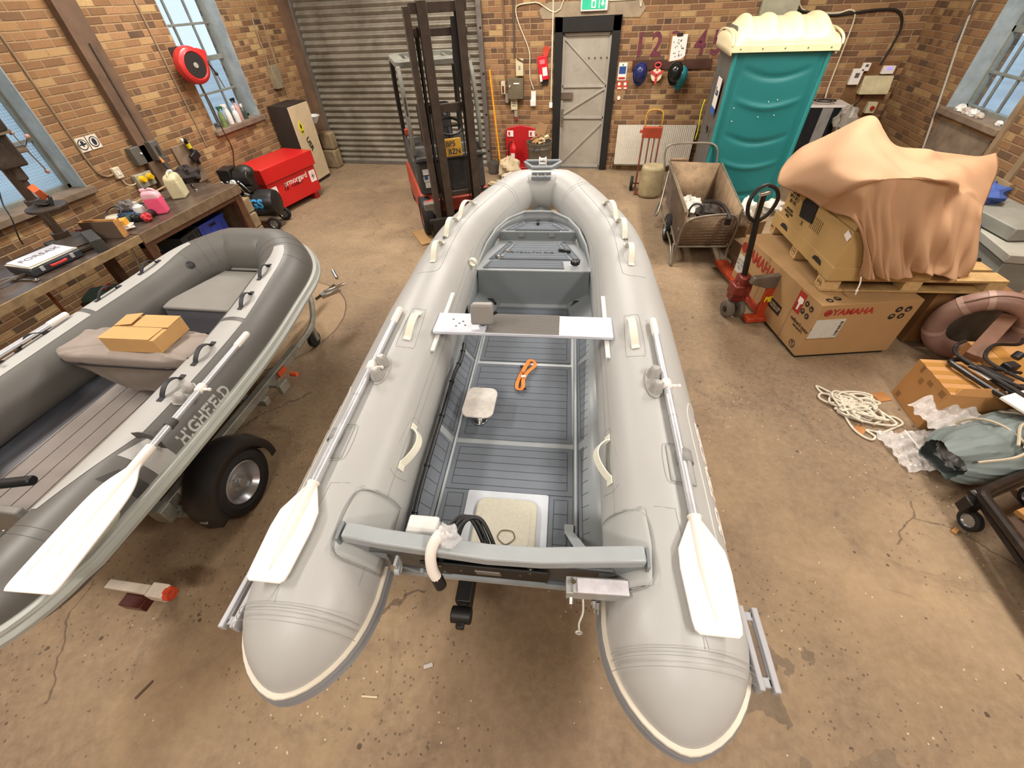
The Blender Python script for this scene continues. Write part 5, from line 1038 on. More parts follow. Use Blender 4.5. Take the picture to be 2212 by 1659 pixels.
b=MB(); b.tube(smoothpts([(.2,.0,-.2),(.21,.02,-.45),(.2,.03,-.8),(.17,.06,-1.05),(.1,.0,-1.3)],8),.009,8); b.build('hanging_hose',mat('brown rubber hose','#4a2c1a',.5),hr)
# spray bottles on the window sill
def spray(label,y,xx,h,body,head,rz):
    o=thing('spray_bottle',label,'spray bottle',(xx,y,1.212),rz,'spray bottles on the window sill')
    MB().lathe([(0,0),(.042,0),(.045,.01),(.045,h*.5),(.036,h*.66),(.015,h*.78),(.014,h*.84),(0,h*.84)],n=18).build('bottle_body',body,o)
    MB().lathe([(0,h*.78),(.018,h*.78),(.018,h*.86),(0,h*.86)],n=12).box((.0,.02,h*.92),(.025,.09,.035)).box((0,.055,h*.85),(.012,.012,.06),rot=(-25,0,0)).build('trigger_head',head,o,bevel=.004); return o
spray('green glass clear spray bottle with green trigger at the left of the sill',6.42,-6.03,.27,mat('green liquid bottle','#7d8f58',.3,var=.3,scale=20),mat('green trigger','#2f6a4a',.4),-30)
spray('white spray bottle beside the green one on the sill',6.60,-6.06,.27,m_wht,m_wht,160); spray('plain white bottle between the spray bottles on the sill',6.72,-6.02,.22,m_whg,m_wht,20)
spray('pink spray bottle with black trigger on the sill',6.83,-6.05,.32,mat('dusty pink bottle','#c59a92',.4),m_blk,180); spray('short dark spray bottle at the right end of the sill',6.97,-6.08,.2,mat('dark green bottle','#3a4a40',.4),m_wht,30)
# ================================================================ red store, tall cabinet, compressor
rs=thing('storage_vault','bright red steel storage box with hazard stickers near the shutter','storage box',(-5.49,6.50,0),-9)
red=mat('safety red paint','#c9201f',.38,var=.04,scale=3,coat=.1); w,d,h=.62,1.16,.72
MB().bb(-w/2+.03,w/2-.03,-d/2+.03,d/2-.03,.10,.58).build('body',red,rs,bevel=.006)
MB().bb(-w/2,w/2,-d/2,d/2,.52,.74).build('lid',red,rs,bevel=.008)
for y in (-.4,.4): MB().bb(-w/2+.02,w/2-.02,y-.05,y+.05,0,.10).build('skid',mat('dark red skid','#8a1714',.5),rs,bevel=.003)
xf=w/2-.029
for y,t_ in ((-.45,'!'),(.45,'A')):
    q=MB().bb(xf,xf+.003,y-.07,y+.07,.27,.45).build('hazard_sticker',m_wht,rs)
    b=MB(); P=[(0,.05),(.045,0),(0,-.05),(-.045,0)]
    for i in range(4): b.band([(xf+.005,y+P[i][0],.36+P[i][1]),(xf+.005,y+P[(i+1)%4][0],.36+P[(i+1)%4][1])],.005,.002,up=(1,0,0))
    b.build('diamond',mat('sticker red','#b3242a',.5),q); b=MB(); b.bb(xf+.004,xf+.006,y-.004,y+.004,.35,.39).bb(xf+.004,xf+.006,y-.004,y+.004,.335,.343) if t_=='!' else b.prism([(-.014,-.02),(.014,-.02),(.016,.0),(0,.028),(-.014,.002)],(xf+.004,y,.36),(0,1,0),(0,0,1),(.002,0,0)); b.build('symbol',m_blk,q)
lettering('armorgard',.125,(xf+.001,.06,.42),(0,1,0),(0,0,1),m_wht,rs,bold=.001); lettering('FLAMBANK',.05,(xf+.001,.06,.35),(0,1,0),(0,0,1),m_blk,rs)
b=MB(); b.band([(xf+.004,-.23,.33),(xf+.004,-.19,.44),(xf+.004,-.15,.33)],.014,.003,up=(1,0,0)); b.cyl((xf+.002,-.185,.34),(xf+.006,-.185,.34),.012,n=12); b.build('emblem',m_blk,rs)
tcab=thing('tall_cabinet','tall narrow black sided cabinet with cream front and yellow warning sign by the shutter','cabinet',(-5.76,7.72,0),0)
MB().bb(-.2,.19,-.30,.30,.0,1.30).build('cabinet_body',mat('matt dark brown panel','#2e251e',.7,var=.1),tcab,bevel=.005)
MB().bb(.19,.205,-.30,.30,.06,1.28).build('cabinet_front',mat('cream paint','#cdb896',.5,var=.06),tcab,bevel=.003)
MB().prism([(0,.13),(.08,0),(0,-.13),(-.08,0)],(.206,-.12,.94),(0,1,0),(0,0,1),(.002,0,0)).build('warning_sign',mat('warning yellow','#ddd02a',.5),tcab)
b=MB(); b.prism([(0,.08),(.025,.02),(0,-.02),(-.025,.02)],(.209,-.12,.94),(0,1,0),(0,0,1),(.002,0,0)).bb(.209,.211,-.16,-.08,.885,.895).bb(.209,.211,-.15,-.09,.868,.878); b.build('flame_symbol',m_blk,tcab)
lettering('USR',.13,(.207,-.02,.66),(0,.3,-.95),(0,.95,.3),m_blk,tcab,bold=.004)
bs=tag(MB().lathe([(0,-.12),(.05,-.12),(.13,-.01),(.14,.0),(.13,.01),(.05,-.09),(0,-.1)],(-5.72,8.27,1.0),(0,0,1),24).build('wash_basin',m_whg),'small white bowl fixed high behind the tall cabinet','basin')
cp=thing('air_compressor','black air compressor with blue lettered tank standing between bench and red box','compressor',(-5.40,5.60,0),12)
cp.scale=(1.17,1.17,1.17)
bt_=mat('black compressor paint','#1b1a19',.42,var=.12); cx=.0
b=MB(); b.lathe([(0,-.36),(.1,-.355),(.15,-.33),(.165,-.28),(.165,.28),(.15,.33),(.1,.355),(0,.36)],(0.0,0,.30),(1,0,0),32); b.build('tank',bt_,cp)
b=MB(); b.box((-.05,.0,.5),(.34,.2,.08)).box((-.14,.0,.62),(.16,.2,.24)).cyl((-.05,-.02,.62),(.14,-.02,.62),.095,n=20); b.build('motor',bt_,cp,bevel=.01)
b=MB(); b.ball((.06,.02,.68),.12,16,(1,.8,.7)); b.build('motor_cover',mat('dark green black cover','#24251f',.5),cp)
b=MB()
for k in range(4): b.tube(smoothpts([(-.2+.07*k,-.1,.55),(-.18+.07*k,-.15,.62),(-.13+.07*k,-.14,.55),(-.1+.07*k,-.13,.48)],5),.009,8)
b.cyl((-.06,-.15,.52),(.02,-.15,.50),.02,n=10).cyl((.05,-.16,.47),(.1,-.16,.45),.022,n=10); b.build('pipework',m_ss,cp)
b=MB(); b.lathe([(0,.02),(.035,.02),(.038,0),(0,0)],(-.04,-.14,.6),(0,-1,.3),16); b.build('gauge',m_whg,cp)
for sd in (-1,1):
    wheel(cp,(.27,sd*.17,.085),(0,sd,0),.085,.05)
b=MB(); b.box((-.24,0,.08),(.05,.2,.16)); b.build('foot',bt_,cp,bevel=.004)
lb_=mat('sky blue print','#3f9bd8',.5); 
def wraptank(vs,cxx,th0):
    out=[]
    for v in vs: a=R(th0)+v.y/.165; out.append(V3((cxx+v.x,-.1665*math.cos(a),.30+.1665*math.sin(a))))
    return out
vs,fs=text_mb('SGS',.15,bold=.006,extrude=.0005); MB().add(wraptank(vs,.10,12),fs).build('lettering',lb_,cp,smooth=False)
vs,fs=text_mb('AIR COMPRESSORS',.028,extrude=.0005); MB().add(wraptank(vs,.10,-14),fs).build('lettering',lb_,cp,smooth=False)
b=MB()
for r in (.022,.043,.062): b.tube(wraptank([Vector((r*math.cos(a),r*math.sin(a),0)) for a in np.linspace(0,2*PI,24)[:-1]],-.11,8),.006,6,True)
b.build('emblem',lb_,cp)
place(tag(crumple(MB(),(0,0,0),.13,44,(1.2,1,.8),20).build('wire_brush_heap',mat('dark bristly heap','#332b29',.9,bump=.6,bscale=60)),'dark bristly heap at the far end of the bench against the wall','brush heap'),(-5.52,4.98-.1,.98))
# ================================================================ forklift
fk=thing('forklift','red and black forklift truck with tall mast parked in front of the roller shutter','forklift',(-2.14,5.84,0),29)
fb_=mat('dusty black truck panel','#3b3a37',.55,var=.15,scale=5,dirt='#6d665c',dirt_amt=.4); fr_=mat('faded truck red','#b4452f',.5,var=.15,scale=6,dirt='#6e3a2c'); fm_=mat('rusty mast steel','#4d4239',.5,.3,var=.2,scale=8,dirt='#6d5747'); fg_=mat('dusty roof guard','#6b6a60',.6,var=.15,dirt='#8f8c7e'); ft_=mat('smoked polycarbonate','#8b8c7c',.3,var=.1)
SX=lambda pf,x0,x1:[(pf,x0,x1)]
b=MB(); b.prism([(-.05,.3),(.0,.56),(.25,.60),(1.5,.62),(1.78,.5),(1.8,.22),(1.6,.14),(.35,.14),(.30,.3)],(-.5,0,0),(0,1,0),(0,0,1),(1.0,0,0)); b.build('chassis',fr_,fk,bevel=.03,seg=3)
b=MB(); b.prism([(.02,.56),(.05,1.02),(.12,1.14),(.2,1.12),(.24,.68),(.55,.66),(.6,.86),(1.35,.98),(1.62,.9),(1.74,.64),(1.5,.6)],(-.47,0,0),(0,1,0),(0,0,1),(.94,0,0)); b.build('body_shell',fb_,fk,bevel=.03,seg=3)
b=MB(); b.box((0,-.0,.80),(.92,.07,.46),rot=(-6,0,0)); b.build('front_cowl',fb_,fk,bevel=.02)
b=MB(); b.box((.0,-.035,.99),(.94,.05,.02)); b.build('cowl_seam',m_blk,fk)
b=MB(); b.box((.05,-.065,1.12),(.23,.014,.21),rot=(-14,0,0)); pl=b.build('number_plate',mat('plate yellow','#d7a02a',.5,var=.05),fk,bevel=.01)
ca,sa=math.cos(R(14)),math.sin(R(14))
lettering('BP5',.085,(.02,-.0725,1.165),(1,0,0),(0,sa,ca),m_blk,fk,bold=.002); lettering('BZN',.085,(.06,-.0725-.022,1.075),(1,0,0),(0,sa,ca),m_blk,fk,bold=.002)
lettering('3',.06,(.33,-.04,.95),(1,0,0),(0,.1,1),m_wht,fk)
b=MB(); b.box((-.36,-.05,.86),(.09,.006,.07),rot=(-6,0,0)).box((-.35,-.058,.775),(.11,.006,.07),rot=(-6,0,0)).box((-.35,-.066,.70),(.09,.006,.07),rot=(-6,0,0)); b.build('sticker',mat('sticker white','#d8d6d0',.5,var=.1),fk)
MB().box((-.37,-.061,.79),(.05,.006,.04),rot=(-6,0,0)).build('blue_print',mat('print blue','#2f4a86',.5),fk)
b=MB(); b.box((0,-.06,.42),(.96,.12,.18)); b.build('front_beam',fr_,fk,bevel=.015)
MB().box((-.40,-.13,.42),(.16,.16,.16)).build('grey_block',mat('grey painted block','#7f776a',.6,var=.15),fk,bevel=.01)
for sd in (-1,1):
    o=wheel(fk,(sd*.44,.02,.27),(sd,0,0),.27,.17); o2=wheel(fk,(sd*.42,1.5,.23),(sd,0,0),.23,.16)
    for q in (o,o2):
        for ch in [c for c in bpy.data.objects if c.parent==q]: ch.data.materials[0]=mat('faded rim red','#a9412f',.5,var=.15)
# mast
for nm,x0,x1,y0,y1,zt in (('mast_outer_rail',-.345,-.275,-.36,-.22,2.52),('mast_inner_rail',-.20,-.10,-.40,-.26,2.56),('mast_inner_rail',.20,.29,-.40,-.26,2.56),('mast_outer_rail',.285,.315,-.30,-.20,2.50)):
    b=MB(); b.bb(x0,x1,y0,y0+.018,.08,zt).bb(x0,x1,y1-.018,y1,.08,zt); xm=x0 if x0<0 else x1-.018; b.bb(xm,xm+.018,y0,y1,.08,zt).build(nm,fm_,fk,bevel=.004)
for z,h,y in ((2.50,.09,-.33),(2.30,.07,-.28),(1.60,.09,-.26),(.62,.06,-.28)): MB().box((.02,y,z),(.62,.05,h)).build('mast_crossbar',fm_,fk,bevel=.005)
b=MB(); b.cyl((-.24,-.27,.15),(-.24,-.27,2.3),.018,n=10); b.tube(smoothpts([(-.22,-.3,2.35),(-.235,-.33,1.8),(-.24,-.33,1.0),(-.2,-.3,.5)],8),.012,8); b.build('hydraulic_hose',mat('hose brown black','#2f2722',.6),fk)
for x in (.155,.185): MB().box((x,-.33,1.4),(.012,.014,2.0)).build('lift_chain',mat('chain steel','#3a332d',.5,.6),fk)
MB().prism([(0,0),(.07,0),(.09,-.35),(.05,-.62),(0,-.62)],(.215,-.36,2.42),(-1,0,0),(0,0,1),(0,.03,0)).build('chain_bracket',m_blk,fk)
b=MB(); b.box((.0,-.46,.30),(.92,.05,.16)).box((.0,-.46,.10),(.92,.05,.1)).box((-.44,-.46,.2),(.04,.05,.28)).box((.44,-.46,.2),(.04,.05,.28)).box((.02,-.40,.22),(.3,.1,.3)); b.build('carriage',mat('black fork carriage','#2a2724',.55,.2,var=.2),fk,bevel=.006)
for sd in (-1,1): MB().box((sd*.25,-.9,.06),(.1,.85,.035)).build('fork_tine',MATS['black fork carriage'],fk,bevel=.004)
# overhead guard and cab
for sd in (-1,1):
    b=MB(); b.band(smoothpts([(sd*.45,.28,1.97),(sd*.455,.16,1.75),(sd*.46,.06,1.3),(sd*.46,.05,1.05)],6),.06,.05,up=(1,0,0)); b.build('front_post',fg_,fk,bevel=.01)
    b=MB(); b.band(smoothpts([(sd*.44,1.3,1.97),(sd*.45,1.38,1.6),(sd*.45,1.42,1.1),(sd*.45,1.4,.9)],6),.11,.06,up=(1,0,0)); b.build('rear_post',mat('black post','#1d1c1b',.5),fk,bevel=.012)
b=MB(); fr=rrect(.96,1.12,.14,6,0,.8); inn=rrect(.70,.82,.16,6,0,.8); n=len(fr)
vs=[(x,y,2.03-.02*abs(x)) for x,y in fr]+[(x,y,2.04-.02*abs(x)) for x,y in inn]+[(x*1.0,y,1.96) for x,y in fr]+[(x,y,1.96) for x,y in inn]
b.add(vs,[[i,(i+1)%n,n+(i+1)%n,n+i] for i in range(n)]+[[2*n+i,3*n+i,3*n+(i+1)%n,2*n+(i+1)%n] for i in range(n)]+[[i,2*n+i,2*n+(i+1)%n,(i+1)%n] for i in range(n)]+[[n+i,n+(i+1)%n,3*n+(i+1)%n,3*n+i] for i in range(n)]); b.build('roof_guard',fg_,fk,bevel=.008)
MB().prism(inn,(0,0,1.965),(1,0,0),(0,1,0),(0,0,.01)).build('roof_pane',ft_,fk)
for k in range(4): MB().box((-.26+.175*k,.8,1.99),(.03,.80,.03)).build('roof_bar',fg_,fk,bevel=.006)
b=MB(); b.box((0,.7,.95),(.5,.5,.14)).box((0,.98,1.22),(.48,.12,.5),rot=(-8,0,0)); b.build('driver_seat',mat('worn black seat','#262524',.6,var=.15),fk,bevel=.04,seg=3)
b=MB(); b.tube([(.08+.17*math.cos(a),.26+.15*math.sin(a),1.30+.07*math.sin(a)) for a in np.linspace(0,2*PI,26)[:-1]],.015,8,True); b.cyl((.08,.16,1.0),(.08,.26,1.29),.03,n=12).box((.08,.26,1.3),(.3,.03,.02)); b.build('steering_wheel',m_blk,fk)
b=MB(); b.tube(smoothpts([(-.1,.3,1.1),(-.12,.32,1.38),(-.02,.33,1.5),(.06,.3,1.42)],6),.018,8); b.build('lever',mat('grey lever','#55534f',.4),fk)
MB().box((-.40,1.1,1.12),(.12,.06,.08)).build('red_switch',fr_,fk,bevel=.01)
b=MB(); b.box((-.455,.08,1.25),(.02,.03,.9)).box((-.46,.7,1.02),(.02,1.1,.06)); b.build('door_frame',fb_,fk,bevel=.004)
place(tag(MB().box((0,0,.012),(.5,.34,.024)).build('plywood_sheet',mat('pale plywood','#b08a58',.7,var=.1),bevel=.002),'small pale plywood sheet on the floor in front of the forklift wheel','plywood'),G(925,512,0),-52)
# ================================================================ portable toilet
pt=thing('portable_toilet','tall teal portable toilet with cream domed roof and grey side panels','portable toilet',(1.91,7.5,0))
teal=mat('teal moulded plastic','#1f7474',.42,var=.03,scale=2,spec=.45); gside=mat('grey moulded side','#625f5a',.55,var=.06); crm=mat('cream roof plastic','#e9dfb4',.45,var=.03)
nx,nz=42,80
def tealf(u,v):
    x=-.52+1.04*u; z=.06+1.88*v; d=0
    edge=min(u,1-u); 
    if edge>.07:
        k=min(1,(edge-.07)/.03)
        d=.012*k
        for zc_,sg in ((1.78,-1),(1.05,-1),(.35,-1)):
            s_=z-(zc_-.11*math.cos(PI/2*(x/.42)) if abs(x)<.42 else 9)
            if abs(x)<.40: d+= .022*math.exp(-(s_/.028)**2)*-1*k*math.cos(x/.4*PI/2)**.5
        for zc_ in (1.45,.72):
            s_=z-(zc_-.10*math.cos(PI/2*min(1,abs(x)/.42)))
            if abs(x)<.40: d+= .022*math.exp(-(s_/.028)**2)*k*math.cos(x/.4*PI/2)**.5
    return (x,-.55-d,z)
b=MB(); b.grid(tealf,nx,nz); b.build('front_panel',teal,pt,ang=80)
for sd in (-1,1): MB().cyl((sd*.525,-.545,.05),(sd*.525,-.545,1.95),.028,n=14).build('corner_post',mat('lighter teal edge','#2c8482',.4,var=.03),pt)
b=MB()
for x in (-.25,-.02,.12,.12,-.28): pass
for x,z in ((-.38,1.35),(-.36,1.2),(.02,1.42),(.12,1.44),(-.05,1.25),(.14,1.27)): b.cyl((x,-.57,z),(x,-.575,z),.007,n=8)
b.build('rivet',m_whg,pt)
def side(sd):
    def fn(u,v):
        y=-.53+1.06*u; z=.06+2.1*v; top=1.93+.27*math.sin(PI*min(1,max(0,(y+.53)/1.06)))**.6; z=min(z,top); d=0
        e=min(u,1-u)
        if e>.09 and .05<v<.93: d=-.02*min(1,(e-.09)/.03)*min(1,(v-.05)/.03)*min(1,(.93-v)/.03)
        return (sd*(.53+d),y,z)
    return fn
for sd in (-1,1): MB().grid(side(sd),30,60).build('side_panel',gside,pt,solid=.01,ang=60)
MB().bb(-.53,.53,.53,.56,.05,1.95).build('rear_door',gside,pt); MB().bb(-.57,.57,-.58,.58,0,.08).build('base',mat('dark grey base','#3d3c3a',.6),pt,bevel=.01)
def roof(u,v):
    x=-.58+1.16*u; a=PI*v; rib=.035*max(0,math.sin(PI*((x+.58)/.29)))**.0 if False else 0
    q=(x+.42)/.28; rb=.035*(math.exp(-((q-round(q))/.16)**4)) if -.2<q<3.2 else 0
    ex=max(0,(abs(x)-.42)/.16); h=.25*(1-ex**2*.75)+rb*(1-ex); w=.60
    k=math.sin(a)**.75 if math.sin(a)>0 else 0
    return (x,-w*math.cos(a),1.985+h*k)
b=MB(); b.grid(roof,80,40); b.build('roof_dome',crm,pt,ang=60)
b=MB(); 
for y in (-.60,.60): b.bb(-.60,.60,y-.015,y+.015,1.93,2.0)
for x in (-.60,.60): b.grid(lambda u,v,x=x:(x+(-.012 if v<.5 else .012),-.6*math.cos(PI*u),1.94+.30*.42*(math.sin(PI*u) if 0<u<1 else 0)**.75+(.05 if True else 0)),24,2); 
b.build('eaves',crm,pt,solid=.02,bevel=.004)
def gable(sd):
    def fn(u,v):
        y=-.60*math.cos(PI*u); zt_=1.985+.115*(math.sin(PI*u)**.75 if 0<u<1 else 0); return (sd*.585,y,1.90+(zt_-1.90)*v)
    return fn
for sd in (-1,1): MB().grid(gable(sd),30,4).build('gable_trim',crm,pt,solid=.02)
b=MB()
for k in range(5): b.cyl((-.5+.25*k,-.62,1.965),(-.5+.25*k,-.618,1.965),.008,n=8)
b.build('roof_screw',mat('screw brown','#6e5c48',.5),pt)
MB().bb(-.556,-.552,-.25,.05,1.28,1.62).build('company_sticker',m_wht,pt); MB().bb(-.557,-.553,-.25,.05,1.20,1.28).build('blue_band',mat('sticker blue','#2d62b0',.5),pt)
lettering('Osan',.13,(-.558,-.10,1.46),(0,-1,0),(0,0,1),mat('sticker navy','#233a5e',.5),pt,sx=.8)
b=MB(); b.lathe([(0,.0),(.04,.01),(.05,.02),(.055,.03)],(-.545,-.1,1.0),(-1,0,0),16); b.build('side_dimple',mat('dark dimple','#3f3d3a',.6),pt)
hv=tag(MB().grid(lambda u,v:(1.335+.012*math.sin(v*7),8.08+.05*u+.02*math.sin(9*v),.7+.55*v),4,14).build('high_visibility_vest',mat('fluorescent yellow','#d5e02c',.6),solid=.01),'strip of fluorescent yellow vest hanging behind the toilet','vest')
# ================================================================ hand cart with rubble
ct=thing('cage_trolley','galvanised mesh sided hand cart lined with boards standing beside the teal toilet','cart',(0,0,0))
zt_=.70; A0=(.935,5.0);A1=(1.525,5.16);B0=(.865,6.90);B1=(1.545,6.86); zb=.24
A0b=(.93,5.13);A1b=(1.50,5.2);B0b=(.90,6.6);B1b=(1.52,6.6)
bd=mat('stained chipboard','#8f7659',.8,var=.2,scale=6,dirt='#4c3c2e',dirt_amt=.6); gt=mat('dull galvanised tube','#8d8577',.4,.5,var=.12,dirt='#6b5b48')
def wallq(p,q,pb,qb,m,name,zt=zt_,zbm=zb,th=.012): MB().add([(*pb,zbm),(*qb,zbm),(*q,zt),(*p,zt)],[[0,1,2,3]]).build(name,m,ct,solid=th,offset=0)
wallq(A0,B0,A0b,B0b,bd,'side_board'); wallq(A1,B1,A1b,B1b,bd,'side_board'); wallq(B0,B1,B0b,B1b,bd,'end_board',zt=.70)
MB().add([(B0[0],B0[1],.70),(B0[0]+.24,B0[1],.70),(B0[0]+.24,B0[1],.745),(B0[0],B0[1],.745)],[[0,1,2,3]]).build('board_edge',bd,ct,solid=.01)
wallq(A0,A1,A0b,A1b,bd,'end_board',zt=.64,th=.01); MB().add([(*A0b,zb),(*A1b,zb),(*B1b,zb),(*B0b,zb)],[[0,1,2,3]]).build('floor_board',bd,ct,solid=.01)
mesh_=mat('rusty wire mesh','#7a6a5c',.5,.4,var=.2)
def wmesh(p,q,pb,qb,n,m_,off,name):
    b=MB(); p,q,pb,qb=[V3(a) for a in (p,q,pb,qb)]; o=V3(off)
    for i in range(n+1):
        t=i/n; b.tube([pb+(qb-pb)*t+o,p+(q-p)*t+o],.0022,4)
    for j in range(m_+1):
        t=j/m_; b.tube([pb+(p-pb)*t+o,qb+(q-qb)*t+o],.0022,4)
    b.build(name,mesh_,ct)
wmesh((*A0,zt_),(*B0,zt_),(*A0b,zb),(*B0b,zb),60,14,(-.014,0,0),'side_mesh'); wmesh((*A0,.62),(*A1,.62),(*A0b,zb),(*A1b,zb),24,10,(0,-.014,0),'end_mesh')
for p,q,pb,qb in ((A0,B0,A0b,B0b),(A1,B1,A1b,B1b)):
    s_=-.02 if p is A0 else .02
    b=MB(); b.tube([(pb[0]+s_,pb[1],zb),(qb[0]+s_,qb[1],zb)],.013,8).tube([(p[0]+s_,p[1],zt_-.01),(q[0]+s_,q[1],zt_)],.012,8); b.build('side_rail',gt,ct)
b=MB(); b.tube(smoothpts([(A0b[0]-.02,5.28,0.20),(A0b[0]-.03,5.06,.0+.012),(A0b[0]-.01,5.12,.2),(A0[0]-.01,5.0,.53),(A0[0]+.1,5.0,.64),(A1[0]-.1,5.13,.64),(A1[0]+.01,5.14,.53),(A1b[0]+.03,5.18,.2),(A1b[0]+.03,5.12,.012),(A1b[0]-.05,5.35,.2)],6),.014,8); b.tube([(A0b[0],5.11,.24),(A1b[0],5.18,.24)],.013,8); b.build('front_loop',gt,ct)
b=MB(); b.tube(smoothpts([(.80,6.6,.25),(.72,6.3,.18),(.76,6.25,.22),(.86,6.8,.6)],5),.013,8); b.tube(smoothpts([(.80,6.88,.60),(.77,6.9,.80),(.80,6.91,.90),(.95,6.92,.93),(1.25,6.92,.94),(1.40,6.92,.92),(1.47,6.9,.85),(1.50,6.88,.68)],6),.014,8); b.build('push_handle',gt,ct)
b=MB(); b.tube(smoothpts([(.80,6.6,.25),(.82,6.2,.2),(.86,5.7,.17),(.88,5.3,.16),(.89,5.08,.02)],5),.012,8); b.build('runner',gt,ct)
for sd,x in ((-1,.87),(1,1.63)): wheel(ct,(x,5.85,.17),(sd,0,0),.17,.07)
crumple(MB(),(1.10,5.95,.42),.17,61,(1,1.3,.6),22).build('x',m_whg); o=bpy.data.objects['x']; o.name='sand_bag'; tag(o,'crumpled white paper sack inside the mesh cart','sack'); o.data.materials[0]=mat('printed white sack','#c9c2b8',.7,var=.2,scale=14,dirt='#8d8478')
tag(MB().tube([(1.12+.085*math.cos(a),5.50+.04*math.sin(a),.52+.085*math.sin(a)) for a in np.linspace(0,2*PI,24)[:-1]],.012,8,True).build('rubber_ring',m_blk),'black rubber ring standing beside the sack in the cart','ring')
tag(crumple(MB(),(1.32,5.75,.42),.12,62,(1.3,1.2,.8),20).build('scrap_heap',mat('dark scrap','#3a322c',.7,.3,var=.3,scale=20)),'dark tangled scrap in the middle of the mesh cart','scrap',kind='stuff')
b=MB(); b.tube(smoothpts([(1.24,5.75,.56),(1.30,5.5,.65),(1.36,5.28,.68),(1.40,5.08,.64),(1.39,5.05,.58)],6),.022,8); b.box((1.395,5.05,.60),(.06,.05,.08)); tag(b.build('chain_hook',mat('dark iron','#2d2724',.5,.5),bevel=.006),'dark iron hook hanging over the near rim of the mesh cart','hook')
tag(crumple(MB(),(1.10,5.25,.42),.11,65,(1.6,.9,.7),18).build('rubble_heap',mat('grey brown rubble','#8d7c68',.9,var=.3,scale=18)),'grey brown rubble in the near end of the cart','rubble',kind='stuff')
tag(crumple(MB(),(1.72,5.6,.5),.13,71,(.7,1.3,1.2),22).build('white_sack',mat('white woven sack','#ded6c8',.7,var=.06)),'white bag bulging behind the right side of the mesh cart','sack')
tag(crumple(MB(),(1.90,5.8,.16),.16,72,(1.0,.8,1.1),22).build('black_bag',mat('black plastic sack','#161616',.35)),'black plastic bag between toilet and pallet truck','bag')
tag(crumple(MB(),(1.98,5.5,.6),.12,73,(1.2,1,.7),22).build('clear_bag',mat('greyish wrap','#b9b2a4',.35,var=.15,scale=14)),'greyish white plastic wrap heap behind the pallet truck handle','plastic wrap')
for k,(x,y,z,w_,l_,h_,rz,lb) in enumerate(((1.78,5.35,.12,.2,.28,.22,20,'brown carton on the floor right of the cart, behind the pallet truck'),(1.84,5.7,.2,.3,.22,.34,35,'taller brown carton on the floor between cart and boxes'),(1.72,5.0,.07,.26,.22,.13,-10,'low dark red brown box on the floor under the pallet truck handle'))):
    tag(place(MB().box((0,0,0),(w_,l_,h_)).build('carton',mat('dull carton %d'%k,('#8f7457','#a78a63','#6f4a3a')[k],.8,var=.1),bevel=.004),(x,y,z),rz),lb,'carton')
# sack truck and drum
sk=thing('sack_truck','rusty red and yellow sack truck leaning by the white radiator','sack truck',(0.60,7.72,0),-4)
rr=mat('rusty red steel','#7c3b26',.6,.2,var=.25,scale=14,dirt='#4a2c20'); yl=mat('chipped yellow paint','#b98a35',.5,var=.25,scale=20,dirt='#5b3a28')
b=MB(); b.tube(smoothpts([(-.12,.14,.86),(-.13,.16,1.05),(-.10,.17,1.14),(.0,.17,1.16),(.10,.17,1.14),(.13,.16,1.05),(.12,.14,.86)],6),.013,8); b.build('handle',yl,sk)
b=MB()
for x in (-.13,.13): b.tube([(x,-.02,.05),(x,.14,.90)],.014,8)
for x in (-.03,.05): b.tube([(x,.02,.2),(x,.14,.85)],.010,6)
b.build('frame',rr,sk); b=MB(); b.box((0,.12,.86),(.30,.05,.16),rot=(10,0,0)).box((-.17,.12,.87),(.05,.04,.04)); b.build('back_plate',mat('orange red plate','#a8432a',.5,var=.15,dirt='#5a2c1e'),sk,bevel=.006)
for sd in (-1,1): wheel(sk,(sd*.2,.03,.11),(sd,0,0),.11,.05)
b=MB(); b.cyl((-.2,.03,.11),(.2,.03,.11),.012,n=8); b.box((0,-.12,.015),(.26,.2,.012)); b.build('toe_plate',rr,sk)
dr=tag(MB().prism([(p[0],p[1]) for p in [(.19*math.cos(a)*(1.05 if int(k)%2==0 else 1),.17*math.sin(a)) for k,a in enumerate(np.linspace(0,2*PI,11)[:-1])]],(0,0,0),(1,0,0),(0,1,0),(0,0,.48)).build('plastic_drum',mat('dusty beige plastic','#a49470',.7,var=.15,scale=6,dirt='#6d5f48'),bevel=.05,seg=4),'dusty beige rounded container standing in front of the sack truck','container'); place(dr,(.70,7.50,0),8,0,0)
# ================================================================ back wall
Yw=YB-.001
rad=thing('radiator','long white ribbed radiator on the back wall right of the door','radiator',(.74,Yw,0))
b=MB(); b.bb(-.67,.67,-.11,-.10,.13,.77); 
def rf(u,v): x=-.665+1.33*u; return (x,-.115-.006*(1 if math.sin(x*2*PI/.033)>0 else -1)*(1 if .06<v<.94 else 0),.13+.64*v)
MB().grid(rf,320,10).build('ribbed_front',mat('radiator white','#ddd6c6',.4,var=.03),rad,ang=20)
b=MB(); b.bb(-.67,.67,-.11,-.03,.14,.76); b.build('radiator_core',MATS['radiator white'],rad,bevel=.006); b=MB(); b.cyl((-.70,-.06,.0),(-.70,-.06,.18),.012,n=8).cyl((-.70,-.06,.17),(-.66,-.06,.17),.014,n=8).cyl((-.70,-.06,.17),(-.70,-.06,.24),.02,n=10).tube([(-.66,-.05,.10),(.67,-.05,.10)],.012,8); b.build('radiator_valve',m_ss,rad)
MB().box((.06,-.13,.70),(.05,.03,.13)).build('drying_cloth',MATS['mat x'] if 'mat x' in MATS else m_blk,rad)
ex=thing('exit_sign','green and white illuminated exit sign above the door','exit sign',(-.52,Yw,2.40))
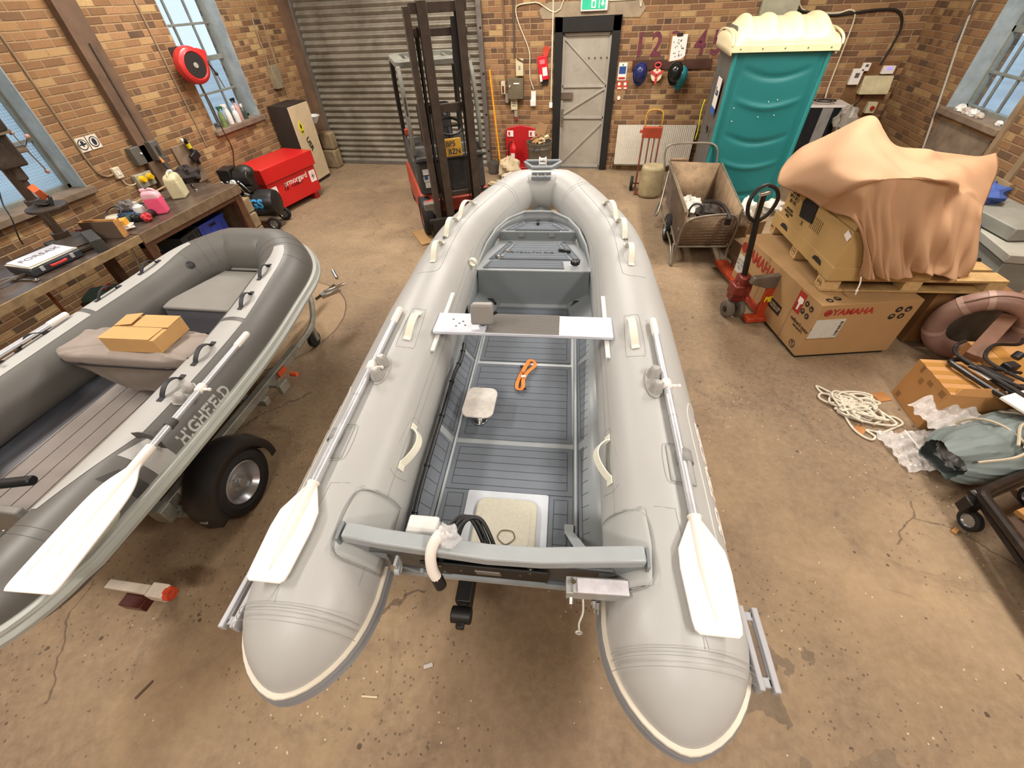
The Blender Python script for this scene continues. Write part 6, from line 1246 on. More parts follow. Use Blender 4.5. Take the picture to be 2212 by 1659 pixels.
MB().box((0,-.03,0),(.42,.06,.19)).build('sign_case',m_wht,ex,bevel=.012); MB().box((-.01,-.062,.0),(.36,.006,.14)).build('green_panel',mat('exit green','#2fae86',.4,emit=.5),ex)
b=MB(); b.box((-.01,-.067,-.005),(.07,.004,.10)).box((.075,-.067,0),(.012,.004,.13)); b.prism([(0,-.04),(.035,0),(.012,0),(.012,.04),(-.012,.04),(-.012,0),(-.035,0)],(.13,-.066,-.0),(1,0,0),(0,0,1),(0,-.003,0)); b.build('pictogram',m_wht,ex); MB().box((-.01,-.069,-.01),(.035,.003,.06)).build('running_figure',MATS['exit green'],ex)
yw=YB-.02
pipe('conduit_pipe','straight cream conduit beside the left of the door frame',[(-1.17,yw,4.5),(-1.17,yw,1.10)],.014,crc); MB
tag(MB().box((-1.17,YB-.03,1.06),(.06,.06,.08)).build('conduit_end_box',m_wht,bevel=.006),'small white box ending the cream conduit by the door','socket')
pipe('wall_cable','cream cable curving down to the white double socket left of the door',smoothpts([(-.9,yw,4.4),(-1.0,yw,2.46),(-1.45,yw,2.44),(-1.72,yw,2.42),(-1.78,yw,2.36),(-1.74,yw,2.2),(-1.57,yw,1.85),(-1.56,yw,1.6),(-1.55,yw,1.45),(-1.49,yw,1.30)],6),.009,crc)
pipe('wall_cable','cream cable leaving the exit sign to the right',smoothpts([(-.3,yw,2.42),(-.1,yw,2.42),(.14,yw,2.43),(.2,yw,2.5),(.2,yw,4.5)],6),.009,crc)
pipe('conduit_pipe','left of the two dark conduits left of the door, above the red lever switch',[(-1.99,yw,4.5),(-1.99,yw,1.45)],.013,mat('dull conduit','#7d5f48',.5)); pipe('conduit_pipe','right of the two dark conduits, above the cream breaker box',[(-1.82,yw,4.5),(-1.82,yw,1.75)],.015,MATS['dark conduit'])
def bbox_(name,label,x,z,w,h,d,m,cat): o=thing(name,label,cat,(x,Yw,z)); MB().box((0,-d/2,0),(w,d,h)).build('housing',m,o,bevel=.005); return o
cb_=mat('aged cream box','#cfc3a0',.5,var=.06)
o=bbox_('breaker_box','upper cream breaker box left of the door',-1.73,1.62,.13,.24,.07,cb_,'breaker box'); MB().box((0,-.075,0),(.03,.01,.05)).build('breaker',mat('grey breaker','#8d8a82',.5),o); MB().box((.02,-.078,.1),(.13,.01,.02),rot=(0,25,0)).build('brown_tape',mat('brown tape','#5b4028',.6),o)
o=bbox_('steel_cabinet','square olive grey steel switch cabinet left of the door',-1.80,1.32,.27,.30,.12,mat('olive grey steel','#766c56',.5,.2,var=.12,dirt='#5b4f3d'),'switch cabinet'); MB().box((.02,-.125,.08),(.1,.006,.02)).build('nameplate',m_wht,o); MB().cyl((-.1,-.12,.05),(-.1,-.16,.04),.01,n=8).build('switch_lever',m_wht,o)
o=bbox_('instruction_box','lower cream box with small print under the steel cabinet',-1.85,1.09,.12,.20,.05,cb_,'box'); 
for k in range(3): MB().box((0,-.052,.04-.035*k),(.07,.003,.012)).build('print_line',mat('grey print','#77736b',.6),o)
o=bbox_('pendant_switch','small grey rounded connector hanging under the cream box',-1.82,.93,.06,.1,.05,mat('grey connector','#96917f',.5),'connector'); MB().cyl((0,-.025,-.05),(0,-.025,-.1),.024,n=12).build('red_plug',mat('dull red plug','#8a3a30',.5),o)
o=bbox_('lever_switch','narrow cream box with dark red lever near the shutter',-2.04,1.33,.075,.19,.06,cb_,'switch'); MB().box((0,-.065,-.02),(.03,.015,.1)).build('lever',mat('maroon lever','#571f1a',.4),o)
o=bbox_('slim_socket','slim grey socket right below the red lever switch',-1.98,1.17,.06,.14,.05,mat('grey socket','#8c8677',.5),'socket')
o=bbox_('double_socket','white double wall socket with plugged adaptor left of the door',-1.49,1.16,.085,.22,.04,m_wht,'socket'); MB().box((-.005,-.05,-.06),(.1,.03,.1)).build('adaptor',m_wht,o,bevel=.008)
fbk=thing('fire_blanket_pouch','bright red hanging pouch with white labels left of the door','pouch',(-1.32,Yw,1.60),0,None,(0,-8,0))
MB().box((0,-.03,0),(.17,.05,.34)).build('pouch_body',mat('bright red vinyl','#d3202c',.4,var=.05),fbk,bevel=.012); MB().box((0,-.058,.09),(.09,.004,.06)).build('pink_label',mat('pink label','#dd7f84',.5),fbk); MB().box((.03,-.058,-.05),(.08,.004,.12)).build('white_label',m_wht,fbk); MB().box((-.05,-.05,-.13),(.04,.03,.1)).build('strap_end',m_wht,fbk); MB().prism([(-.08,0),(.08,0),(.05,-.1),(.02,-.06),(-.03,-.1)],(0,-.03,-.16),(1,0,0),(0,0,1),(0,.02,0)).build('dark_cloth',m_blk,fbk)
tag(place(MB().box((0,0,0),(.10,.006,.13)).build('fire_notice',mat('red notice','#c2452e',.5),bevel=.001),(-1.27,YB-.03,1.83),0,0,20),'small tilted red notice above the red pouch','notice')
# painted bay numbers on the brick
pn=mat('faded maroon paint','#6d3440',.8,var=.25,scale=20)
for tx,x in (('1',.26),('2',.52),('3',.80),('4',1.19),('5',1.44)):
    vs,fs=text_mb(tx,.42,bold=.012,extrude=.001,sx=.8); tag(MB().add([(x+v.x,YB-.004+v.z,1.86+v.y) for v in vs],fs).build('painted_number',pn,smooth=False),'maroon painted number %s on the back wall brick'%tx,'painted number','painted bay numbers')
tag(MB().bb(.18,1.42,YB-.03,YB,1.55,1.68).build('peg_rail',mat('dark red brown board','#4b2a1c',.6,var=.15),bevel=.004),'long dark red brown peg board on the back wall','board')
cl=thing('clipboard','clipboard with a ticked white sheet hanging over the painted numbers','clipboard',(.86,YB-.03,1.83),0,None,(0,-3,0))
MB().box((-.01,0,0),(.25,.008,.34)).build('board',mat('brown hardboard','#a5713f',.6),cl,bevel=.002); MB().prism([(-.11,.145),(.12,.16),(.12,-.11),(.07,-.15),(-.11,-.17)],(.0,-.006,0),(1,0,0),(0,0,1),(0,-.002,0)).build('sheet',m_wht,cl); MB().box((0,-.012,.16),(.09,.02,.04)).build('clip',m_blk,cl,bevel=.005)
rnd=random.Random(3); b=MB()
for k in range(22): b.box((-.08+.16*rnd.random(),-.0095,-.12+.23*rnd.random()),(.012,.002,.016))
b.build('tick_marks',mat('grey marks','#55524e',.6),cl)
def helmet(label,x,z,m,rx,y=.11):
    o=thing('hard_hat',label,'hard hat',(x,YB-y,z),0,'hard hats on the peg board',(rx,0,8))
    b=MB(); b.grid(lambda u,v:(.105*math.cos(2*PI*u)*math.sin(PI/2*v),.135*math.sin(2*PI*u)*math.sin(PI/2*v),.11*math.cos(PI/2*v)),28,10,cu=True); b.build('shell',m,o)
    b=MB(); b.grid(lambda u,v:((.105+.012*v)*math.cos(2*PI*u),(.135+(.014+.035*max(0,-math.sin(2*PI*u)))*v)*math.sin(2*PI*u),-.004*v),28,2,cu=True); b.build('brim',m,o,solid=.004); return o
helmet('navy blue hard hat hanging at the left of the peg board',.32,1.52,mat('navy helmet','#232c5e',.25),95)
helmet('turquoise hard hat half hidden behind the black one',.97,1.46,mat('turquoise helmet','#2f93a0',.3),95,.10); helmet('glossy black hard hat over the turquoise one',.87,1.53,mat('black helmet','#151a16',.2),95,.2)
rl=thing('tape_reel','red and cream tape reel hanging between the hard hats','tape reel',(.59,YB-.05,1.50))
MB().lathe([(0,-.02),(.085,-.02),(.09,-.01),(.09,.01),(.085,.02),(0,.02)],(0,0,-.02),(0,1,0),28).build('reel_disc',mat('cream reel','#e1d5ae',.5),rl)
b=MB()
for a in (90,210,330): b.band([(.0,-.028,-.02),(.115*math.cos(R(a+60)),-.028,-.02+.115*math.sin(R(a+60)))],.035,.012,up=(0,1,0))
b.tube([(.05*math.cos(a),-.02,.115+.035*math.sin(a)) for a in np.linspace(0,2*PI,9)[:-1]],.012,8,True).box((0,-.02,.07),(.03,.015,.05)); b.build('reel_frame',mat('coral red plastic','#cf3f48',.4),rl)
MB().box((0,-.022,.14),(.05,.012,.03)).build('dark_grip',m_blk,rl)
sg=thing('safety_notice','white and blue notice beside the door frame','notice',(.03,Yw,1.53))
MB().box((0,-.003,0),(.14,.006,.24)).build('notice_plate',m_wht,sg); MB().box((0,-.008,.02),(.11,.004,.1)).build('blue_text_block',mat('notice blue','#274b8c',.5),sg); MB().box((0,-.008,-.09),(.11,.004,.03)).build('red_strip',mat('notice red','#b8322e',.5),sg); MB().cyl((0,-.006,.09),(0,-.01,.09),.012,n=12).build('green_dot',mat('green dot','#2f6b46',.5),sg)
for x,lb,w_ in ((.01,'small red square fire notice under the white notice',.09),(.11,'smaller ragged red fire notice beside the square one',.07)):
    o=thing('fire_action_notice',lb,'notice',(x,Yw,1.34)); MB().box((0,-.003,0),(w_,.006,.12)).build('notice_plate',mat('fire notice red','#bf4530',.5),o); MB().cyl((-.01,-.005,.02),(-.01,-.009,.02),.024,n=12).box((0,-.007,-.04),(w_*.7,.004,.02)).build('white_print',m_wht,o)
tag(MB().cyl((.02,YB,1.16),(.02,YB-.02,1.16),.028,n=16).build('wall_stud',m_wht),'round white stud on the brick right of the door','stud')
tag(MB().bb(1.92,2.42,YB-.10,YB,2.12,2.36).build('bracket_plate',mat('grey green steel plate','#a7a48c',.5,.1),bevel=.004),'pale grey green steel plate fixed high above the toilet roof','plate')
pipe('wall_cable','thick cream cable running high along the wall above the toilet and down to the appliance',smoothpts([(2.3,yw,2.6),(2.5,yw,2.23),(2.95,yw,2.17),(3.15,yw,2.2),(3.24,yw,2.12),(3.26,yw-.0,1.8),(3.27,yw,1.3),(3.25,yw-.1,1.16)],6),.011,crc)
pipe('wall_cable','black cable above the consumer unit, bending round near the corner',smoothpts([(2.35,yw,2.24),(2.9,yw,2.15),(3.5,yw,2.19),(3.78,yw,2.16),(3.9,yw,2.0),(3.9,yw,1.8),(3.86,yw,1.56)],6),.016,bkc)
bo=tag(MB().bb(3.52,4.12,YB-.02,YB,.9,1.6).build('backing_board',mat('stained ply backing','#7a5634',.8,var=.2,scale=6,dirt='#3e2a1a'),bevel=.003),'stained plywood backing board in the corner behind the fuse box','board')
o=thing('consumer_unit','cream consumer unit with sloping cover in the far right corner','fuse box',(3.90,YB-.02,1.30)); MB().prism([(-.1,0),(.13,0),(.13,-.05),(.05,-.07),(-.02,-.1),(-.1,-.11)],(-.2,0,0),(0,0,1),(0,1,0),(.4,0,0)).build('unit_case',mat('magnolia plastic','#cfc39c',.45),o,bevel=.008)
def elbox(label,x,z,w_,h_,md=None): 
    o=thing('wall_unit',label,'electrical unit',(x,YB-.02,z)); MB().box((0,-.03,0),(w_,.06,h_)).build('housing',m_wht,o,bevel=.006)
    if md: MB().box((0,-.062,.02),(w_*.4,.004,h_*.3)).build('display',md,o)
elbox('white timer unit left of the consumer unit',3.58,1.42,.14,.2,gy); elbox('small white square unit above the timer',3.66,1.54,.1,.1,gy); elbox('white unit with a blue light above the consumer unit',3.98,1.50,.16,.1,mat('blue light','#8a7be0',.3,emit=1.5))
o=thing('isolator_switch','cream square isolator with red knob below the consumer unit','switch',(3.98,YB-.02,1.02)); MB().box((0,-.04,0),(.13,.08,.15)).build('housing',cb_,o,bevel=.006); MB().cyl((0.01,-.08,0),(.01,-.11,0),.028,n=14).build('red_knob',mat('red knob','#a5221e',.4),o)
pipe('wall_cable','black cable drooping below the consumer unit',smoothpts([(3.82,yw,1.18),(3.78,yw,1.08),(3.66,yw-.05,.98),(3.5,yw-.1,.9)],6),.010,bkc)
ap=thing('heater_cabinet','black cabinet with wide silver stripe and white top beside the toilet','heater cabinet',(3.20,8.52,0))
MB().bb(-.3,.3,-.18,.22,0,1.10).build('cabinet_body',mat('blue black gloss','#1d2227',.35),ap,bevel=.006); MB().bb(-.07,.08,-.19,-.18,0,1.10).build('silver_stripe',mat('silver stripe','#a9a8a2',.35,.3),ap); MB().bb(-.31,.31,-.2,.24,1.10,1.13).build('cabinet_top',m_wht,ap,bevel=.004)
b=MB()
for r in (.09,.12,.13): b.tube([(-.04+r*1.2*math.cos(a),-.02+r*math.sin(a)*.8,1.14+.006*r*40) for a in np.linspace(0,2*PI,24)[:-1]],.006,6,True)
tag(b.build('cable_coil',bkc),'thin dark cable coil lying on the white topped cabinet','cable'); bpy.data.objects['cable_coil'].location=(3.2,8.48,0)
tag(crumple(MB(),(3.46,8.2,.95),.15,77,(1,.8,1.2),22).build('plastic_bag',mat('grey translucent plastic','#aaa295',.35)),'grey plastic bag bulging between the black cabinet and the cloth','plastic bag')
# fire point
fp=thing('fire_point','red moulded fire extinguisher stand against the back wall','fire stand',(-1.72,8.62,0))
MB().prism([(-.31,0),(.31,0),(.31,.68),(.2,.73),(0,.76),(-.2,.73),(-.31,.68)],(0,.14,0),(1,0,0),(0,0,1),(0,.03,0)).build('stand_back',mat('fire red plastic','#b41f22',.4,var=.04),fp,bevel=.02); MB().bb(-.31,.31,-.1,.17,0,.1).build('stand_base',MATS['fire red plastic'],fp,bevel=.02)
for x in (-.21,.21): MB().box((x,.132,.62),(.12,.006,.10)).build('instruction_label',m_wht,fp); 
for x in (-.23,.19): MB().box((x,.127,.62),(.035,.004,.06)).build('red_symbol',MATS['fire notice red'],fp)
for x,lb in ((-.12,'red fire extinguisher with white label standing on the red stand'),):
    o=thing('fire_extinguisher',lb,'fire extinguisher',(-1.72+x,8.60,.1)); MB().lathe([(0,0),(.07,0),(.075,.01),(.075,.28),(.06,.34),(.025,.38),(.02,.40),(0,.40)],n=24).build('cylinder',mat('extinguisher red','#c01a1c',.25,coat=.3),o)
    b=MB(); b.box((0,0,.42),(.03,.03,.04)).band([(-.02,0,.43),(.04,-.02,.49)],.018,.008).band([(-.02,0,.43),(-.07,-.03,.47)],.018,.008); b.build('valve_handle',mat('orange red handle','#b6402a',.4),o); b=MB(); b.tube(smoothpts([(-.02,0,.42),(-.08,-.01,.38),(-.1,-.02,.25),(-.09,-.02,.08)],6),.010,8); b.build('discharge_hose',m_blk,o)
    def lab(u,v): a=R(-125+60*u); return (.0762*math.cos(a),.0762*math.sin(a),.16+.08*v)
    MB().grid(lab,8,3).build('cream_label',m_wht,o)
bn=thing('dustbin','ribbed galvanised bin full of wood offcuts beside the door','bin',(-1.30,8.32,0))
galb=mat('galvanised bin steel','#7f7b70',.45,.4,var=.12,scale=12); MB().lathe([(0,.01),(.18,.01),(.19,.0),(.20,.3),(.215,.5),(.222,.505),(.216,.53),(.222,.535),(.218,.56),(.226,.565),(.23,.6),(.218,.6),(.21,.5),(.19,.05),(0,.04)],n=36).build('bin_shell',galb,bn,ang=60); b=MB(); b.tube(smoothpts([(-.05,-.225,.55),(-.04,-.25,.5),(.04,-.25,.5),(.05,-.225,.55)],5),.007,6); b.build('bin_handle',m_blk,bn)
rnd=random.Random(8); wm=[mat('offcut %d'%k,c,.75,var=.1) for k,c in enumerate(('#d1b388','#b98e5c','#e0cba4','#8e6b45'))]
for k in range(9):
    a=rnd.uniform(0,6.28); q=.11*rnd.random(); o=MB().box((0,0,0),(rnd.uniform(.03,.07),rnd.uniform(.12,.22),rnd.uniform(.02,.05))).build('wood_offcut',wm[k%4],bevel=.002)
    place(o,(-1.30+q*math.cos(a),8.32+q*math.sin(a),.60+.02*(k%4)),rnd.uniform(0,180),rnd.uniform(-35,50),rnd.uniform(-30,30)); tag(o,'short wood offcut in the galvanised bin','wood offcut','wood offcuts in the bin')
o=MB().box((0,0,0),(.2,.03,.2)).build('board_offcut',wm[3],bevel=.003); place(o,(-1.28,8.42,.76),-20,-25,15); tag(o,'square brown board sticking up out of the bin','board')
tag(crumple(MB(),(0,0,.15),.20,81,(1.0,.8,.95),26).build('cloth_sack',mat('cream canvas','#cbb997',.85,var=.06,bump=.4,bscale=20)),'slumped cream canvas sack on the floor beside the bin','sack').location=(-1.84,8.22,.0)
tag(crumple(MB(),(0,0,.08),.15,82,(1.5,.7,.6),24).build('cloth_sack',mat('white canvas','#cfc4b2',.85,var=.1,bump=.4,bscale=20)),'flat whitish sack lying in front of the cream one','sack').location=(-1.72,7.95,.0)
for k,(x,y,s_) in enumerate(((-1.98,7.85,.05),(-2.08,7.75,.06),(-1.95,7.65,.055))): tag(crumple(MB(),(x,y,.04),s_,90+k,(1.3,.8,.6),12).build('rag',MATS['cream canvas']),['small cream rag nearest the sack','cream rag at the far left of the floor scraps','cream rag lying nearest the boat bow'][k],'rag','rags by the sacks')
tag(MB().cyl((-2.27,8.78,1.6),(-2.10,8.55,.05),.018,n=10).build('yellow_pole',mat('yellow painted pole','#e39a1c',.45)),'bright yellow pole leaning on the wall beside the shutter','pole')
tag(MB().cyl((-2.17,8.66,.33),(-1.93,8.64,.36),.008,n=8).build('stick',mat('thin stick','#9c6c48',.6)),'thin stick crossing the foot of the yellow pole','stick')
tag(MB().lathe([(0,0),(.09,0),(.11,.2),(.12,.2),(.1,0.02),(0,.02)],(-2.22,8.45,0),n=20).build('bucket',gy),'dull grey bucket at the foot of the yellow pole','bucket')
# ================================================================ pallet truck
orr=mat('scuffed orange paint','#b8441f',.5,.15,var=.25,scale=12,dirt='#5b3a2b',dirt_amt=.5); bks=mat('worn black steel','#231f1d',.4,.3,var=.2)
pj=thing('pallet_truck','orange pallet truck with long black handle standing beside the stacked outboard box','pallet truck',(1.47,4.08,0),14)
b=MB(); b.cyl((-.03,0,.44),(-.10,.03,1.02),.028,n=14); b.build('tiller_tube',bks,pj)
b=MB(); b.tube(smoothpts([(-.10,.03,.98),(-.21,.0,1.06),(-.245,-.0,1.18),(-.20,.02,1.27),(-.115,.04,1.30),(-.03,.03,1.27),(.015,.02,1.18),(-.02,.02,1.06),(-.10,.03,.98)],6),.017,8); b.cyl((-.10,.03,.98),(-.115,.035,1.24),.022,n=10); b.build('handle_loop',bks,pj)
b=MB(); b.cyl((-.135,.02,1.0),(-.15,.02,1.22),.008,n=8).box((-.12,.02,1.24),(.09,.03,.03),rot=(0,-10,0)); b.build('release_lever',m_ss,pj,bevel=.003)
b=MB(); b.cyl((-.03,0,.17),(-.03,0,.40),.055,n=18).box((-.03,-.02,.42),(.12,.13,.10)).box((-.05,-.03,.33),(.17,.15,.12)).cyl((-.10,-.05,.38),(.05,-.05,.38),.03,n=12).box((-.03,.0,.22),(.16,.12,.06)); b.build('pump_head',mat('greasy red casting','#7e2f26',.4,.2,var=.35,scale=22,dirt='#3a1712'),pj,bevel=.014)
for sd in (-1,1):
    o=MB().lathe([(.03,-.03),(.07,-.032),(.088,-.026),(.092,0),(.088,.026),(.07,.032),(.03,.03),(.03,-.03)],(-.04+sd*.055,-.03,.092),(1,.15,0),26).build('steer_wheel',mat('worn grey wheel','#6e6459',.6,var=.15),pj)
    MB().cyl((-.04+sd*.03,-.03,.092),(-.04+sd*.09,-.03,.092),.03,n=14).build('hub',bks,o)
b=MB(); b.band([(.04,-.03,.28),(.12,-.08,.16),(.2,-.12,.1)],.03,.02); b.build('link_arm',mat('red link','#a63c30',.5),pj)
b=MB(); b.prism([(0,0),(.145,0),(.15,.36),(.1,.46),(0,.46)],(.15,-.16,.06),(1,0.1,0),(0,0,1),(0,.03,0)); b.build('chassis_plate',orr,pj,bevel=.008)
MB().prism([(0,.33),(.15,.33),(.1,.465),(-.18,.465),(-.2,.40)],(.15,-.165,.06),(1,.1,0),(0,0,1),(0,.06,0)).build('grimy_top_plate',mat('oily grey steel','#6f655a',.4,.3,var=.2),pj,bevel=.006)
b=MB(); b.box((.2,-.17,.055),(.32,.10,.05)).box((.26,.45,.075),(.15,1.1,.05)); b.build('fork',orr,pj,bevel=.006)
lettering('PEN',.075,(.225,-.166,.27),(1,.1,0),(0,0,1),mat('yellow spray paint','#e8d02a',.6),pj,bold=.004,extrude=.0005)
# ================================================================ outboard box, pallet, upper box
ka=mat('printed kraft board','#ab875a',.75,var=.04,scale=3,bump=.08,bscale=100); kb=mat('yellow kraft board','#b3925c',.75,var=.04,scale=3,bump=.08,bscale=100); redp=mat('red box print','#a33024',.6); blp=mat('black box print','#2a241d',.7)
RZ_=14.5; bxA=thing('outboard_box','long low cardboard outboard motor box on the floor, red lettering on two sides','cardboard box',(1.89,3.39,0),RZ_)
W_,D_,H_=.87,1.40,.585
MB().bb(0,W_,0,D_,.035,H_).build('carton',ka,bxA,bevel=.004); MB().bb(.02,W_-.02,.02,D_-.02,0,.035).build('plinth',m_blk,bxA)
b=MB(); b.bb(-.0015,0,.30,.303,.04,H_).bb(-.0015,0,.86,.862,.04,H_); b.build('panel_joint',krd,bxA)
FY=-.0005
def front(s,sz,x,z,m,**k): return lettering(s,sz,(x,FY,z),(1,0,0),(0,0,1),m,bxA,**k)
def left(s,sz,y,z,m,par=None,**k): return lettering(s,sz,(-.0012,y,z),(0,-1,0),(0,0,1),m,par or bxA,**k)
def emblem(r,o,ax,m,par):
    b=MB(); ax=V3(ax); n=ax.cross(Vector((0,0,1))); o=V3(o)+n*.0015
    b.prism(circ(r,24),o,ax,(0,0,1),n*.0008); e=b.build('emblem',m,par,smooth=False)
    q=MB()
    for k in range(3): a=R(90+120*k); q.band([o+n*.0016,o+n*.0016+ax*(r*.8*math.cos(a))+Vector((0,0,r*.8*math.sin(a)))],.006,.0008,up=n)
    q.tube([o+n*.0014+ax*(r*.85*math.cos(a))+Vector((0,0,r*.85*math.sin(a))) for a in np.linspace(0,2*PI,20)[:-1]],.0022,4,True); q.build('emblem_ring',mat('dark red print','#7b241b',.6),e,smooth=False)
front('YAMAHA',.082,.30,.505,redp,bold=.003,sx=1.05); emblem(.034,(.085,FY,.505),(1,0,0),redp,bxA)
MB().bb(.02,.28,-.003,0,.235,.435).build('shipping_label',mat('white label','#c9c6bd',.6,var=.08,scale=50),bxA); MB().bb(.015,.285,-.002,.0,.225,.24).build('label_edge',mat('brown label edge','#8b6a2c',.6),bxA)
front('F40 60 HETL  4\nCERTIFIED 2401\nMODEL SERIAL NO\n64C 1 05402\nQUANTITY 1',.03,.14,.335,blp)
b=MB()
for k in range(9): b.bb(.245,.27,-.0045,-.003,.26+.017*k,.26+.017*k+.007+.003*(k%3))
b.build('barcode',blp,bxA)
def icon(o,ax,up,r,kind,par):
    ax=V3(ax);up=V3(up);n=ax.cross(up);o=V3(o)+n*.0012; b=MB(); b.prism(circ(r,20),o,ax,up,n*.0008); i=b.build('handling_icon',blp,par,smooth=False)
    q=MB(); P=[[(-.5,-.2),(.5,-.2),(0,.5)],[(-.35,-.5),(.35,-.5),(.35,.1),(-.35,.1)],[(-.6,0),(.6,0),(.3,.45),(-.3,.45)],[(-.2,-.6),(.3,-.1),(.1,.5),(-.4,.1)]][kind]
    q.prism([(x*r,y*r) for x,y in P],o+n*.001,ax,up,n*.0008); q.build('icon_mark',ka,i,smooth=False)
for k,(x,z) in enumerate(((.70,.50),(.78,.50),(.675,.43),(.755,.43))): icon((x,FY,z),(1,0,0),(0,0,1),.029,k,bxA)
for k,(y,z) in enumerate(((.16,.50),(.09,.49),(.17,.42),(.10,.41))): icon((-.001,y,z),(0,-1,0),(0,0,1),.026,k,bxA)
for k,(x,y) in enumerate(((.10,.07),(.18,.09))): icon((x,y,H_),(1,0,0),(0,1,0),.03,k+1,bxA)
left('YAMAHA',.16,1.0,.46,redp,bold=.004,sx=.86); emblem(.055,(-.0012,1.335,.47),(0,-1,0),redp,bxA)
left('outboard motor',.055,.13,.30,blp,sx=.75); left('fuel tank (FT)',.035,.13,.26,blp,sx=.75)
MB().bb(-.002,0,.20,.30,.36,.56).build('red_icon_panel',redp,bxA); MB().prism([(0,0),(.02,0),(.025,.06),(.05,.08),(.04,.12),(-.02,.12),(-.02,.07),(0,.06)],(-.0035,.255,.39),(0,-1,0),(0,0,1),(-.001,0,0)).build('motor_symbol',m_wht,bxA)
MB().bb(-.002,0,.42,.70,.19,.29).build('black_panel',blp,bxA); left('HANDLE WITH CARE\nKEEP THIS SIDE UP',.03,.56,.24,mat('kraft print','#c9b78f',.6),sx=.9)
MB().bb(-.003,0,1.22,1.38,.18,.38).build('shipping_label',MATS['white label'],bxA); left('64C 0540\n2401 HETL\nF60 4',.045,1.30,.28,blp,sx=.8)
for y,z in ((.10,.09),(.72,.10)): 
    b=MB(); o_=Vector((-.003,y,z+.02)); b.tube([o_+Vector((0,.036*math.cos(a),.036*math.sin(a))) for a in np.linspace(0,2*PI,20)[:-1]],.003,4,True).tube([o_+Vector((0,-.025,-.025)),o_+Vector((0,.025,.025))],.003,4).tube([o_+Vector((0,0,.036)),o_],.003,4); b.build('no_hook_icon',blp,bxA)
pw=mat('pale pallet pine','#b99763',.75,var=.12,scale=10,dirt='#7d6140'); pb_=mat('pressed chip block','#c9a874',.8,var=.12,scale=30)
pal=thing('wooden_pallet','pine pallet with round stamped blocks on top of the long outboard box','pallet',(1.925,3.62,.59),6)
for k in range(3): MB().bb(0,1.42,.0+.58*k,.10+.58*k,0,.018).build('bottom_board',pw,pal,bevel=.003)
for i in range(3):
    for j in range(3):
        q=MB().bb(.0+.64*i,.14+.64*i,.0+.58*j,.12+.58*j,.018,.10).build('block',pb_,pal,bevel=.003)
        if i==0:
            o_=Vector((-.002,.06+.58*j,.06)); MB().tube([o_+Vector((0,.035*math.cos(a),.028*math.sin(a))) for a in np.linspace(0,2*PI,20)[:-1]],.0022,4,True).build('stamp_ring',mat('stamp brown','#8b5e2c',.7),q)
            lettering('EPAL' if j!=1 else '156',.026,(-.001,.06+.58*j,.06),(0,-1,0),(0,0,1),MATS['stamp brown'],q)
for k in range(7): MB().bb(0,1.42,.0+.19*k,.15+.19*k,.10,.122).build('deck_board',pw,pal,bevel=.003)
ub=thing('upper_carton','tall cardboard box on the pallet, mostly hidden by the tan cover','cardboard box',(1.925,3.585,.714),8)
Lu,Wu=1.20,.80
MB().bb(-.008,Wu+.008,-.008,Lu+.008,0,.12).build('tray',kb,ub,bevel=.003); MB().bb(0,.70,0,1.12,.02,.42).bb(.012,.33,.012,.42,.42,.795).build('carton',kb,ub,bevel=.004)
for y in (.24,.94):
    b=MB(); b.prism([(-.08,0),(-.06,.035),(0,.045),(.06,.035),(.08,0)],(-.0095,y,.05),(0,1,0),(0,0,1),(-.001,0,0)); b.build('hand_hole',mat('dark cutout','#2b221a',.9),ub)
lettering('BF6  BF8\nBF9.9  BF2.3\nBF4  BF5',.045,(-.001,.98,.33),(0,-1,0),(0,0,1),blp,ub,sx=.8)
lettering('OPERATING\nINSTRUCTIONS\nINSIDE',.032,(-.001,.98,.19),(0,-1,0),(0,0,1),blp,ub,sx=.8)
b=MB()
for k in range(7): b.bb(-.002,0,.40+.028*k,.405+.028*k,.22,.33)
b.build('print_lines',blp,ub); lettering('X',.06,(-.001,.70,.2),(0,-1,0),(0,0,1),blp,ub)
b=MB(); b.prism([(0,0),(.22,-.02),(.26,.1),(.2,.2),(.02,.22)],(-.012,.55,.26),(0,1,0),(0,0,1),(.01,0,0)); b.build('black_patch',mat('black foam','#1d1a17',.8),ub)
MB().box((-.012,.03,.38),(.006,.07,.05),rot=(20,0,0)).build('small_label',m_wht,ub)
# ---- the tan cover
tan=mat('tan canvas','#b78f6c',.8,var=.04,scale=3,bump=.15,bscale=120)
def Yp(px,py,y):
    d=_F2*FPX+CR*(px-1106)-CU*(py-829.5); t=y/d.y; return Vector((0,0,CAMZ))+d*t
rows=[[(1700,347,1.18),(1745,312,1.36),(1805,283,1.52),(1873,252,1.70),(1908,282,1.62),(1950,318,1.45),(2015,328,1.40),(2090,336,1.32),(2152,330,1.30)],
[(1684,374,1.20),(1745,348,1.42),(1812,312,1.60),(1876,285,1.68),(1915,310,1.60),(1958,345,1.42),(2020,345,1.38),(2090,352,1.33),(2155,370,1.22)],
[(1688,402,1.17),(1755,385,1.38),(1818,358,1.54),(1880,342,1.60),(1925,340,1.58),(1985,350,1.52),(2050,362,1.40),(2100,376,1.34),(2140,405,1.16)],
[(1757,437,1.19),(1797,418,1.36),(1848,398,1.50),(1919,380,1.555),(1975,382,1.555),(2038,389,1.545),(2064,402,1.40),(2095,412,1.28),(2126,440,1.10)]]
net=[[G(*p) for p in r] for r in rows]
